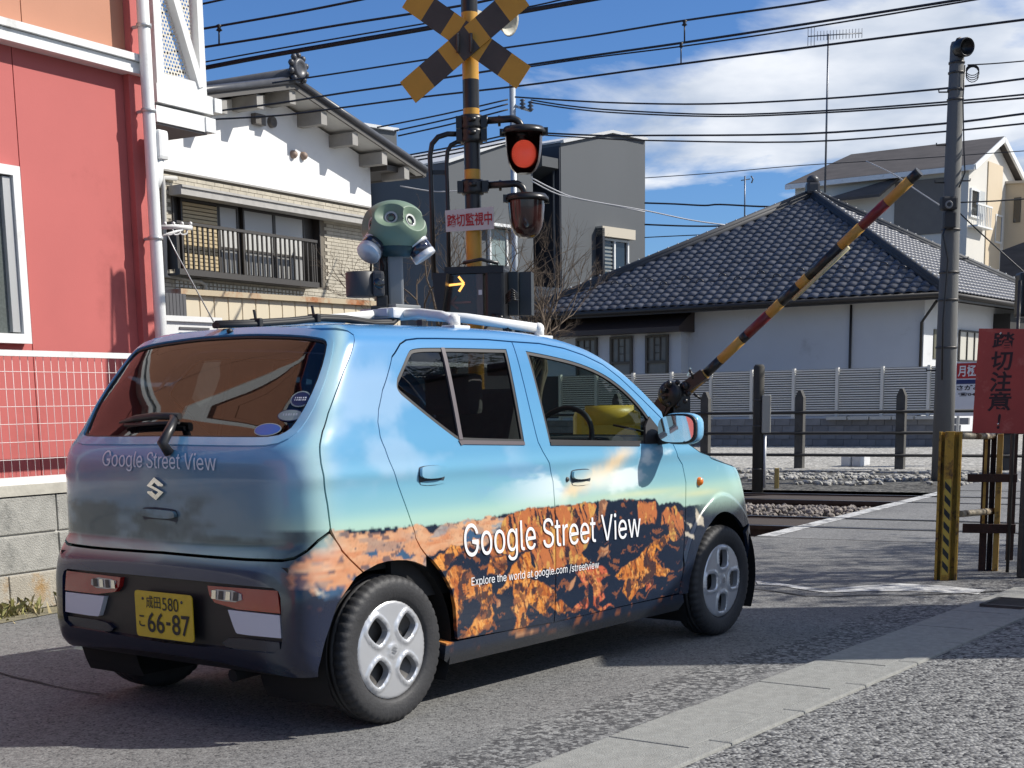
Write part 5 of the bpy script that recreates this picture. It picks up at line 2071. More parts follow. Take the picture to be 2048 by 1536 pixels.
for x, y in ((585, 309), (605, 312)):
    mb = MB()
    s_, zz = G(x, y)
    mb.lathe([(0, .1), (.05, .09), (.075, .05), (.08, 0)], PG.pt(s_, zz, 0), PG.n, 14)
    mb.build('vent_hood', mat('brown vent hood', (.26, .19, .15), .6), house)
# roof: two slopes of tile, bargeboards, purlin ends
OV = .62
for sg in (-1, 1):
    run = (sEv - sPk)
    A = lambda q, o, dz=0.0: PG.pt(sPk + sg * q, zPk - q * slope + dz, o)
    mb = MB()
    mb.prism([A(0, OV, .02), A(run, OV, .02), A(run, OV, -.04), A(0, OV, -.04)], -PG.n * (9 + OV * 2))
    rf = mb.build('roof', mat('pale soffit boards', (.60, .60, .58), .8, var=.08), house)
    mb = MB()
    mb.prism([A(0, OV + .02, .05), A(run + .04, OV + .02, .05), A(run + .04, OV + .02, -.06), A(0, OV + .02, -.07)], -PG.n * .04)
    mb.build('bargeboard', mat('dark bargeboard', (.10, .095, .09), .7), rf)
    # tile courses
    nrow = int(math.hypot(run, run * slope) / .24)
    dirn = np.array(PG.d * sg * 1.0)
    sl = np.array((dirn[0], dirn[1], -slope))
    sl /= np.linalg.norm(sl)
    up = np.cross(sl, PG.n) * (1 if np.cross(sl, PG.n)[2] > 0 else -1)
    first = None
    for r_ in range(nrow + 1):
        for c_ in range(10 if sg > 0 else 12):
            p0 = A(0, OV, .0) + sl * (.24 * r_ + .12) - PG.n * (.27 * (c_ + .5)) + up * .055
            if first is None:
                mb = MB()
                U, V_ = -PG.n, sl
                pts, fs = [], []
                for j in range(3):
                    for i in range(7):
                        x_ = -.135 + .27 * i / 6
                        y_ = -.15 + .30 * j / 2
                        h_ = .028 * math.cos((i / 6) * 2 * math.pi * .9 + .6) + .022 * (j / 2) - .01
                        pts.append(U * x_ + V_ * y_ + up * h_)
                fs = [(j * 7 + i, j * 7 + i + 1, (j + 1) * 7 + i + 1, (j + 1) * 7 + i) for j in range(2) for i in range(6)]
                pts += [p - up * .03 for p in pts[14:21]]
                fs += [(14 + i, 15 + i, 22 + i, 21 + i) for i in range(6)]
                mb.add(pts, fs, 0, False)
                first = mb.build('roof_tile', M_KAWARA, rf, origin=(0, 0, 0))
                c = first
            else:
                c = clone(first)
                c.parent = rf
            c.location = tuple(p0 - np.array(house['_o']))
    # verge tiles along the gable edge
    mb = MB()
    mb.tube([A(-.05, OV + .02, .09), A(run + .05, OV + .02, .09)], .07, 8)
    mb.build('verge_tiles', M_KAWARA, rf)
    for q in (.0, .95, 1.95, 2.95, 3.75):
        if sg > 0 or q > 0:
            if q > run - .3:
                continue
            mb = MB()
            wbox(mb, PG, sPk + sg * q - .09, sPk + sg * q + .09, zPk - q * slope - .33, zPk - q * slope - .10, .0, OV - .04)
            mb.build('purlin_end', mat('grey painted timber', (.30, .29, .27), .7, var=.2), house)
mb = MB()
mb.tube([PG.pt(sPk, zPk + .16, OV + .1), PG.pt(sPk, zPk + .16, -9)], .14, 10)
for k in range(3):
    mb.beam(PG.pt(sPk, zPk + .06 + .06 * k, OV + .05), PG.pt(sPk, zPk + .06 + .06 * k, -9), .30 - .05 * k, .05)
mb.build('ridge_cap', M_KAWARA, house)
mb = MB()
c = PG.pt(sPk, zPk + .27, OV + .13)
mb.lathe([(0, .05), (.10, .05), (.12, .07), (.17, .06), (.20, .0), (.20, -.06)], c, PG.n, 20)
for a in np.linspace(-.9, math.pi + .9, 9):
    mb.sphere(c + PG.d * .23 * math.cos(a) + np.array((0, 0, .23 * math.sin(a))), .06, 8)
mb.build('ridge_end_tile', M_KAWARA, house)
# eave side: gutter and dark timber under the right-hand eave
mb = MB()
q = sR + .02
wbox(mb, PG, sR + .003, sEv, zEv - .05, zEv + .06, -8, OV - .2)
mb.build('eave_soffit', M_BROWN, house)
mb = MB()
mb.tube([PG.pt(sEv + .06, zEv - .02, OV - .05), PG.pt(sEv + .06, zEv - .02, -8.5)], .06, 8)
mb.build('eave_gutter', M_BROWN, house)
# ornamental white bracket with a stay wire, seen past the downpipe
PBk = Plane(at(320, 460, 12)[:2], 60)
mb = MB()
b_ = lambda x, y: PBk.pt(*PBk.px(x, y))
mb.tube([b_(314, 455), b_(350, 453), b_(384, 456)], .02, 6)
for k in range(3):
    c = PBk.px(338 + 14 * k, 462)
    mb.tube([PBk.pt(c[0] + .035 * math.cos(t), c[1] + .03 * math.sin(t)) for t in np.linspace(-2.5, 2.5, 12)], .007, 5)
for k in range(4):
    p = PBk.px(330 + 17 * k, 447)
    mb.sphere(PBk.pt(*p), .016, 6)
mb.tube([b_(316, 476), b_(335, 468), b_(368, 458)], .010, 5)
brk = mb.build('wall_bracket', M_WHITE)
tag(brk, 'ornate white iron bracket on the corner of the red building', 'bracket')
mb = MB()
mb.tube([b_(335, 470), b_(352, 505), b_(436, 660)], .006, 5)
tag(mb.build('stay_wire', M_ALU), 'thin stay wire running down from the ornate white bracket', 'wire')

# --- cream corrugated shed below the gabled house
PS = Plane(at(370, 600, 19)[:2], 38)
S = lambda x, y: PS.px(x, y)
shed = thing('corrugated_shed', 'cream corrugated metal shed with rust running down from its top edge', 'shed', PS.pt(0, 0))
M_CREAM = mat('cream corrugated metal', (.66, .58, .43), .55, var=.08, vscale=2, stain=(.42, .17, .05, 1), sscale=1.3, samt=.12, stretch=(1, 1, .35))
s0, s1 = S(368, 600)[0], S(800, 620)[0]
zt_ = np.mean([S(372, 588)[1], S(740, 608)[1]])
n_ = 17
first = None
wdt = (s1 - s0) / n_
for k in range(n_):
    if first is None:
        mb = MB()
        pr = [(0, 0), (.03, .0), (.06, .012), (.94, .012), (.97, .0), (1, 0)]
        vs = [PS.pt(p[0] * wdt, 0, p[1]) for p in pr] + [PS.pt(p[0] * wdt, zt_, p[1]) for p in pr]
        mb.add(vs, [(i, i + 1, i + 7, i + 6) for i in range(5)])
        mb.v = [tuple(np.array(v) - PS.pt(0, 0)) for v in mb.v]
        first = mb.build('metal_sheet', M_CREAM, shed, origin=(0, 0, 0))
        c = first
    else:
        c = clone(first)
        c.parent = shed
    c.location = tuple(PS.d * (s0 + k * wdt))
mb = MB()
wbox(mb, PS, s0 - .1, s1, zt_ - .02, zt_ + .05, -3, .07)
mb.build('top_flashing', mat('rusty flashing', (.48, .40, .27), .6, stain=(.36, .13, .04, 1), sscale=1.5, samt=.5), shed)
mb = MB()
wbox(mb, PS, s0 - .1, s1, -.1, zt_ - .03, -3, -.02)
mb.build('body', M_CREAM, shed)
PS2 = Plane(at(322, 600, 15.5)[:2], 38)
gate_ = thing('slatted_gate', 'dark grey slatted gate beside the cream corrugated shed', 'gate', PS2.pt(0, 0))
a_, b2_ = PS2.px(322, 610), PS2.px(370, 612)
for k in range(7):
    w_ = (b2_[0] - a_[0]) / 7
    one('gate_slat', PS2, a_[0] + k * w_, a_[0] + (k + .86) * w_, .1, PS2.px(345, 587)[1], 0, .03, mat('charcoal slat', (.10, .10, .105), .5), gate_)
PL = Plane(at(335, 640, 14)[:2], 38)
bx = thing('meter_box', 'white louvred metal box standing beyond the tail of the car', 'box', PL.pt(0, 0))
a_, c_ = PL.px(332, 640), PL.px(436, 645)
zt2 = PL.px(380, 633)[1]
one('body', PL, a_[0], c_[0], 0, zt2 - .05, -.4, 0, M_WHITE, bx)
one('lid', PL, a_[0] - .03, c_[0] + .03, zt2 - .05, zt2, -.42, .03, M_WHITE, bx)
for k in range(3):
    one('louvre', PL, a_[0] + .15, c_[0] - .12, zt2 - .12 - k * .05, zt2 - .10 - k * .05, .0, .012, mat('charcoal slat', (.10, .10, .105), .5), bx)

# --- grey buildings in the middle distance
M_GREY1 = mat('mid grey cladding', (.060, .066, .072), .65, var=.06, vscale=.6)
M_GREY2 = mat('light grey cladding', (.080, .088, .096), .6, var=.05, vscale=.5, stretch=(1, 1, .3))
M_NAVY = mat('navy shade and trim', (.018, .022, .032), .5)
M_CAP = mat('pale parapet cap', (.55, .56, .56), .5)


def block(name, label, P, poly, depth, m, capm=M_CAP, cap=True):
    """gabled or flat block: poly in (s,z) on the facing plane"""
    t = thing(name, label, 'building', P.pt(poly[0][0], 0))
    mb = MB()
    mb.prism([P.pt(*q) for q in poly], -P.n * depth)
    mb.build('wall', m, t)
    if cap:
        tops = [q for q in poly if q[1] > 1]
        tops.sort()
        mb = MB()
        for a, b in zip(tops[:-1], tops[1:]):
            mb.beam(P.pt(a[0], a[1] + .04, .06), P.pt(b[0], b[1] + .04, .06), .14, .10)
            mb.beam(P.pt(a[0], a[1] + .05, -depth / 2), P.pt(b[0], b[1] + .05, -depth / 2), depth, .06)
        mb.build('parapet_cap', capm, t)
    return t


PT = Plane(at(1122, 560, 52)[:2], 40)
T = lambda x, y: PT.px(x, y)
q = [(T(1124, 585)[0], -.2), (T(1290, 585)[0], -.2), T(1288, 281), T(1220, 266), T(1122, 286)]
q[4] = (q[0][0], q[4][1])
q[2] = (q[1][0], q[2][1])
tower = block('grey_tower_house', 'tall grey house with a shallow pointed top and one shuttered window', PT, q, 7, M_GREY2)
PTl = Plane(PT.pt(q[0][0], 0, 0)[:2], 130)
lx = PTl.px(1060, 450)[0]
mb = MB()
wbox(mb, PTl, lx - 3, -.02, 0, PTl.px(1118, 292)[1], .004, .06)  # thin navy sheet: the grey wall's shaded side put into colour
mb.build('navy_shade_sheet', M_NAVY, tower)
mb = MB()
e0 = PTl.px(1062, 372)
mb.prism([PTl.pt(-.05, PTl.px(1118, 318)[1], .07), PTl.pt(-.05, PTl.px(1118, 338)[1], .07), PTl.pt(e0[0], PTl.px(1062, 372)[1], .07), PTl.pt(e0[0], PTl.px(1062, 352)[1], .07)], PTl.n * .9)
mb.build('lean_to_roof', M_GREY1, tower)
mb = MB()
mb.tube([PTl.pt(PTl.px(1112, 400)[0], PTl.px(1112, 340)[1], .12), PTl.pt(PTl.px(1112, 400)[0], 0, .12)], .05, 6)
mb.build('downpipe', M_GREY1, tower)
s0, s1, z0, z1 = T(1197, 500)[0], T(1253, 500)[0], T(1222, 575)[1], T(1222, 478)[1]
mb = MB()
wbox(mb, PT, s0 - .15, s1 + .15, z1 + .02, T(1222, 457)[1], .0, .30)
mb.build('shutter_box', mat('cream shutter box', (.52, .47, .38), .6), tower)
mb = MB()
wbox(mb, PT, s0 - .15, s0 - .03, z0, z1 + .3, .0, .30)
mb.build('shutter_guide', M_NAVY, tower)
mb = MB()
for e_ in ((s0, s0 + .08, z0, z1), (s1 - .08, s1, z0, z1), (s0 + .08, s1 - .08, z1 - .08, z1), ((s0 + s1) / 2 - .06, (s0 + s1) / 2 + .02, z0, z1 - .08), ((s0 + s1) / 2 + .02, s1 - .08, z0 + .5, z0 + .58)):
    wbox(mb, PT, *e_, .0, .12)
wn_ = mb.build('window', M_WHITE, tower)
one('pane', PT, s0 + .08, s1 - .08, z0, z1 - .08, .002, .04, M_PANE, wn_)
for k in range(12):
    zz = z0 + (z1 - z0 - .1) * k / 12
    one('blind_slat', PT, s0 + .10, (s0 + s1) / 2 - .08, zz, zz + .07, .045, .06, mat('grey blind slat', (.2, .22, .22), .5), wn_)
PM = Plane(at(893, 500, 48)[:2], 40)
Mm = lambda x, y: PM.px(x, y)
q = [(Mm(893, 500)[0], -.2), (Mm(1066, 500)[0], -.2), (Mm(1066, 400)[0], Mm(1066, 296)[1]), (Mm(1020, 400)[0], Mm(1020, 284)[1]), (Mm(893, 400)[0], Mm(893, 326)[1])]
mid = block('grey_wide_house', 'wide mid-grey house behind the crossing signal with sloping white roof edge', PM, q, 9, M_GREY2)
s0, s1 = Mm(975, 480)[0], Mm(1012, 480)[0]
mb = MB()
for e_ in ((s0, s0 + .08), (s1 - .08, s1)):
    wbox(mb, PM, *e_, Mm(990, 530)[1], Mm(990, 458)[1], 0, .1)
wbox(mb, PM, s0 - .2, s1 + .6, Mm(990, 456)[1], Mm(990, 450)[1], 0, .4)
w_ = mb.build('window', M_WHITE, mid)
one('pane', PM, s0 + .08, s1 - .08, Mm(990, 530)[1], Mm(990, 458)[1], .002, .05, mat('pale green glass', (.22, .27, .26), .2), w_)
PD2 = Plane(at(715, 300, 50)[:2], 41)
E2 = lambda x, y: PD2.px(x, y)
q = [(E2(714, 300)[0], 0), (E2(794, 300)[0], 0), (E2(794, 300)[0], E2(794, 263)[1]), (E2(714, 300)[0], E2(714, 251)[1])]
block('grey_roof_tower', 'dark grey box tower rising behind the gabled roof', PD2, q, 4, M_GREY1)
mb = MB()
mb.bbox(at(776, 318, 46.5), (.6, .5, .45), bev=.03)
mb.lathe([(.18, .0), (.16, .02), (0, .02)], at(777, 318, 46.24), (0, -1, 0), 12, mi=0)
tag(mb.build('outdoor_unit', mat('beige unit', (.40, .38, .32), .6)), 'small beige outdoor unit on the low dark grey roof', 'air conditioner')
# --- house with the hipped blue-grey tile roof
zE = 1.18 + 38 * 0.0  # eave height from the near right corner
c0 = at(1888, 580, 38)
zE = c0[2]


def onz(x, y, z):
    d = ray(x, y)
    return CPOS + d * ((z - CAMH) / d[2])


cR = c0
cL = onz(1046, 628, zE)
pk = at(1625, 392, 46)
fd_ = (cR - cL) / np.linalg.norm(cR - cL)              # along the front eave, to the right
inn_ = np.array((-fd_[1], fd_[0], 0))                  # away from the viewer
Wd = np.linalg.norm(cR - cL)
cB = cR + inn_ * Wd
cBL = cL + inn_ * Wd
th_ = thing('tile_roof_house', 'low white house with a big hipped blue-grey tile roof', 'house', (cL + cR) / 2 * np.array((1, 1, 0)))
M_BTILE = mat('blue-grey glazed tile', (.072, .076, .092), .36, var=.25, vscale=2, per_object=.28)
M_WALLW = mat('white wall render', (.62, .63, .64), .85, var=.04, vscale=1, stain=(.50, .50, .50, 1), sscale=.7, samt=.15)
M_EAVE = mat('dark brown eave', (.03, .026, .024), .55)
mb = MB()
dz = np.array((0, 0, -.10))
mb.add([cL + dz, cR + dz, cB + dz, cBL + dz, pk + dz], [(0, 1, 4), (1, 2, 4), (2, 3, 4), (3, 0, 4), (3, 2, 1, 0)])
mb.build('roof_deck', M_EAVE, th_)
HO = np.array(th_['_o'])


def tile_mesh(U, V_, N, w, h):
    pts, fs = [], []
    nu, nv = 6, 2
    for j in range(nv + 1):
        for i in range(nu + 1):
            a = i / nu
            x_ = -w / 2 + w * a
            hh = .034 * (math.sin(a * math.pi * 1.35 - .1)) + .030 * (j / nv)
            y_ = -h * .58 + h * 1.16 * j / nv + (.035 * math.sin(a * math.pi) if j == nv else 0)
            pts.append(U * x_ + V_ * y_ + N * hh)
    k = nu + 1
    fs = [(j * k + i, (j + 1) * k + i, (j + 1) * k + i + 1, j * k + i + 1) for j in range(nv) for i in range(nu)]
    b = len(pts)
    pts += [p - N * .032 - V_ * .004 for p in pts[nv * k:]]
    fs += [(nv * k + i, b + i, b + i + 1, nv * k + i + 1) for i in range(nu)]
    mb = MB()
    mb.add(pts, fs, 0, True)
    return mb


def tiled_slope(a, b, top, parent, limit, tw=.30, tl=.265):
    """cover the triangle a-b-top (a,b on the eave) with pantiles"""
    U = (b - a) / np.linalg.norm(b - a)
    mid_ = a + U * ((top - a) @ U)
    S_ = top - mid_
    H_ = np.linalg.norm(S_)
    V_ = -S_ / H_
    N = np.cross(U, -V_)
    if N[2] < 0:
        N = -N
    La = (top - a) @ U
    Lt = np.linalg.norm(b - a)
    spots = []
    nr = int(H_ / tl)
    for r_ in range(nr):
        y = tl * (r_ + .42)
        f = y / H_
        x0, x1 = La * f, Lt - (Lt - La) * f
        k0 = int(math.ceil((x0 + .05) / tw - .5))
        for k in range(k0, int((x1 - .05) / tw) + 1):
            x = (k + .5) * tw
            if x0 + .02 < x < x1 - .02:
                spots.append((a + U * x - V_ * y + N * .01, r_, k))
    return U, V_, N, spots


U, V_, N, spots = tiled_slope(cL, cR, pk, th_, 300)
spots.sort(key=lambda q: np.linalg.norm(q[0] - CPOS))
tm = tile_mesh(U, V_, N, .30, .265).build('roof_tile', M_BTILE, th_, origin=(0, 0, 0))
tm.parent = th_
rest = MB()
base_v, base_f = [np.array(v.co[:]) for v in tm.data.vertices], [tuple(p.vertices) for p in tm.data.polygons]
for k, (p, r_, c_) in enumerate(spots):
    jit = N * random.uniform(-.004, .004)
    if k < 300:
        c = tm if k == 0 else clone(tm)
        c.parent = th_
        c.location = tuple(p + jit - HO)
    else:
        rest.add([v + p + jit for v in base_v], base_f, 0, True)
U2, V2, N2_, spots2 = tiled_slope(cR, cB, pk, th_, 0)
tm2 = tile_mesh(U2, V2, N2_, .30, .265)
bv, bf_ = [np.array(v) for v in tm2.v], tm2.f
for p, r_, c_ in spots2:
    rest.add([v + p for v in bv], bf_, 0, True)
struct(rest.build('roof_tiles_beyond', mat('blue-grey glazed tile mass', (.072, .078, .097), .44, var=.35, vscale=3.3), th_), 'stuff')
# hips with pale dots painting the sunlit cap ends, ridge finial
M_DOT = mat('sunlit cap end dot', (.6, .6, .58), .7)
for a, nm in ((cL, 0), (cR, 1), (cB, 2)):
    d = pk - a
    L = np.linalg.norm(d)
    d /= L
    nrm = np.array((0, 0, 1.0))
    hip = MB()
    hip.tube([a + nrm * .10 - d * .1, pk + nrm * .12], .10, 8)
    hip.tube([a + nrm * .02 - d * .1, pk + nrm * .03], .13, 6)
    ho = hip.build('hip_ridge', mat('matt ridge tile', (.045, .048, .055), .65, var=.2), th_)
    nd = int(L / .32)
    dm_ = MB()
    dm_.sphere((0, 0, 0), (.034, .034, .034), 6)
    d0 = dm_.build('cap_end_dot', M_DOT, ho, origin=(0, 0, 0))
    for k in range(nd):
        c = d0 if k == 0 else clone(d0)
        c.parent = ho
        c.location = tuple(a + d * (.3 + k * .32) + nrm * .205 - HO)
mb = MB()
mb.bbox(pk + np.array((0, 0, .22)), (.40, .40, .36), bev=.08)
mb.sphere(pk + np.array((0, 0, .46)), (.20, .20, .16), 10)
mb.build('ridge_finial', mat('dark finial tile', (.05, .05, .055), .4), th_)
# snow guards: small loops standing on two courses
sgm = MB()
sgm.tube([U * .11 * math.cos(t) + N * (.05 + .09 * math.sin(t)) for t in np.linspace(0, math.pi, 9)], .016, 5)
sg0 = sgm.build('snow_guard', mat('dark finial tile', (.05, .05, .055), .4), th_, origin=(0, 0, 0))
ks = 0
for p, r_, c_ in sorted(spots, key=lambda q: (q[1], q[2])):
    if (r_ == 5 and c_ % 4 == 0) or (r_ == 4 and c_ % 4 == 2):
        c = sg0 if ks == 0 else clone(sg0)
        c.parent = th_
        c.location = tuple(p + N * .02 - HO)
        ks += 1
# eave boards and gutters
for a, b in ((cL, cR), (cR, cB)):
    d = (b - a) / np.linalg.norm(b - a)
    o_ = np.cross(d, (0, 0, 1.0))
    mb = MB()
    mb.beam(a - d * .05 + np.array((0, 0, -.13)), b + d * .05 + np.array((0, 0, -.13)), .06, .18)
    mb.build('fascia', M_EAVE, th_)
    mb = MB()
    mb.tube([a - d * .1 + o_ * .09 + np.array((0, 0, -.10)), b + d * .1 + o_ * .09 + np.array((0, 0, -.10))], .065, 8)
    mb.build('eave_gutter', M_EAVE, th_)
# walls
OVH = .75
wR = cR - fd_ * OVH + inn_ * OVH
wL = cL + fd_ * OVH + inn_ * OVH
PF = Plane(wL[:2], math.degrees(math.atan2(fd_[0], fd_[1])))
FL = lambda x, y, o=0.0: PF.px(x, y, o)
wl_ = np.linalg.norm(wR - wL)
mb = MB()
wbox(mb, PF, 0, wl_, -.2, zE - .12, -(Wd - 2 * OVH), 0)
mb.build('wall', M_WALLW, th_)
PR = Plane(wR[:2], math.degrees(math.atan2(inn_[0], inn_[1])))
s0 = FL(1092, 700, .45)[0]
s1 = FL(1362, 690, .45)[0]
zb_ = FL(1240, 668, .45)[1]
mb = MB()
wbox(mb, PF, s0, s1, .3, zb_, .002, .45)
mb.build('window_bay', M_WALLW, th_)
za_ = FL(1250, 640, .7)[1]
mb = MB()
mb.prism([PF.pt(s0 - .25, zb_ - .02, .004), PF.pt(s0 - .25, za_ + .22, .004), PF.pt(s0 - .25, zb_ + .12, .95), PF.pt(s0 - .25, zb_ - .02, .95)], PF.d * (s1 - s0 + .45))
mb.build('awning', mat('dark brown awning', (.045, .030, .024), .5), th_)
M_LAT = mat('bronze lattice', (.10, .085, .065), .5, metal=.3)
for xa, xb in ((1154, 1196), (1222, 1266), (1293, 1338)):
    a, b = FL(xa, 700, .45)[0], FL(xb, 700, .45)[0]
    z1, z0 = zb_ - .08, FL(1260, 748, .45)[1]
    mb = MB()
    for e_ in ((a, a + .07, z0, z1), (b - .07, b, z0, z1), (a + .07, b - .07, z1 - .07, z1), (a + .07, b - .07, z0 + .30, z0 + .37)):
        wbox(mb, PF, *e_, .452, .54)
    w_ = mb.build('window', M_LAT, th_)
    one('pane', PF, a + .07, b - .07, z0, z1 - .07, .452, .47, mat('tan curtained glass', (.20, .19, .165), .3, var=.2, vscale=4), w_)
    for k in (1, 2):
        x_ = a + .07 + (b - a - .14) * k / 3
        one('lattice_bar', PF, x_ - .018, x_ + .018, z0 + .37, z1 - .07, .475, .50, M_LAT, w_)
    for k in (1, 2):
        zz = z0 + .37 + (z1 - z0 - .44) * k / 3
        one('lattice_bar', PF, a + .07 + (b - a - .14) / 3 + .02, a + .07 + (b - a - .14) * 2 / 3 - .02, zz - .015, zz + .015, .475, .498, M_LAT, w_)
for x in (1364, 1702):
    s_ = FL(x, 680)[0]
    mb = MB()
    mb.tube([PF.pt(s_, zE - .2, .05), PF.pt(s_, .2, .05)], .035, 6)
    mb.build('downpipe', M_EAVE, th_)
mb = MB()
mb.tube([PF.pt(wl_ + .5, zE - .25, .55), PF.pt(wl_ - .05, zE - .75, .06), PF.pt(wl_ - .05, .2, .06)], .04, 6)
mb.build('downpipe', M_EAVE, th_)
# right-hand wall: shutter strip, window with bars, dark porch beyond
RR = lambda x, y, o=0.0: PR.px(x, y, o)
for xa, xb, m_, nm in ((1866, 1880, mat('olive shutter', (.10, .095, .06), .6), 'shutter'), (1916, 1960, mat('cream lit curtain', (.52, .50, .44), .6), 'window')):
    a, b = RR(xa, 690)[0], RR(xb, 690)[0]
    z0, z1 = RR(1930, 720)[1], RR(1930, 664)[1]
    w_ = one(nm, PR, a, b, z0, z1, .0, .03, m_, th_)
    if nm == 'window':
        for k in range(4):
            x_ = a + (b - a) * k / 3
            one('window_bar', PR, x_ - .03, x_ + .03, z0, z1, .03, .06, M_EAVE, w_)
        one('window_bar', PR, a, b, z0 - .05, z0, .03, .06, M_EAVE, w_)
        one('window_bar', PR, a, b, z1, z1 + .05, .03, .06, M_EAVE, w_)
one('porch', PR, RR(1986, 650)[0], RR(1986, 650)[0] + 5, 0, zE - .3, .002, .5, mat('dark porch', (.02, .019, .018), .8), th_)

# TV aerial on the roof peak
ant = thing('tv_aerial', 'tall thin TV aerial with a comb of short rods above the tile roof', 'aerial', pk)
ab, at_ = at(1650, 385, 45.5), at(1657, 68, 45.5)
mb = MB()
mb.tube([ab, at_], .032, 6)
mb.build('mast', mat('grey aerial metal', (.16, .17, .19), .4, metal=.6), ant)
mb = MB()
p0, p1 = at(1616, 73, 45.4), at(1724, 66, 45.4)
mb.tube([p0, p1], .018, 5)
mb.build('boom', mat('grey aerial metal', (.16, .17, .19), .4, metal=.6), ant)
for k in range(18):
    f = k / 17
    p = p0 + (p1 - p0) * f
    h_ = .26 if k < 3 else .13
    mb = MB()
    mb.tube([p + np.array((0, 0, -h_)), p + np.array((0, 0, h_))], .009, 4)
    mb.build('rod', mat('grey aerial metal', (.16, .17, .19), .4, metal=.6), ant)
ant2 = thing('small_aerial', 'short distant TV aerial left of the roof peak', 'aerial', at(1490, 430, 60))
mb = MB()
mb.tube([at(1489, 470, 60), at(1490, 352, 60)], .03, 5)
mb.tube([at(1482, 361, 60), at(1500, 358, 60)], .02, 5)
mb.tube([at(1502, 352, 60), at(1506, 358, 60), at(1503, 366, 60)], .03, 5)
mb.build('mast', mat('grey aerial metal', (.16, .17, .19), .4, metal=.6), ant2)

# --- cream house far right
PC = Plane(at(1945, 400, 62)[:2], 126)
Cq = lambda x, y, o=0.0: PC.px(x, y, o)
ch = thing('cream_house', 'cream and white two-storey house with a brown slate roof behind the pole', 'house', PC.pt(0, 0))
M_CRH = mat('cream render', (.60, .50, .36), .8, var=.04, vscale=.6)
M_CRW = mat('off-white render', (.62, .60, .55), .8, var=.04, vscale=.6)
M_SLATE = mat('brown slate', (.085, .075, .07), .8, var=.3, vscale=1.2, stretch=(1, 1, 6))
eL, eR = Cq(1583, 372), Cq(1897, 334)
zEc = (eL[1] + eR[1]) / 2
rdg_l, rdg_r = at(1642, 331, 64), at(1945, 296, 64)
sL_, sR_ = Cq(1590, 400)[0], Cq(1936, 400)[0]
mb = MB()
wbox(mb, PC, sL_, sR_, 0, zEc, -6.5, 0)
mb.build('wall', M_CRW, ch)
inC = -PC.n
yr = 3.25
zrC = zEc + 1.55
mb = MB()
A0, A1 = PC.pt(sL_ - .3, zEc, .35), PC.pt(sR_ + .35, zEc, .35)
R0, R1 = PC.pt(sL_ + 1.2, zrC, -yr), PC.pt(sR_ + .35, zrC, -yr)
B0, B1 = PC.pt(sL_ - .3, zEc, -6.85), PC.pt(sR_ + .35, zEc, -6.85)
mb.add([A0, A1, R1, R0, B0, B1], [(0, 1, 2, 3), (3, 2, 5, 4), (4, 0, 3)])
dn = np.array((0, 0, -.12))
mb.add([A0 + dn, A1 + dn, R1 + dn, R0 + dn, B0 + dn, B1 + dn], [(3, 2, 1, 0), (4, 5, 2, 3)])
mb.build('roof', M_SLATE, ch)
mb = MB()
mb.beam(A0 + dn, A1 + dn, .14, .20)
mb.beam(A1 + dn, R1 + dn, .10, .22)
mb.beam(B1 + dn, R1 + dn, .10, .22)
mb.build('eave_board', M_WHITE, ch)
PCr = Plane(PC.pt(sR_, 0)[:2], 36)
mb = MB()
mb.prism([PCr.pt(.02, zEc - .1, -.3), PCr.pt(6.48, zEc - .1, -.3), PCr.pt(3.25, zrC - .15, -.3)], PCr.n * .298)
mb.build('gable_wall', M_CRW, ch)
Cr = lambda x, y, o=0.0: PCr.px(x, y, o)
s0 = Cr(1938, 400)[0]
one('gable_panel', PCr, 2.3, 4.2, 3.6, zrC - 1.1, .002, .05, M_CRH, ch)
one('side_wall_panel', PCr, 2.3, 4.2, 0, 3.4, .002, .05, M_CRH, ch)
mb = MB()
s0, s1 = sL_ + 5.2 * 0 + Cq(1790, 400)[0], Cq(1893, 400)[0]
wbox(mb, PC, Cq(1790, 400)[0], Cq(1895, 400)[0], Cq(1840, 470)[1], Cq(1840, 360)[1], .002, .05)
mb.build('brown_wall_panel', mat('taupe cladding', (.16, .145, .13), .75, var=.08), ch)
mb = MB()
mb.prism([PC.pt(Cq(1672, 400)[0], Cq(1672, 392)[1], .02), PC.pt(Cq(1800, 400)[0], Cq(1800, 352)[1], .02), PC.pt(Cq(1775, 400)[0], Cq(1775, 392)[1], .9), PC.pt(Cq(1660, 400)[0], Cq(1660, 404)[1], .9)], (0, 0, -.12))
mb.build('lower_roof', M_SLATE, ch)
for k, (x0, x1, y0, y1) in enumerate(((1939, 1956, 378, 436), (1990, 2004, 430, 488))):
    a, b, z0, z1 = Cr(x0, 400)[0], Cr(x1, 400)[0], Cr((x0 + x1) / 2, y1)[1], Cr((x0 + x1) / 2, y0)[1]
    mb = MB()
    for e_ in ((a, a + .08, z0, z1), (b - .08, b, z0, z1), (a + .08, b - .08, z1 - .08, z1), (a + .08, b - .08, z0, z0 + .08)):
        wbox(mb, PCr, *e_, 0, .08)
    w_ = mb.build('window', M_WHITE, ch)
    one('pane', PCr, a + .08, b - .08, z0 + .08, z1 - .08, .003, .03, M_PANE, w_)
    if k == 0:
        one('sliding_shutter', PCr, b, b + .7, z0, z1, .003, .06, mat('pale grey shutter', (.48, .5, .5), .5), w_)
        for j in range(9):
            one('balcony_bar', PCr, a + j * (b - a) * 1.6 / 8, a + j * (b - a) * 1.6 / 8 + .03, z0 - .35, z0 + .45, .35, .38, M_WHITE, w_)
        mb = MB()
        wbox(mb, PCr, a - .1, a + (b - a) * 1.7, z0 + .45, z0 + .52, .33, .40)
        wbox(mb, PCr, a - .1, a + (b - a) * 1.7, z0 - .42, z0 - .35, 0, .42)
        mb.build('balcony_rail', M_WHITE, w_)
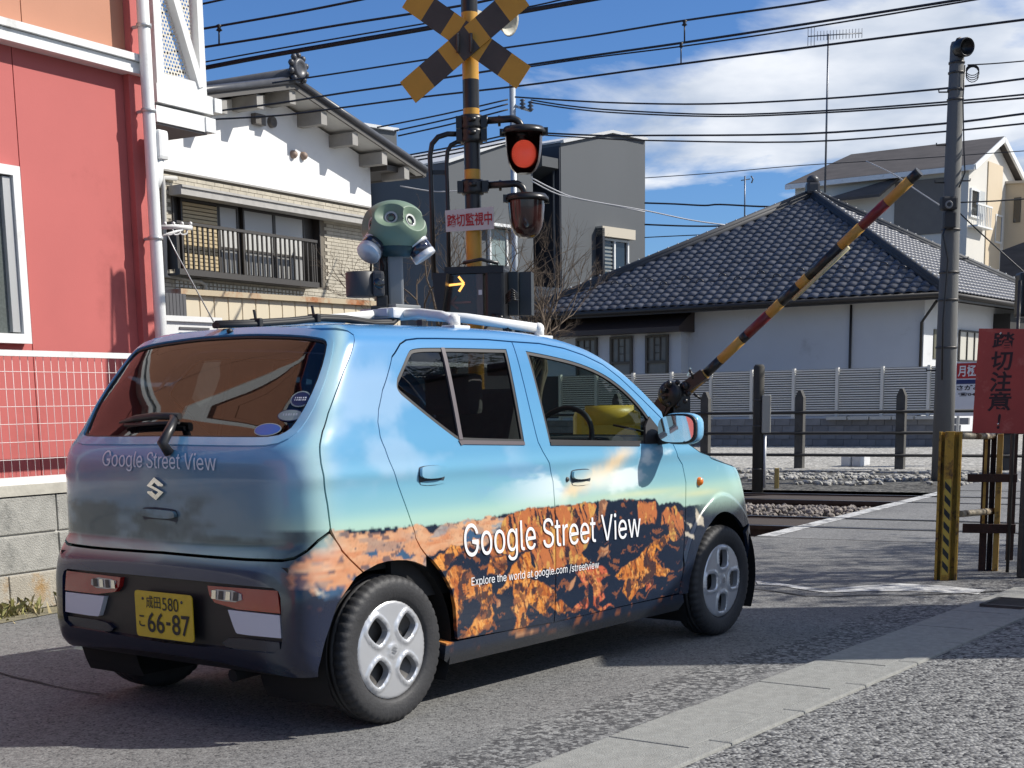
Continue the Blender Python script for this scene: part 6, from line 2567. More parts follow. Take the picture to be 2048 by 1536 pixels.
PC2 = Plane(at(2010, 420, 66)[:2], 126)
q = [(PC2.px(1985, 400)[0], 0), (PC2.px(2140, 400)[0], 0), (PC2.px(2140, 400)[0], PC2.px(2040, 372)[1]), (PC2.px(1985, 400)[0], PC2.px(1990, 368)[1])]
b2 = block('cream_house_beyond', 'farther cream house at the right edge with a flat eave', PC2, q, 6, M_CRH, mat('pale roof edge', (.5, .46, .4), .6))
one('window', PC2, PC2.px(2028, 410)[0], PC2.px(2042, 410)[0], PC2.px(2035, 445)[1], PC2.px(2035, 395)[1], .0, .04, M_PANE, b2)
PC3 = Plane(at(2030, 520, 56)[:2], 126)
q = [(PC3.px(2000, 520)[0], 0), (PC3.px(2180, 520)[0], 0), (PC3.px(2180, 520)[0], PC3.px(2048, 478)[1]), (PC3.px(2048, 500)[0], PC3.px(2048, 484)[1]), (PC3.px(2000, 520)[0], PC3.px(2000, 502)[1])]
block('dark_roof_house', 'dark roofed house at the right edge above the tiles', PC3, q, 5, M_SLATE, cap=False)

# --- louvred white fence on a block wall
PV = Plane(at(1500, 835, 37)[:2], 123)
Vv = lambda x, y, o=0.0: PV.px(x, y, o)
lf = thing('louvre_fence', 'long pale louvred fence on a grey block wall before the tile-roofed house', 'fence', PV.pt(0, 0))
zf1, zf0 = np.mean([Vv(1300, 750)[1], Vv(1800, 731)[1]]), Vv(1550, 833)[1]
sF0, sF1 = Vv(1060, 800)[0], Vv(1882, 800)[0]
pitch_ = Vv(1587, 800)[0] - Vv(1503, 800)[0]
M_LOUV = mat('pale louvre', (.62, .61, .57), .55)
NS = 20
np_ = int((sF1 - sF0) / pitch_)
sl0 = None
p0_ = Vv(1587, 800)[0] - pitch_ * int((Vv(1587, 800)[0] - sF0) / pitch_)
cnt = 0
for k in range(np_ + 1):
    s_ = p0_ + k * pitch_
    if s_ > sF1:
        break
    one('fence_post', PV, s_ - .035, s_ + .035, zf0 - .05, zf1 + .03, -.05, .05, M_LOUV, lf)
    for j in range(NS):
        if cnt == 0:
            mb = MB()
            c = PV.pt(0, 0, 0)
            hgt_ = (zf1 - zf0) / NS
            axv = np.array((0, 0, 1.0))
            tl = (PV.n * .10 - axv * .995)
            tl /= np.linalg.norm(tl)
            mb.box((0, 0, 0), (pitch_ - .08, .016, hgt_ * .60), (PV.d, np.cross(PV.d, tl), tl) if np.linalg.det(np.array((PV.d, np.cross(PV.d, tl), tl))) > 0 else (PV.d, -np.cross(PV.d, tl), tl))
            sl0 = mb.build('louvre_slat', M_LOUV, lf, origin=(0, 0, 0))
            c = sl0
        else:
            c = clone(sl0)
        c.parent = lf
        c.location = tuple(PV.pt(s_ + pitch_ / 2, zf0 + (zf1 - zf0) * (j + .5) / NS, 0) - np.array(lf['_o']))
        cnt += 1
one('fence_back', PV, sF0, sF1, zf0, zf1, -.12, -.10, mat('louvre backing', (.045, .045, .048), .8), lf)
mb = MB()
wbox(mb, PV, sF0 - 1, sF1, -.2, zf0 - .06, -.16, -.012)
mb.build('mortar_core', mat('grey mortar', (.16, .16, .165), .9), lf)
cz = (zf0 - .06) / 4
bp_ = None
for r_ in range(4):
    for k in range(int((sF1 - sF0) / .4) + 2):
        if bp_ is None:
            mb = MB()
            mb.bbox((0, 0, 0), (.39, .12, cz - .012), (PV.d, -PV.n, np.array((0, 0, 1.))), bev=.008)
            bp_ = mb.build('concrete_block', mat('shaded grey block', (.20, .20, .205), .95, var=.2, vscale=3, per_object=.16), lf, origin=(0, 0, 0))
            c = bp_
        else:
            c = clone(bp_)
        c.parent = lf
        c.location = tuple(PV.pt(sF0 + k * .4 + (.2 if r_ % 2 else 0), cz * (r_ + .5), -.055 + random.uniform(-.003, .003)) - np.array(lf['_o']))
# wheel stops in the gravel lot
for k, (xa, xb, lab) in enumerate(((1693, 1708, 'left white concrete wheel stop in the gravel lot'), (1714, 1729, 'right white concrete wheel stop in the gravel lot'))):
    p, q = gnd((xa + xb) / 2, 932), None
    mb = MB()
    mb.bbox(p + np.array((0, 0, .10)), (.16, .5, .20), (azv(123), azv(33), np.cross(azv(123), azv(33))), bev=.02)
    tag(mb.build('wheel_stop', M_WALLW), lab, 'wheel stop', 'wheel stops in the gravel lot')
a_, b_ = Vv(1655, 842)[0], Vv(1878, 842)[0]
for k in range(5):
    w_ = (b_ - a_) / 5
    one('sunlit_ledge', PV, a_ + k * w_ + .02, a_ + (k + 1) * w_ - .02, zf0 - .09, zf0 - .01, -.05, .16, mat('painted sunlit kerb', (.50, .50, .47), .8), lf)  # added ledge; sunlight on the kerb put into its pale colour
# parking sign behind the pole, partly hidden
PK = Plane(at(1940, 800, 25)[:2], 118)
Kk = lambda x, y: PK.px(x, y)
sg_ = thing('parking_sign', 'white parking sign with a red heading, half hidden behind the red sign', 'sign', PK.pt(*Kk(1940, 900)))
a, b = Kk(1911, 780), Kk(1995, 780)
z0, z1 = Kk(1930, 832)[1], Kk(1930, 724)[1]
sbd = one('board', PK, a[0], b[0], z0, z1, -.02, 0, mat('white sign board', (.70, .70, .72), .5), sg_)
hz0 = Kk(1930, 757)[1]
one('heading', PK, a[0] + .01, b[0] - .01, hz0, z1 - .02, .001, .004, mat('sign red', srgb(178, 44, 44), .5), sbd)
one('blue_strip', PK, a[0] + .01, b[0] - .01, Kk(1930, 768)[1], hz0 - .02, .001, .004, mat('sign blue', srgb(36, 50, 100), .5), sbd)


def onplane(P, s0, s1, z0, z1, off):
    return lambda u, v: P.pt(s0 + (s1 - s0) * u, z0 + (z1 - z0) * v, off)


M_SIGNK = mat('sign black ink', (.015, .015, .02), .5)
lettering('lettering', '月極駐車場', onplane(PK, a[0] + .03, a[0] + .03 + 1.15 * (b[0] - a[0]) * .95, hz0 + .03, z1 - .05, .007), mat('sign white ink', (.78, .78, .78), .5), sbd, bold=.02)
lettering('lettering', 'さがみ中央', onplane(PK, a[0] + .02, a[0] + .02 + (b[0] - a[0]) * 1.0, Kk(1930, 781)[1], Kk(1930, 770)[1], .005), M_SIGNK, sbd, bold=.025)
lettering('lettering', '☎046-', onplane(PK, a[0] + .05, a[0] + .05 + (b[0] - a[0]) * .55, Kk(1930, 793)[1], Kk(1930, 785)[1], .005), M_SIGNK, sbd, bold=.02)
mb = MB()
for s_ in (a[0] + .05, b[0] - .05):
    mb.tube([PK.pt(s_, 0, -.05), PK.pt(s_, z1, -.05)], .025, 6)
mb.build('sign_legs', M_ALU, sg_)

# ================================================================== CROSSING EQUIPMENT, FENCES, POLES, WIRES
M_SY = mat('signal yellow', (.58, .30, .035), .45, var=.12, vscale=8, stain=(.30, .17, .05, 1), sscale=5, samt=.12)
M_SK = mat('signal black', (.013, .013, .014), .35, var=.3, vscale=10)
M_SKD = mat('faded sign black', (.055, .045, .038), .6, var=.25, vscale=7)
M_SYD = mat('sign yellow', (.50, .26, .025), .5, var=.10, vscale=5)
M_BRN = mat('brown lamp housing', (.040, .014, .012), .18, coat=.6, var=.2)
UPV = np.array((0, 0, 1.0))
YS = 10.4
sx = at(944, 300, YS)[0]
sig = thing('crossing_signal', 'yellow and black level crossing signal post with crossed boards and a lit red lamp', 'crossing signal', (sx, YS, 0))
zat = lambda y, Y=YS, x=944: at(x, y, Y)[2]
bands = [(1200, 0), (462, 1), (412, 0), (366, 1), (340, 0), (285, 1), (258, 1), (218, 0), (160, 1), (25, 0), (-120, 1)]
bands = [(1165, 462, M_SY), (462, 388, M_SK), (388, 340, M_SY), (340, 283, M_SK), (283, 218, M_SY), (218, 160, M_SK), (160, 26, M_SY), (26, -90, M_SK)]
for y0, y1, m_ in bands:
    mb = MB()
    mb.tube([(sx, YS, max(zat(y0), 0)), (sx, YS, zat(y1))], .056, 20, caps=False)
    mb.build('pole_band', m_, sig)
# crossed boards
PX_ = Plane((sx, YS - .10), 95)
pc = PX_.px(930, 88)
for k, (pa, pb) in enumerate((((818, -8), (1047, 155)), ((816, 186), (1043, -10)))):
    a, b = np.array(PX_.px(*pa)), np.array(PX_.px(*pb))
    d = (b - a) / np.linalg.norm(b - a)
    a, b = a - d * .0, b + d * .0
    L = np.linalg.norm(b - a)
    nrm = np.array((-d[1], d[0]))
    o_ = .012 * k
    bd = None
    cuts = [0, .165, .335, .435, .565, .665, .835, 1] if k == 0 else [0, .17, .335, .43, .57, .665, .835, 1]
    for j in range(7):
        p0, p1 = a + d * L * cuts[j], a + d * L * cuts[j + 1]
        mb = MB()
        mb.prism([PX_.pt(*(p0 - nrm * .085), o_), PX_.pt(*(p1 - nrm * .085), o_), PX_.pt(*(p1 + nrm * .085), o_), PX_.pt(*(p0 + nrm * .085), o_)], PX_.n * -.010)
        q = mb.build('cross_board' if bd is None else 'board_stripe', M_SYD if j % 2 == 0 else M_SKD, sig if bd is None else bd)
        bd = bd or q
for dx in (-.045, .045):
    mb = MB()
    mb.tube([PX_.pt(pc[0] + dx, pc[1] - .06, .03), PX_.pt(pc[0] + dx, pc[1] + .06, .03)], .011, 8)
    mb.build('u_bolt', M_STEEL, sig)
# horn loudspeaker behind the boards
mb = MB()
hc_ = at(1004, 40, YS + .25)
hd_ = np.array((.80, -.55, -.25))
mb.lathe([(.02, -.16), (.03, -.08), (.05, -.02), (.085, .05), (.10, .07), (.085, .06), (.04, -.02), (0, -.05)], hc_, hd_, 20)
mb.beam(hc_ - hd_ * .1, (sx, YS, hc_[2]), .03, .04)
mb.build('horn_speaker', mat('ivory horn', (.52, .50, .42), .5), sig)


def clamp(y, r=.075, h=.095):
    mb = MB()
    z = zat(y)
    mb.lathe([(.056, -h / 2), (r, -h / 2), (r + .006, -h / 4), (r, 0), (r + .006, h / 4), (r, h / 2), (.056, h / 2)], (sx, YS, z), UPV, 20)
    for a in (0, math.pi):
        mb.box((sx + .085 * math.cos(a), YS - .02, z), (.04, .06, h * .8))
    mb.tube([(sx - .02, YS - .09, z + .01), (sx + .03, YS - .09, z + .01)], .014, 8)
    return mb.build('clamp', M_SK, sig)


for y in (246, 272, 375):
    clamp(y)
# lamp arms
for y, xe in ((243, 1046), (372, 1052)):
    z = zat(y)
    e = at(xe, y, YS - .05)
    mb = MB()
    pts = [np.array((sx + .05, YS, z)), np.array((e[0] - .08, YS - .05, z + .005))]
    for t in np.linspace(0, math.pi / 2, 6):
        pts.append(np.array((e[0] - .08 + .07 * math.sin(t), YS - .05, z + .005 - .07 * (1 - math.cos(t)))))
    pts.append(np.array((e[0] - .01, YS - .05, z - .13)))
    mb.tube(pts, .024, 12)
    for f in (.012, .10):
        mb.lathe([(.024, -.01), (.036, -.008), (.036, .008), (.024, .01)], (sx + .09 + f, YS - .005, z), (1, 0, 0), 12)
    mb.lathe([(.024, -.012), (.042, -.010), (.042, .01), (.024, .012)], pts[-1] + np.array((0, 0, .03)), UPV, 12)
    mb.build('lamp_arm', M_SK, sig)
M_LED = mat('lit red lamp points', (.5, .02, .01), .4, emit=(1.0, .12, .06, 1), estr=1.7)
M_LENS = mat('red lamp face', (.10, .010, .008), .25, coat=.5, emit=(1, .05, .02, 1), estr=.03)


def lamp(xc, yc, hw, hh, lit, face):
    """bucket-shaped crossing lamp under a flat round hood; face = direction it looks"""
    c = at(xc, yc, YS - .05)
    s_ = (YS - .05) / FPX
    w, h = hw * s_, hh * s_
    f = np.array(face, float)
    f /= np.linalg.norm(f)
    r_ = np.cross(f, UPV)
    r_ /= np.linalg.norm(r_)
    top = c + UPV * h
    mb = MB()
    # visor: round top tapering to a rounded bottom, open towards the viewer
    n = 28
    rings = []
    for zz, sc in ((1.0, 1.0), (.55, .98), (.0, .93), (-.45, .84), (-.80, .66), (-1.0, .40)):
        rings.append([c + UPV * h * zz + (r_ * math.cos(t) * w + f * math.sin(t) * w * .95) * sc for t in np.linspace(math.pi * .0, math.pi * 2, n, endpoint=False)])
    base = len(mb.v)
    for rg in rings:
        mb.v += [tuple(q) for q in rg]
    for i in range(len(rings) - 1):
        for j in range(n):
            t = (j + .5) / n * 2 * math.pi
            if lit and math.sin(t) > .45:
                continue
            k = (j + 1) % n
            q = (base + i * n + j, base + i * n + k, base + (i + 1) * n + k, base + (i + 1) * n + j)
            mb.f.append(q)
            mb.mi.append(0)
            mb.sm.append(True)
    mb.f.append(tuple(base + (len(rings) - 1) * n + j for j in range(n)))
    mb.mi.append(0)
    mb.sm.append(False)
    L_ = mb.build('lamp_hood', M_BRN, sig)
    mb = MB()
    mb.lathe([(0, .03), (w * 1.05, .025), (w * 1.20, .0), (w * 1.20, -.02), (w * 1.05, -.012), (0, -.012)], top + UPV * .005, UPV, 28)
    for a in (-1, 1):
        mb.box(top + r_ * w * 1.15 * a, (.035, .035, .05))
    mb.build('lamp_cap', M_SK, sig)
    fc = c + f * w * .10 - UPV * h * .05
    mb = MB()
    mb.lathe([(0, 0), (w * .70, 0), (w * .72, -.03)], fc, f, 28)
    mb.build('lamp_face', M_LENS if lit else M_BRN, L_)
    if lit:
        mb = MB()
        for ring in range(1, 8):
            R_ = w * .60 * ring / 7
            for k in range(int(ring * 5.2)):
                t = 2 * math.pi * k / int(ring * 5.2) + ring * .4
                p = fc + (r_ * math.cos(t) + UPV * math.sin(t) * 1.12) * R_ + f * .004
                q = w * .026
                mb.add([p + r_ * q * math.cos(u) + UPV * q * math.sin(u) for u in np.arange(6) * math.pi / 3], [(0, 1, 2, 3, 4, 5)])
        struct(mb.build('lamp_points', M_LED, L_), 'stuff')


lamp(1048, 306, 36, 38, True, (-.10, -1, 0))
lamp(1053, 437, 36, 36, False, (-.3, 1, 0))
# two bent conduits on the left
for pts_, r_ in (([(932, 268), (895, 268), (876, 274), (864, 288), (860, 312), (863, 400), (868, 560)], .018), ([(934, 283), (914, 284), (902, 290), (895, 303), (893, 330), (896, 420), (898, 545)], .015)):
    mb = MB()
    mb.tube([at(x, y, YS + .02) for x, y in pts_], r_, 10)
    mb.build('conduit', M_SK, sig)
mb = MB()
mb.beam(at(862, 345, YS + .02), at(896, 345, YS + .02), .012, .03)
mb.build('conduit_tie', M_SK, sig)
# notice board with red lettering
PQ = Plane((sx, YS - .09), 96)
q4 = [PQ.px(*p) for p in ((892, 464), (988, 458), (987, 413), (890, 421))]
mb = MB()
mb.prism([PQ.pt(*p) for p in q4], PQ.n * -.004)
nb = mb.build('notice_board', mat('white notice board', (.58, .52, .50), .5), sig)
ss = np.array(q4)


def bil(u, v):
    p = (ss[0] * (1 - u) + ss[1] * u) * (1 - v) + (ss[3] * (1 - u) + ss[2] * u) * v
    return PQ.pt(p[0], p[1], .003)


lettering('lettering', '踏切監視中', lambda a, b: bil(.035 + .93 * a, .20 + .60 * b), mat('notice red ink', srgb(172, 30, 30), .5), nb, bold=.02)
# direction indicator: brown cabinet with a lit and an unlit arrow
PI_ = Plane(at(920, 580, YS - .22)[:2], 100)
I = lambda x, y, o=0.0: PI_.px(x, y, o)
s0, s1, z0, z1 = I(880, 590)[0], I(966, 590)[0], I(920, 634)[1], I(920, 549)[1]
cab = one('arrow_cabinet', PI_, s0, s1, z0, z1, -.16, 0, M_BRN, sig)
one('cabinet_edge', PI_, I(954, 590)[0], s1 + .002, z0, z1, .001, .014, mat('grey cabinet edge', (.10, .10, .105), .5), cab)
M_ARL = mat('lit amber arrow', (.6, .3, .05), .5, emit=(1, .50, .12, 1), estr=1.6)
M_ARD = mat('unlit arrow', (.20, .12, .11), .5)
for m_, P0, P1, H in ((M_ARL, (893, 571), (928, 567), ((917, 553), (918, 583))), (M_ARD, (942, 604), (902, 606), ((913, 592), (916, 618)))):
    mb = MB()
    for p, q in ((P0, P1), (H[0], P1), (H[1], P1)):
        a, b = I(*p, .004), I(*q, .004)
        mb.beam(PI_.pt(*a, .004), PI_.pt(*b, .004), .003, .0145, up=UPV if abs(p[1] - q[1]) < 6 else PI_.d)
    mb.build('arrow', m_, cab)
mb = MB()
mb.prism([PI_.pt(*I(864, 546, .12), .12), PI_.pt(*I(893, 546, .12), .12), PI_.pt(*I(889, 585, .12), .12), PI_.pt(*I(884, 625, .12), .12), PI_.pt(*I(876, 625, .12), .12), PI_.pt(*I(868, 590, .12), .12)], PI_.n * -.20)
mb.build('cabinet_visor', M_SK, cab)
one('cabinet_top', PI_, I(890, 545)[0], I(1008, 545)[0], z1 + .004, z1 + .05, -.2, .02, M_SK, cab)
one('sticker', PI_, I(957, 585, .015)[0], I(964, 585, .015)[0], I(960, 590)[1], I(960, 580)[1], .0145, .016, M_WHITEP, cab)
mb = MB()
mb.bbox(PI_.pt(I(990, 590)[0], (z0 + z1) / 2 + .01, -.10), (.135, .22, z1 - z0 + .07), (PI_.d, -PI_.n, UPV), bev=.02)
mb.tube([PI_.pt(I(985, 627)[0], z0 - .01, .03), PI_.pt(I(1003, 627)[0], z0 - .02, .03)], .028, 10)
mb.sphere(PI_.pt(I(1003, 627)[0], z0 - .015, .04), .022, 8)
mb.tube([PI_.pt(I(930, 535)[0], z1 + .07, .06), PI_.pt(I(965, 527)[0], z1 + .09, .06), PI_.pt(I(1000, 533)[0], z1 + .06, .06)], .012, 8)
mb.build('relay_case', M_SK, sig)
mb = MB()
for (xa, xb, o_) in ((1011, 1030, -.12), (1031, 1055, -.16)):
    wbox(mb, PI_, I(xa, 580)[0], I(xb, 580)[0], I(1030, 628)[1], I(1030, 540)[1], o_ - .12, o_)
mb.build('grey_case', mat('charcoal case', (.035, .04, .044), .45), sig)
mb = MB()
for k in range(5):
    a = at(1030 + k * 2, 585, YS - .3)
    mb.tube([at(1012, 590 + 4 * k, YS - .28), at(1024, 578 + 5 * k, YS - .36), at(1036, 588 + 3 * k, YS - .30)], .008, 5)
mb.build('cables', M_SK, sig)
mb = MB()
mb.lathe([(.056, 0), (.10, .0), (.10, .02), (.056, .05)], (sx, YS, 0), UPV, 20)
mb.build('base_plate', M_SK, sig)

# barrier: yellow machine, black head, striped arm raised at a slant
YB = 11.5
bar = thing('crossing_barrier', 'level crossing barrier with its striped yellow, black and dark red arm raised aslant', 'barrier', at(1350, 800, YB) * np.array((1, 1, 0)))
pA, pB = at(1372, 785, YB), at(1839, 343, 10.35)
dA = (pB - pA)
LA = np.linalg.norm(dA)
dA /= LA
M_DRED = mat('dark red reflective band', (.16, .012, .014), .4)
M_ARMY = mat('arm ochre yellow', (.50, .27, .05), .5, var=.12, vscale=10)
cuts = [(0, .10, M_ARMY), (.10, .165, M_SK), (.165, .265, M_ARMY), (.265, .29, M_SK), (.29, .385, M_DRED), (.385, .44, M_ARMY), (.44, .515, M_SK), (.515, .555, M_ARMY), (.555, .69, M_SK), (.69, .775, M_ARMY), (.775, .875, M_DRED), (.875, .965, M_ARMY), (.965, 1.0, M_SK)]
for a, b, m_ in cuts:
    mb = MB()
    mb.tube([pA + dA * LA * a, pA + dA * LA * b], .038 - .002 * a, 14)
    mb.build('arm_band', m_, bar)
mb = MB()
q = pA + dA * LA * .47 + np.array((.03, -.03, -.03))
mb.tube([q, q + dA * .55], .016, 6)
mb.build('arm_stay', mat('pale arm stay', (.55, .5, .3), .5), bar)
mb = MB()
c = at(1348, 788, YB)
mb.lathe([(0, .10), (.085, .10), (.10, .08), (.10, -.08), (.085, -.10), (0, -.10)], c, (-.55, -.8, 0), 20)
mb.beam(c - dA * .12, pA + dA * .22, .10, .085)
mb.beam(c + np.array((-.05, 0, -.05)), c + np.array((-.12, .05, -.24)), .08, .06)
for k in range(9):
    a = k * .7
    mb.sphere(c + np.array((.10 * math.cos(a), -.09, .09 * math.sin(a))), random.uniform(.018, .034), 8)
mb.box(at(1366, 806, YB - .05), (.10, .10, .10))
mb.box(at(1362, 825, YB), (.13, .12, .16))
mb.tube([pA + dA * .12 - np.array((.03, .05, -.03)), pA + dA * .12 + np.array((-.06, -.05, .10))], .010, 6)
mb.tube([pA + dA * .03 + np.array((.03, -.06, -.03)), pA + dA * .03 + np.array((.09, -.06, -.07))], .010, 6)
mb.build('barrier_head', M_SK, bar)
mb = MB()
mb.beam(at(1372, 752, YB) + np.array((0, -.08, 0)), at(1379, 744, YB) + np.array((0, -.08, .03)), .012, .012)
mb.build('lock_pin', M_CHROME, bar)
mb = MB()
m0 = at(1300, 800, YB + .15)
mb.bbox((m0[0] - .34, YB + .2, .55), (.52, .40, 1.10), bev=.05)
mb.tube([(m0[0] - .52, YB + .05, 1.06), (m0[0] - .14, YB + .05, 1.06)], .085, 14)
mb.build('barrier_machine', mat('barrier machine yellow', (.62, .40, .03), .4), bar)
mb = MB()
mb.beam((m0[0] - .1, YB + .2, .8), c, .12, .14)
mb.box((c[0], YB + .1, .40), (.16, .16, .80))
mb.build('barrier_stand', M_SK, bar)

# yellow rusty guard posts and the red notice
M_RUSTY = mat('rusty yellow paint', (.42, .25, .03), .65, var=.2, vscale=6, stain=(.075, .032, .014, 1), sscale=8, samt=.5, bump=.25, bscale=40)
M_RUSTD = mat('rusted brown steel', (.045, .022, .014), .8, var=.4, vscale=8, bump=.3)
M_TAPEK = mat('tape black', (.012, .012, .013), .5)
YP = gnd(1895, 1160)[1]
PP_ = Plane(gnd(1895, 1160)[:2], 110)
Q = lambda x, y, o=0.0: PP_.px(x, y, o)
gpst = thing('guard_post', 'rusty yellow steel guard post with a diagonal black and yellow tape', 'guard post', PP_.pt(Q(1895, 1100)[0], 0), 'rusty yellow guard posts at the roadside')
s0, s1 = Q(1874, 1000)[0], Q(1919, 1000)[0]
zt_ = Q(1895, 863)[1]
w_ = s1 - s0
mb = MB()
# old rail set on end: web, two flanges
wbox(mb, PP_, s0 + w_ * .28, s0 + w_ * .68, -.05, zt_, -.02, .045)
wbox(mb, PP_, s0, s1, -.05, zt_ - .004, -.075, -.022)
wbox(mb, PP_, s0 - .0, s0 + .016, -.05, zt_ - .002, -.075, .02)
wbox(mb, PP_, s1 - .016, s1, -.05, zt_ - .002, -.075, .02)
mb.build('steel_post', M_RUSTY, gpst)
tz0, tz1 = Q(1895, 1150, .05)[1], Q(1895, 965, .05)[1]
ta, tb = s0 + w_ * .33, s0 + w_ * .64
tape = one('tape', PP_, ta, tb, tz0, tz1 + .02, .0455, .0475, mat('tape yellow', (.50, .36, .05), .5), gpst)
nst = 7
for k in range(nst):
    za = tz0 + (tz1 - tz0) * (k + .12) / nst
    hh = (tz1 - tz0) / nst
    mb = MB()
    mb.prism([PP_.pt(ta + .003, za + hh * .50, .0485), PP_.pt(tb - .003, za, .0485), PP_.pt(tb - .003, za + hh * .48, .0485), PP_.pt(ta + .003, za + hh * .98, .0485)], PP_.n * .001)
    mb.build('tape_stripe', M_TAPEK, tape)
YP2 = gnd(1985, 1141)[1]
PP2 = Plane(gnd(1985, 1141)[:2], 110)
Q2 = lambda x, y, o=0.0: PP2.px(x, y, o)
g2 = thing('guard_post', 'rusty yellow guard post with brown crossbars under the red notice board', 'guard post', PP2.pt(Q2(1985, 1100)[0], 0), 'rusty yellow guard posts at the roadside')
zt2 = Q2(1985, 868)[1]
mb = MB()
a, b = Q2(1962, 1000)[0], Q2(2004, 1000)[0]
wbox(mb, PP2, a, a + .045, -.05, zt2, -.06, .03)
wbox(mb, PP2, a + .05, b - .05, -.05, zt2, -.06, -.02)
mb.build('steel_post', M_RUSTD, g2)
mb = MB()
wbox(mb, PP2, b - .045, b - .008, -.05, zt2, -.06, .04)
wbox(mb, PP2, a + .012, a + .030, .3, zt2 - .02, .031, .036)
mb.build('yellow_flange', mat('bright yellow flange', (.55, .34, .06), .55, stain=(.08, .035, .015, 1), sscale=9, samt=.3), g2)
for y0, y1, xa, xb in ((948, 964, 1936, 2035), (1048, 1066, 1930, 2036)):
    one('crossbar', PP2, Q2(xa, 955)[0], Q2(xb, 955)[0], Q2(1985, y1, .06)[1], Q2(1985, y0, .06)[1], .045, .085, M_RUSTD, g2)
# scraped white pipes tying the two posts
M_PIPE = mat('scraped white pipe', (.42, .36, .26), .6, stain=(.10, .05, .02, 1), sscale=7, samt=.45)
for y0, y1 in ((872, 873), (1028, 1022)):
    mb = MB()
    mb.tube([at(1921, y0, YP + .05), at(1988, y1, YP2 + .05)], .022, 10)
    mb.build('tie_pipe', M_PIPE, gpst)
YP3 = gnd(2042, 1155)[1]
pst = thing('dark_post', 'dark grey square concrete post cut by the right edge of the photo', 'post', gnd(2046, 1155))
mb = MB()
q = gnd(2046, 1155)
zz = at(2046, 868, q[1])[2]
mb.bbox((q[0] + .02, q[1], zz / 2), (.10, .10, zz), bev=.012)
mb.build('concrete_post', mat('dark stained concrete', (.055, .055, .05), .9, var=.3, vscale=12, bump=.3), pst)
mb = MB()
q = gnd(2018, 1120)
mb.box((q[0], q[1], at(2018, 868, q[1])[2] / 2), (.04, .05, at(2018, 868, q[1])[2]))
mb.build('steel_strut', M_RUSTD, pst)
PRd = Plane(at(2000, 760, YP2 - .12)[:2], 108)
rs = thing('warning_sign', 'red warning board with black vertical lettering on the guard posts', 'sign', PRd.pt(PRd.px(2000, 760)[0], 0))
q4 = [PRd.px(*p) for p in ((1944, 866), (2052, 867), (2064, 658), (1958, 657))]
mb = MB()
mb.prism([PRd.pt(*p) for p in q4], PRd.n * -.006)
rb = mb.build('board', mat('weathered red board', srgb(176, 74, 64), .6, var=.10, vscale=7, stain=srgb(188, 100, 88), sscale=9, samt=.25), rs)
ss2 = np.array(q4)


def bil2(u, v):
    p = (ss2[0] * (1 - u) + ss2[1] * u) * (1 - v) + (ss2[3] * (1 - u) + ss2[2] * u) * v
    return PRd.pt(p[0], p[1], .002)


M_INKD = mat('dark sign ink', (.035, .012, .014), .6)
for k, (ch_, y0, y1, x0, x1) in enumerate((('踏', 697, 664, 1984, 2029), ('切', 742, 702, 1980, 2024), ('注', 784, 742, 1978, 2023), ('意', 823, 783, 1974, 2022), ('!', 858, 828, 1993, 2000))):
    a, b = PRd.px(x0, y0), PRd.px(x1, y1)
    dx = .012
    lettering('lettering', ch_, lambda u, v, a=a, b=b: PRd.pt(a[0] + (b[0] - a[0]) * u + .008 * v, a[1] + (b[1] - a[1]) * v, .002), M_INKD, rb, bold=.022)
for p in ((2001, 667), (1996, 848)):
    a = PRd.px(*p)
    mb = MB()
    mb.lathe([(0, .006), (.006, .005), (.008, 0)], PRd.pt(*a, .001), PRd.n, 10)
    mb.build('bolt', M_CHROME, rb)
mb = MB()
a = PRd.px(2037, 640)
mb.tube([PRd.pt(a[0], .0, -.04), PRd.pt(a[0], PRd.px(2037, 560)[1], -.04)], .012, 8)
mb.build('support_rod', M_STEEL, rs)
mb = MB()
mb.bbox(at(2048, 590, YP2 + .4), (.10, .12, .30), bev=.02)
mb.build('dark_case', M_SK, rs)

# railway fence: concrete posts with pointed heads and three pipes
PFn = Plane(gnd(1600, 936)[:2], 120)
fq = lambda x, y: PFn.px(x, y)
rfn = thing('railway_fence', 'railway fence of dark pointed posts and three black pipe rails', 'fence', PFn.pt(0, 0))
sp_ = fq(1802, 860)[0] - fq(1600, 860)[0]
s_0 = fq(1600, 860)[0]
zp = fq(1600, 795)[1]
M_POST = mat('dark weathered concrete', (.075, .073, .068), .9, var=.25, vscale=6, bump=.3)
pp0 = None
for k in range(-7, 4):
    s_ = s_0 + k * sp_
    if pp0 is None:
        mb = MB()
        hw = .072
        for zz, sc in ((-.1, 1), (zp, 1)):
            pass
        mb.prism([(-hw * PFn.d + np.array((0, 0, -.1))), (hw * PFn.d + np.array((0, 0, -.1))), hw * PFn.d + np.array((0, 0, zp)), PFn.d * .02 + np.array((0, 0, zp + .12)), -PFn.d * .02 + np.array((0, 0, zp + .12)), -hw * PFn.d + np.array((0, 0, zp))], PFn.n * .13)
        pp0 = mb.build('fence_post', M_POST, rfn, origin=(0, 0, 0))
        c = pp0
    else:
        c = clone(pp0)
        c.parent = rfn
    c.location = tuple(PFn.pt(s_, 0, -.06) - np.array(rfn['_o']))
for y in (823, 865, 909):
    z = fq(1700, y + 1)[1]
    mb = MB()
    mb.tube([PFn.pt(s_0 - 7.3 * sp_, z, .08), PFn.pt(s_0 + 3.2 * sp_, z, .08)], .026, 8)
    mb.build('pipe_rail', mat('black pipe', (.016, .015, .015), .5), rfn)
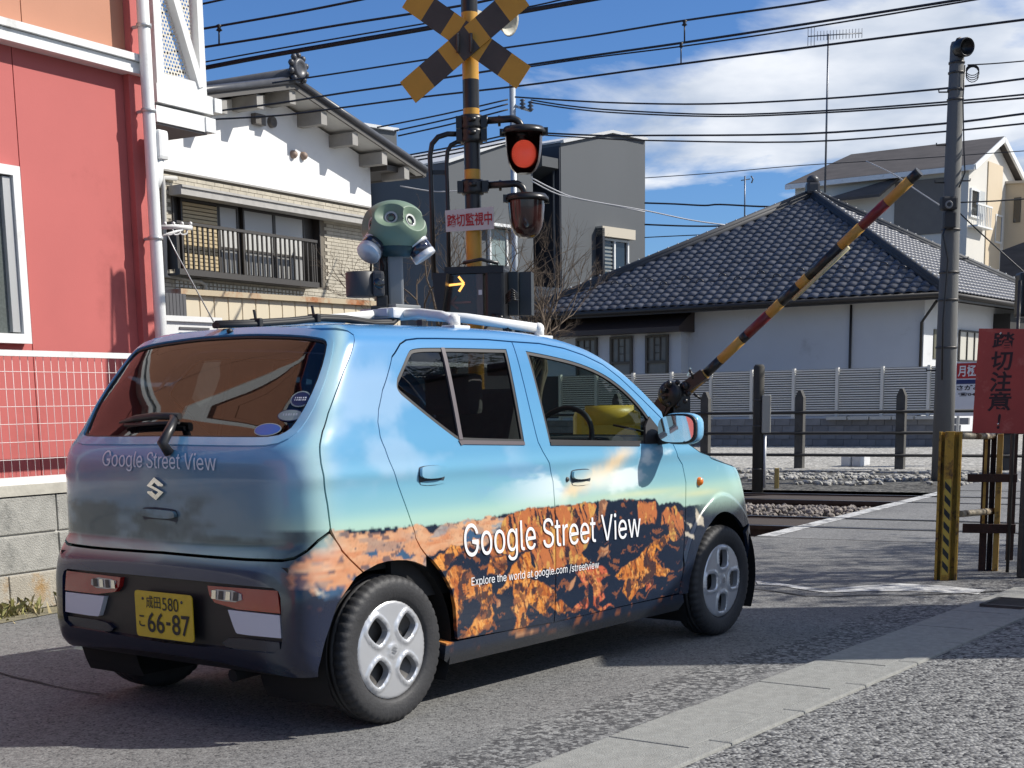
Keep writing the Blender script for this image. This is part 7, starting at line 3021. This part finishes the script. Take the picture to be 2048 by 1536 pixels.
# thick post with a grey switch box
q = gnd(1515, 976)
tp = thing('thick_post', 'thick dark round-topped post with a grey switch box beside the far track', 'post', q)
zt_ = at(1515, 729, q[1])[2]
mb = MB()
mb.tube([q + UPV * -.1, q + UPV * (zt_ - .03), q + UPV * zt_], [.075, .072, .050], 14)
mb.build('post', mat('dark creosoted post', (.05, .048, .042), .85, var=.3, vscale=9, stretch=(1, 1, .2)), tp)
bx_ = at(1532, 828, q[1] - .06)
mb = MB()
mb.bbox(bx_, (.115, .10, at(1532, 790, q[1])[2] - at(1532, 866, q[1])[2]), bev=.012)
mb.build('switch_box', mat('beige switch box', (.40, .39, .34), .5), tp)
cq = at(1530, 870, q[1] - .05)
mb = MB()
mb.tube([cq, (cq[0], cq[1], 0)], .020, 8)
mb.build('conduit', mat('galvanised conduit', (.52, .53, .54), .4, metal=.2), tp)
for y in (800, 852, 938):
    z = at(1515, y, q[1])[2]
    mb = MB()
    mb.lathe([(.078, -.008), (.084, 0), (.078, .008)], (q[0], q[1], z), UPV, 14)
    mb.build('band', M_STEEL, tp)
q = gnd(1553, 977)
mb = MB()
mb.bbox((q[0], q[1], at(1553, 936, q[1])[2] / 2), (.055, .055, at(1553, 936, q[1])[2]), bev=.006)
tag(mb.build('marker_stake', mat('ochre stake', (.42, .30, .09), .6)), 'short ochre yellow marker stake beside the far track', 'stake')

# utility pole on the right
YU = 21.0
ux = at(1900, 500, YU)[0]
pole = thing('utility_pole', 'grey concrete utility pole with a black round horn at its top', 'pole', (ux, YU, 0))
M_POLE = mat('grey concrete pole', (.155, .155, .148), .85, var=.12, vscale=2.5, bump=.15, stretch=(1, 1, .2))
zt_ = at(1914, 84, YU)[2]
mb = MB()
mb.tube([(ux, YU, -.2), (ux, YU, 2), (ux, YU, zt_ - .05), (ux, YU, zt_)], [.150, .140, .095, .08], 20)
mb.build('shaft', M_POLE, pole)
mb = MB()
c = at(1926, 95, YU - .12)
mb.lathe([(0, -.10), (.10, -.10), (.125, -.06), (.125, .08), (.115, .10), (.10, .08), (.07, .0), (0, -.02)], c, (.35, -.9, -.1), 24)
mb.build('horn', M_SK, pole)
mb = MB()
mb.tube([at(1910, 88, YU - .1), at(1915, 78, YU - .1), at(1922, 76, YU - .1)], .018, 6)
mb.build('horn_bracket', M_STEEL, pole)
mb = MB()
mb.bbox(at(1897, 407, YU - .2), (.22, .16, .18), bev=.03)
mb.build('speaker_box', mat('dark speaker box', (.03, .03, .032), .6), pole)
mb = MB()
c = at(1898, 409, YU - .285)
mb.lathe([(.03, 0), (.05, .006), (.055, 0)], c, (0, -1, 0), 14)
mb.build('speaker_ring', mat('grey ring', (.2, .2, .2), .5), pole)
mb = MB()
mb.bbox(at(1899, 440, YU - .18), (.16, .12, .22), bev=.02)
mb.build('lower_case', mat('dark speaker box', (.03, .03, .032), .6), pole)
rr_ = lambda z: np.interp(z, [0, 2, zt_], [.150, .140, .095])
for y, sd in ((126, 0), (146, 0), (180, 0), (200, 0), (460, 0), (545, 0), (600, 0), (695, 0)):
    z = at(1905, y, YU)[2]
    r_ = rr_(z)
    mb = MB()
    mb.lathe([(r_ + .002, -.015), (r_ + .012, -.012), (r_ + .012, .012), (r_ + .002, .015)], (ux, YU, z), UPV, 18)
    mb.build('pole_band', M_STEEL, pole)
for y, sd in ((290, -1), (365, -1), (362, 1), (518, 1), (740, -1), (184, -1)):
    z = at(1905, y, YU)[2]
    r_ = rr_(z)
    mb = MB()
    mb.tube([(ux + sd * r_, YU, z), (ux + sd * (r_ + .13), YU, z), (ux + sd * (r_ + .13), YU, z + .03)], .011, 6)
    mb.build('step_bolt', M_STEEL, pole)
mb = MB()
mb.tube([at(1930, 130, YU - .15), at(1926, 200, YU - .15), at(1928, 300, YU - .17), at(1930, 345, YU - .17), at(1918, 375, YU - .17)], .010, 5)
mb.tube([at(1893, 450, YU - .2), at(1886, 470, YU - .2), at(1896, 520, YU - .2), at(1886, 640, YU - .2), at(1884, 760, YU - .22)], .014, 5)
for k in range(4):
    cc = at(1945, 140 + 3 * k, YU - .1)
    mb.tube([cc + np.array((.09 * math.cos(t), 0, (.07 + .01 * k) * math.sin(t))) for t in np.linspace(0, 6, 14)], .006, 4)
mb.build('pole_cable', M_SK, pole)
# distant steel pole by the signal, with insulators
YD = 40
dp_ = thing('distant_pole', 'slim distant steel pole with insulators behind the crossing signal', 'pole', at(1026, 300, YD) * np.array((1, 1, 0)))
mb = MB()
q = at(1026, 260, YD)
mb.tube([(q[0], YD, 0), (q[0], YD, at(1026, 168, YD)[2])], .085, 10)
mb.build('shaft', mat('galvanised pole', (.42, .45, .48), .45, metal=.5), dp_)
mb = MB()
mb.tube([at(1030, 212, YD), at(1062, 222, YD)], .035, 6)
mb.build('cross_arm', mat('galvanised pole', (.42, .45, .48), .45, metal=.5), dp_)
for x, y in ((1045, 208), (1061, 212)):
    mb = MB()
    mb.lathe([(.03, -.14), (.09, -.08), (.03, -.04), (.09, .0), (.03, .05), (.08, .1), (0, .13)], at(x, y, YD), UPV, 10)
    mb.build('insulator', mat('dark insulator', (.05, .06, .08), .3), dp_)

# ------------------------------------------------------------------ overhead wires
M_WB = mat('black overhead wire', (.012, .013, .018), .5)
M_WG = mat('pale service wire', (.45, .45, .46), .5)
WG = 'overhead wires across the sky'


def wire(label, pts, Y0, Y1, r, m=M_WB, ext=1):
    xs = [p[0] for p in pts]
    f = lambda x: Y0 + (Y1 - Y0) * (x - 0) / 2048
    P = [at(x, y, f(x)) for x, y in pts]
    if ext:
        a, b = P[0] - (P[1] - P[0]) * 1.5, P[-1] + (P[-1] - P[-2]) * 1.0
        if xs[0] < 430:
            P = [a] + P
        if xs[-1] > 2000 or pts[-1][1] < 5:
            P = P + [b]
    mb = MB()
    # smooth by sub-sampling a Catmull-Rom curve
    Q_ = []
    n = len(P)
    for i in range(n - 1):
        p0, p1, p2, p3 = P[max(i - 1, 0)], P[i], P[i + 1], P[min(i + 2, n - 1)]
        for t in np.linspace(0, 1, 5)[:-1]:
            Q_.append(.5 * ((2 * p1) + (p2 - p0) * t + (2 * p0 - 5 * p1 + 4 * p2 - p3) * t * t + (3 * p1 - p0 - 3 * p2 + p3) * t ** 3))
    Q_.append(P[-1])
    mb.tube(Q_, r, 5)
    o = mb.build('overhead_wire', m)
    tag(o, label, 'wire', WG)
    return o


wire('topmost overhead wire at the upper left, above the hanging insulator', [(405, 8), (470, -6)], 14, 13, .010)
wire('overhead wire carrying the small insulator beside the screened balcony', [(405, 58), (520, 38), (620, 20), (735, -3)], 14, 12, .011)
wire('overhead wire just below the small insulator beside the screened balcony', [(405, 95), (520, 77), (680, 50), (815, 29), (925, 11), (990, -2)], 14, 12, .011)
wire('thin overhead wire running just above the thick black cable', [(405, 125), (520, 104), (680, 76), (845, 48), (1040, 17), (1130, -2)], 14, 12, .007)
wire('thick black overhead cable passing behind the crossed boards', [(405, 137), (520, 115), (680, 87), (855, 57), (1040, 24), (1195, -3)], 14, 12, .021)
wire('overhead wire from the gable ridge passing over the horn speaker', [(545, 166), (680, 146), (848, 120), (1009, 96), (1180, 72), (1370, 41), (1580, 11), (1660, -2)], 26, 14, .013)
wire('overhead wire reaching the lower arm of the crossed boards', [(405, 226), (560, 206), (680, 187), (804, 169), (940, 148), (1058, 130), (1180, 112), (1370, 85), (1600, 50), (1930, -2)], 24, 14, .014)
wire('overhead wire running close above the previous at the top right of the aerial', [(1058, 134), (1180, 116), (1370, 92), (1600, 58), (1960, -2)], 24, 14, .009, ext=0)
wire('long overhead wire crossing just under the crossed boards to the aerial mast', [(405, 240), (560, 231), (680, 216), (838, 195), (1039, 172), (1180, 153), (1370, 127), (1700, 84), (2060, 38)], 24, 15, .013)
for k, (a, b) in enumerate((((754, 255), (1016, 199)), ((789, 262), (1016, 208)), ((796, 272), (1016, 219)))):
    wire(('upper', 'middle', 'lower')[k] + ' wire of the three leading to the top of the distant steel pole', [a, ((a[0] + b[0]) / 2, (a[1] + b[1]) / 2 + 2), b], 42, 40, .022, ext=0)
for k, (a, b) in enumerate((((796, 314), (1022, 268)), ((796, 320), (1022, 275)), ((796, 327), (1022, 283)))):
    wire(('upper', 'middle', 'lower')[k] + ' wire of the three running behind the bent conduits to the lit lamp', [a, ((a[0] + b[0]) / 2, (a[1] + b[1]) / 2 + 2), b], 42, 40, .022, ext=0)
wire('upper wire from the distant steel pole to the top of the utility pole', [(1030, 194), (1120, 200), (1240, 206), (1420, 208), (1640, 198), (1880, 178), (2060, 156)], 40, 21, .016)
wire('middle wire from the distant steel pole, first of a close pair', [(1062, 200), (1140, 212), (1240, 221), (1440, 229), (1640, 222), (1880, 205), (2060, 188)], 40, 21, .014)
wire('lower wire from the distant steel pole, second of a close pair', [(1062, 205), (1140, 217), (1240, 226), (1440, 233), (1640, 226), (1880, 210), (2060, 195)], 40, 21, .014)
wire('wire leaving the lit red lamp level, passing above the pointed grey house', [(1085, 266), (1200, 271), (1300, 271), (1600, 268), (1880, 248), (2060, 226)], 40, 21, .017)
wire('wire under it, touching the eave of the pointed grey house', [(1085, 270), (1200, 277), (1300, 281), (1600, 284), (1880, 264), (2060, 246)], 40, 21, .014)
wire('faint thin wire far behind, ending over the slate roof', [(1288, 356), (1430, 346), (1600, 331), (1830, 317), (2060, 301)], 70, 60, .018)
wire('dark wire with a small knot between the pointed grey house and the tile roof', [(1289, 406), (1350, 408), (1408, 411), (1440, 409), (1520, 413), (1575, 413)], 56, 50, .030, ext=0)
wire('dark wire low between the grey house and the hip of the tile roof', [(1289, 449), (1370, 452), (1440, 452), (1500, 449)], 56, 52, .030, ext=0)
wire('lowest thin dark wire against the white cloud by the grey house', [(1289, 475), (1350, 472), (1440, 468)], 56, 52, .018, ext=0)
wire('upper pale service wire dropping from the lit lamp to the tile roof', [(1063, 356), (1110, 380), (1160, 398), (1290, 421), (1380, 440), (1450, 450)], 38, 46, .020, M_WG, ext=0)
wire('lower pale service wire crossing the grey wall from the lit lamp', [(1063, 362), (1120, 390), (1200, 406), (1290, 424)], 40, 48, .018, M_WG, ext=0)
wire('pale wire running from the gabled eave behind the camera head', [(800, 372), (860, 382), (895, 383), (940, 380)], 30, 30, .012, M_WG, ext=0)
wire('pale drop wire slanting from the slate roof to the speaker box', [(1732, 322), (1790, 350), (1830, 378), (1882, 412)], 40, 24, .011, M_WG, ext=0)
wire('short wire from the top of the utility pole to the right edge', [(1935, 130), (1990, 127), (2060, 121)], 21, 21, .009)
wire('slanting service wire right of the utility pole against the cream house', [(1918, 425), (1960, 465), (2010, 510), (2060, 555)], 21, 21, .010)
wire('level wire right of the utility pole below the speaker box', [(1918, 405), (1990, 402), (2060, 397)], 21, 21, .010)
for x, y0, y1, lab, Yh in ((438, 52, 90, 'small hanging insulator between two wires beside the screened balcony', 13.6), (1369, 42, 87, 'small hanging insulator between wires left of the aerial', 15.5), (1362, 86, 128, 'lower hanging spacer between wires left of the aerial', 17)):
    mb = MB()
    f = 14 - 2 * x / 2048 if x < 500 else 0
    Yh = f if f else Yh
    mb.tube([at(x, y0, Yh), at(x, y1, Yh)], .008, 5)
    mb.lathe([(.0, -.035), (.03, -.02), (.014, 0), (.03, .02), (0, .035)], at(x, y0 + 4, Yh), UPV, 8)
    tag(mb.build('hanging_insulator', M_WB), lab, 'insulator')

# ------------------------------------------------------------------ bare winter trees
M_BARK = mat('grey brown bark', (.115, .085, .06), .9, var=.3, vscale=8)


def bare_tree(name, label, base, h, spread, n, seed, leaf=None, density=1.0, group=None):
    rnd = random.Random(seed)
    t = thing(name, label, 'tree', base, group)
    mb = MB()
    base = np.array(base, float)
    tips = []
    LV = n

    def grow(p, d, L, r, lev):
        q = p.copy()
        pts, rs = [p], [r]
        for k in range(3):
            d = d + np.array([rnd.gauss(0, .16), rnd.gauss(0, .16), rnd.gauss(.05, .10)])
            d /= np.linalg.norm(d)
            q = q + d * L / 3
            pts.append(q)
            rs.append(r * (1 - .16 * (k + 1)))
        mb.tube(pts, rs, 6 if lev < 2 else 4, caps=False)
        if lev >= n:
            tips.append((q, d))
            return
        for k in range(rnd.choice((2, 3, 3)) if lev else 4):
            a = rnd.uniform(0, 6.28)
            sp = rnd.uniform(.35, .95) * spread
            e = np.cross(d, (math.cos(a), math.sin(a), .3))
            e /= np.linalg.norm(e) + 1e-9
            nd = d + e * sp
            st = pts[rnd.choice((2, 3, 3))]
            grow(st, nd / np.linalg.norm(nd), L * rnd.uniform(.58, .80), r * .55, lev + 1)
    grow(base, np.array((0, 0, 1.0)), h * .36, h * .018, 0)
    mb.build('branches', M_BARK, t)
    if leaf is not None:
        mb = MB()
        for q, d in tips:
            for k in range(int(14 * density)):
                p = q + np.array([rnd.gauss(0, .22), rnd.gauss(0, .22), rnd.gauss(0, .18)])
                a, b = rnd.uniform(0, 6.28), rnd.uniform(-1, 1)
                u = np.array((math.cos(a), math.sin(a), b)) * rnd.uniform(.03, .07)
                v = np.cross(u, (rnd.gauss(0, 1), rnd.gauss(0, 1), rnd.gauss(0, 1)))
                v = v / (np.linalg.norm(v) + 1e-9) * .025
                mb.add([p - u, p + v, p + u, p - v], [(0, 1, 2, 3)])
        mb.build('leaves', leaf, t)
    return t


q = at(870, 640, 22)
bare_tree('bare_shrub', 'bare twiggy shrub behind the mast of the camera rig', (q[0], 22, 0), 3.3, 1.0, 6, 5)
bare_tree('bare_tree', 'bare winter tree behind the crossing signal and the notice board', (at(905, 600, 27)[0], 27, 0), 4.9, .9, 6, 15)
bare_tree('bare_tree', 'reddish bare tree right of the arrow cabinet below the dark lamp', (at(1078, 600, 38)[0], 38, 0), 5.6, .62, 6, 9)
bare_tree('bare_tree', 'small bare tree between the grey house and the eave of the tile roof', (at(1030, 640, 40)[0], 40, 0), 5.2, .60, 6, 23)
mb = MB()
mb.beam(at(1046, 575, 49), at(1130, 581, 49), .15, .12)
mb.beam(at(1046, 603, 49), at(1130, 609, 49), .10, .95)
tag(mb.build('garden_wall', mat('cream garden wall', (.42, .38, .32), .8)), 'pale garden wall under the bare trees beside the tile roof', 'wall')

# ------------------------------------------------------------------ unseen things on the right: a hut added to shade the road, a tree, a house
hut = thing('added_shade_hut', 'small grey hut added out of view to shade the road', 'hut', (5.6, 7.35, 0))
mb = MB()
mb.box((5.6, 7.38, 1.55), (2.5, 1.66, 3.10))
mb.build('wall', mat('grey hut wall', (.22, .22, .21), .8, var=.1), hut)
mb = MB()
mb.box((5.6, 7.38, 3.17), (2.7, 1.78, .12))
mb.build('roof', mat('grey hut roof', (.10, .10, .10), .7), hut)
mb = MB()
mb.box((4.345, 7.4, 1.05), (.02, .8, 1.95))
mb.build('door', mat('hut door green', (.06, .10, .08), .5), hut)
bare_tree('roadside_tree', 'half bare roadside tree to the right of the crossing', (9.2, 11.0, 0), 7.6, 1.15, 5, 31, mat('dull winter leaf', (.06, .07, .025), .7), 2.4)
nh = thing('neighbour_house', 'dark two-storey house to the right of the photo', 'house', (24, 12, 0))
mb = MB()
mb.box((26, 13, 2.9), (7, 14, 5.8))
mb.build('wall', mat('dark brown cladding', (.06, .055, .05), .7), nh)
mb = MB()
mb.prism([(22.2, 5.6, 5.75), (29.8, 5.6, 5.75), (26, 5.6, 7.9)], (0, 14.8, 0))
mb.build('roof', M_SLATE, nh)

# ================================================================== CAMERA RIG ON THE CAR ROOF
rig = thing('camera_rig', 'roof camera rig with a green camera head and laser drums on a white tubular rack', 'camera rig', (*CAR_O, 0), rz=math.pi / 2 - CAR_TH)
rig['_o'] = (0, 0, 0)
M_RACK = mat('white powder coat', (.72, .72, .70), .5)
M_GREEN = mat('sage green shell', srgb(112, 132, 112), .45, var=.05, vscale=6)
M_GREY = mat('grey mast', (.20, .21, .215), .5)
M_DRUM = mat('silver drum', (.62, .63, .65), .35, metal=.4)
M_DRUMK = mat('dark drum window', (.012, .014, .03), .08, coat=1)
CX, CYL = .87, 0.0
tcam = np.array(Vector((0, 0, CAMH)) @ Matrix.Identity(3))
camc = CAR_M.inverted() @ Vector((0, 0, CAMH))
view = np.array(camc) - np.array((CX, 0, 1.9))
view /= np.linalg.norm(view)
hz_ = np.array((view[0], view[1], 0))
hz_ /= np.linalg.norm(hz_)
rgt = np.cross((0, 0, 1.0), hz_)           # to the viewer's right of the head
if rgt @ np.array(CAR_M.inverted().to_3x3() @ Vector((1, 0, 0))) < 0:
    rgt = -rgt
# rack: two bent tubes to each side, hub plate, feet
rack = MB()
for sy in (-1, 1):
    rack.tube([(.83, sy * .03, 1.558), (.80, sy * .20, 1.555), (.74, sy * .37, 1.534), (.71, sy * .45, 1.512)], .019, 12)
    rack.tube([(.86, sy * .06, 1.558), (1.0, sy * .28, 1.537), (1.27, sy * .46, 1.495)], .021, 12)
    rack.sphere((.71, sy * .455, 1.512), .026, 12)
    rack.sphere((1.275, sy * .462, 1.493), .027, 12)
    rack.tube([(.71, sy * .46, 1.525), (.71, sy * .462, 1.480)], .022, 10)
    rack.tube([(1.275, sy * .466, 1.503), (1.275, sy * .468, 1.455)], .022, 10)
    rack.bbox((.71, sy * .465, 1.482), (.10, .07, .014), bev=.005)
    rack.bbox((1.275, sy * .47, 1.456), (.10, .07, .014), bev=.005)
rack.bbox((.83, 0, 1.560), (.18, .20, .045), bev=.018)
rack.tube([(.72, .0, 1.552), (.55, .10, 1.535), (.42, .24, 1.508)], [.022, .020, .012], 10)
rk = rack.build('rack', M_RACK, rig)
mb = MB()
mb.bbox((.728, -.02, 1.562), (.004, .11, .03), bev=.001)
mb.build('rack_plate', mat('grey rack plate', (.42, .46, .54), .4), rk)
for x, y in ((.95, -.30), (1.16, -.38), (1.22, -.40), (.62, -.36)):
    mb = MB()
    mb.bbox((x, y, 1.497), (.03, .03, .035), bev=.004)
    mb.build('rack_pad', M_BLACK, rk)
# mast and shoulder
mb = MB()
mb.bbox((CX, 0, 1.715), (.08, .066, .27), (hz_, rgt, np.array((0, 0, 1.0))), bev=.010)
mb.bbox((CX, 0, 1.592), (.16, .14, .014), bev=.004)
mb.build('mast', M_GREY, rig)
mb = MB()
mb.bbox(np.array((CX, 0, 1.715)) - rgt * .050 + hz_ * .0, (.05, .034, .25), (hz_, rgt, np.array((0, 0, 1.0))), bev=.006)
mb.build('mast_cable_duct', M_BLACK, rig)
hd = np.array((CX, 0, 1.925))
UPc = np.array((0, 0, 1.0))
# head: flattened globe with conical eye cups cut into it
eyes = []
for az_, el_ in ((-.13, .40), (.76, .27), (1.75, .3), (2.8, .3), (3.85, .3), (5.05, .15)):
    d = hz_ * math.cos(az_) + rgt * math.sin(az_)
    eyes.append(d * math.cos(el_) + UPc * math.sin(el_))
RX, RZ = .142, .112
nu, nv = 220, 120
vs, fs = [], []
ey = np.array([e / np.linalg.norm(e) for e in eyes])
for j in range(nv + 1):
    ph = math.pi * j / nv
    for i in range(nu):
        t = 2 * math.pi * i / nu
        n = np.array((math.sin(ph) * math.cos(t), math.sin(ph) * math.sin(t), math.cos(ph)))
        cs = ey @ n
        k = int(np.argmax(cs))
        ang = math.acos(max(-1, min(1, cs[k])))
        p = n * np.array((RX, RX, RZ))
        R_ = .50
        if ang < R_:
            dep = .060 * (1 - (ang / R_)) if ang > .16 else .060 * (1 - .16 / R_)
            p = p - ey[k] * dep * (1.0 if ang < R_ * .96 else (R_ - ang) / (R_ * .04))
        vs.append(hd + p)
for j in range(nv):
    for i in range(nu):
        k = (i + 1) % nu
        fs.append((j * nu + i, (j + 1) * nu + i, (j + 1) * nu + k, j * nu + k))
mb = MB()
mb.add(vs, fs, 0, True)
head = mb.build('camera_head', M_GREEN, rig)
for e in ey:
    c = hd + e * np.array((RX, RX, RZ)) - e * .040
    mb = MB()
    mb.lathe([(.020, .004), (.028, .006), (.0285, .000)], c, e, 24)
    lr = mb.build('lens_ring', mat('pale lens ring', (.42, .44, .42), .4), head)
    mb = MB()
    mb.lathe([(0, -.006), (.012, -.005), (.014, .004), (.020, .005)], c, e, 24)
    mb.build('lens', mat('camera lens black', (.006, .006, .008), .05, coat=1), lr)
mb = MB()
mb.lathe([(.10, .03), (.09, 0), (.065, -.025), (.0, -.03)], hd - UPc * .098, UPc, 28)
mb.build('head_collar', mat('dark green collar', srgb(34, 58, 62), .5), rig)
# laser drums slung under the head on either side
for sd, fw_, name in ((-1, .25, 'l'), (1, -.10, 'r')):
    c0_ = hd + rgt * sd * (.088 if sd < 0 else .098) - UPc * .078 + hz_ * (.06 if sd < 0 else .01)
    ax = rgt * sd * (.42 if sd < 0 else .50) - UPc * (.66 if sd < 0 else .78) + hz_ * (.62 if sd < 0 else .05)
    ax /= np.linalg.norm(ax)
    r_ = .052
    for (h0, h1, m_, nm, rr2) in ((-.030, .0, M_DRUM, 'drum_base', 1.0), (.0, .036, M_DRUMK, 'drum_window', .975), (.036, .062, M_DRUM, 'drum_cap', 1.0)):
        mb = MB()
        mb.lathe([(0, h0), (r_ * rr2 * .96, h0), (r_ * rr2, h0 + .003), (r_ * rr2, h1 - .003), (r_ * rr2 * .95, h1), (0, h1)], c0_, ax, 32)
        mb.build(nm, m_, rig)
    mb = MB()
    mb.beam(c0_ - ax * .03, hd - UPc * .115, .035, .03)
    mb.build('drum_bracket', M_BLACK, rig)
# dark round camera housing on the left of the mast
c1 = np.array((CX, 0, 1.683)) - rgt * .135 + hz_ * .06
mb = MB()
mb.lathe([(0, .052), (.062, .052), (.066, .049), (.066, -.049), (.062, -.052), (0, -.052)], c1 - rgt * .012, UPc, 36)
mb.build('side_camera_drum', mat('matt dark grey', (.045, .045, .048), .5), rig)
mb = MB()
mb.bbox(c1 + rgt * .062 + hz_ * .03, (.055, .05, .105), (hz_, rgt, UPc), bev=.014)
sc_ = mb.build('side_camera', mat('matt dark grey', (.045, .045, .048), .5), rig)
mb = MB()
mb.lathe([(0, .004), (.014, .006), (.022, .002), (.024, 0)], c1 + rgt * .064 + hz_ * .058, hz_, 20)
mb.build('lens', mat('camera lens black', (.006, .006, .008), .05, coat=1), sc_)
mb = MB()
mb.bbox(c1 + rgt * .075 - UPc * .075, (.05, .05, .06), (hz_, rgt, UPc), bev=.008)
mb.bbox(c1 + rgt * .062 - UPc * .10, (.08, .07, .016), (hz_, rgt, UPc), bev=.004)
mb.build('side_camera_stand', M_BLACK, rig)
mb = MB()
mb.tube([c1 + rgt * .03 + UPc * .05, c1 + rgt * .035 + UPc * .12, hd - UPc * .13 - rgt * .05], .006, 6)
mb.tube([hd - UPc * .12 - rgt * .06 + hz_ * .05, hd - UPc * .16 - rgt * .045 + hz_ * .05, hd - UPc * .2 - rgt * .05 + hz_ * .03], .008, 6)
mb.build('rig_cable', M_BLACK, rig)
# black cable loom lying back over the roof
mb = MB()
for k in range(3):
    o_ = np.array((0, .012 * (k - 1), .008 * (k % 2)))
    mb.tube([np.array(p) + o_ for p in ((-.10, .06, 1.487), (.10, .05, 1.498), (.28, .04, 1.512), (.44, .03, 1.530), (.56, .0, 1.528), (.66, -.05, 1.512), (.74, -.08, 1.515), (.80, -.06, 1.54))], .011, 8)
for p in ((.10, .05, 1.503), (.40, .03, 1.530)):
    mb.bbox(p, (.02, .06, .035), bev=.005)
    mb.beam(p, np.array(p) + np.array((-.01, .0, .05)), .010, .006)
mb.build('cable_loom', mat('black cable', (.010, .010, .011), .6), rig)
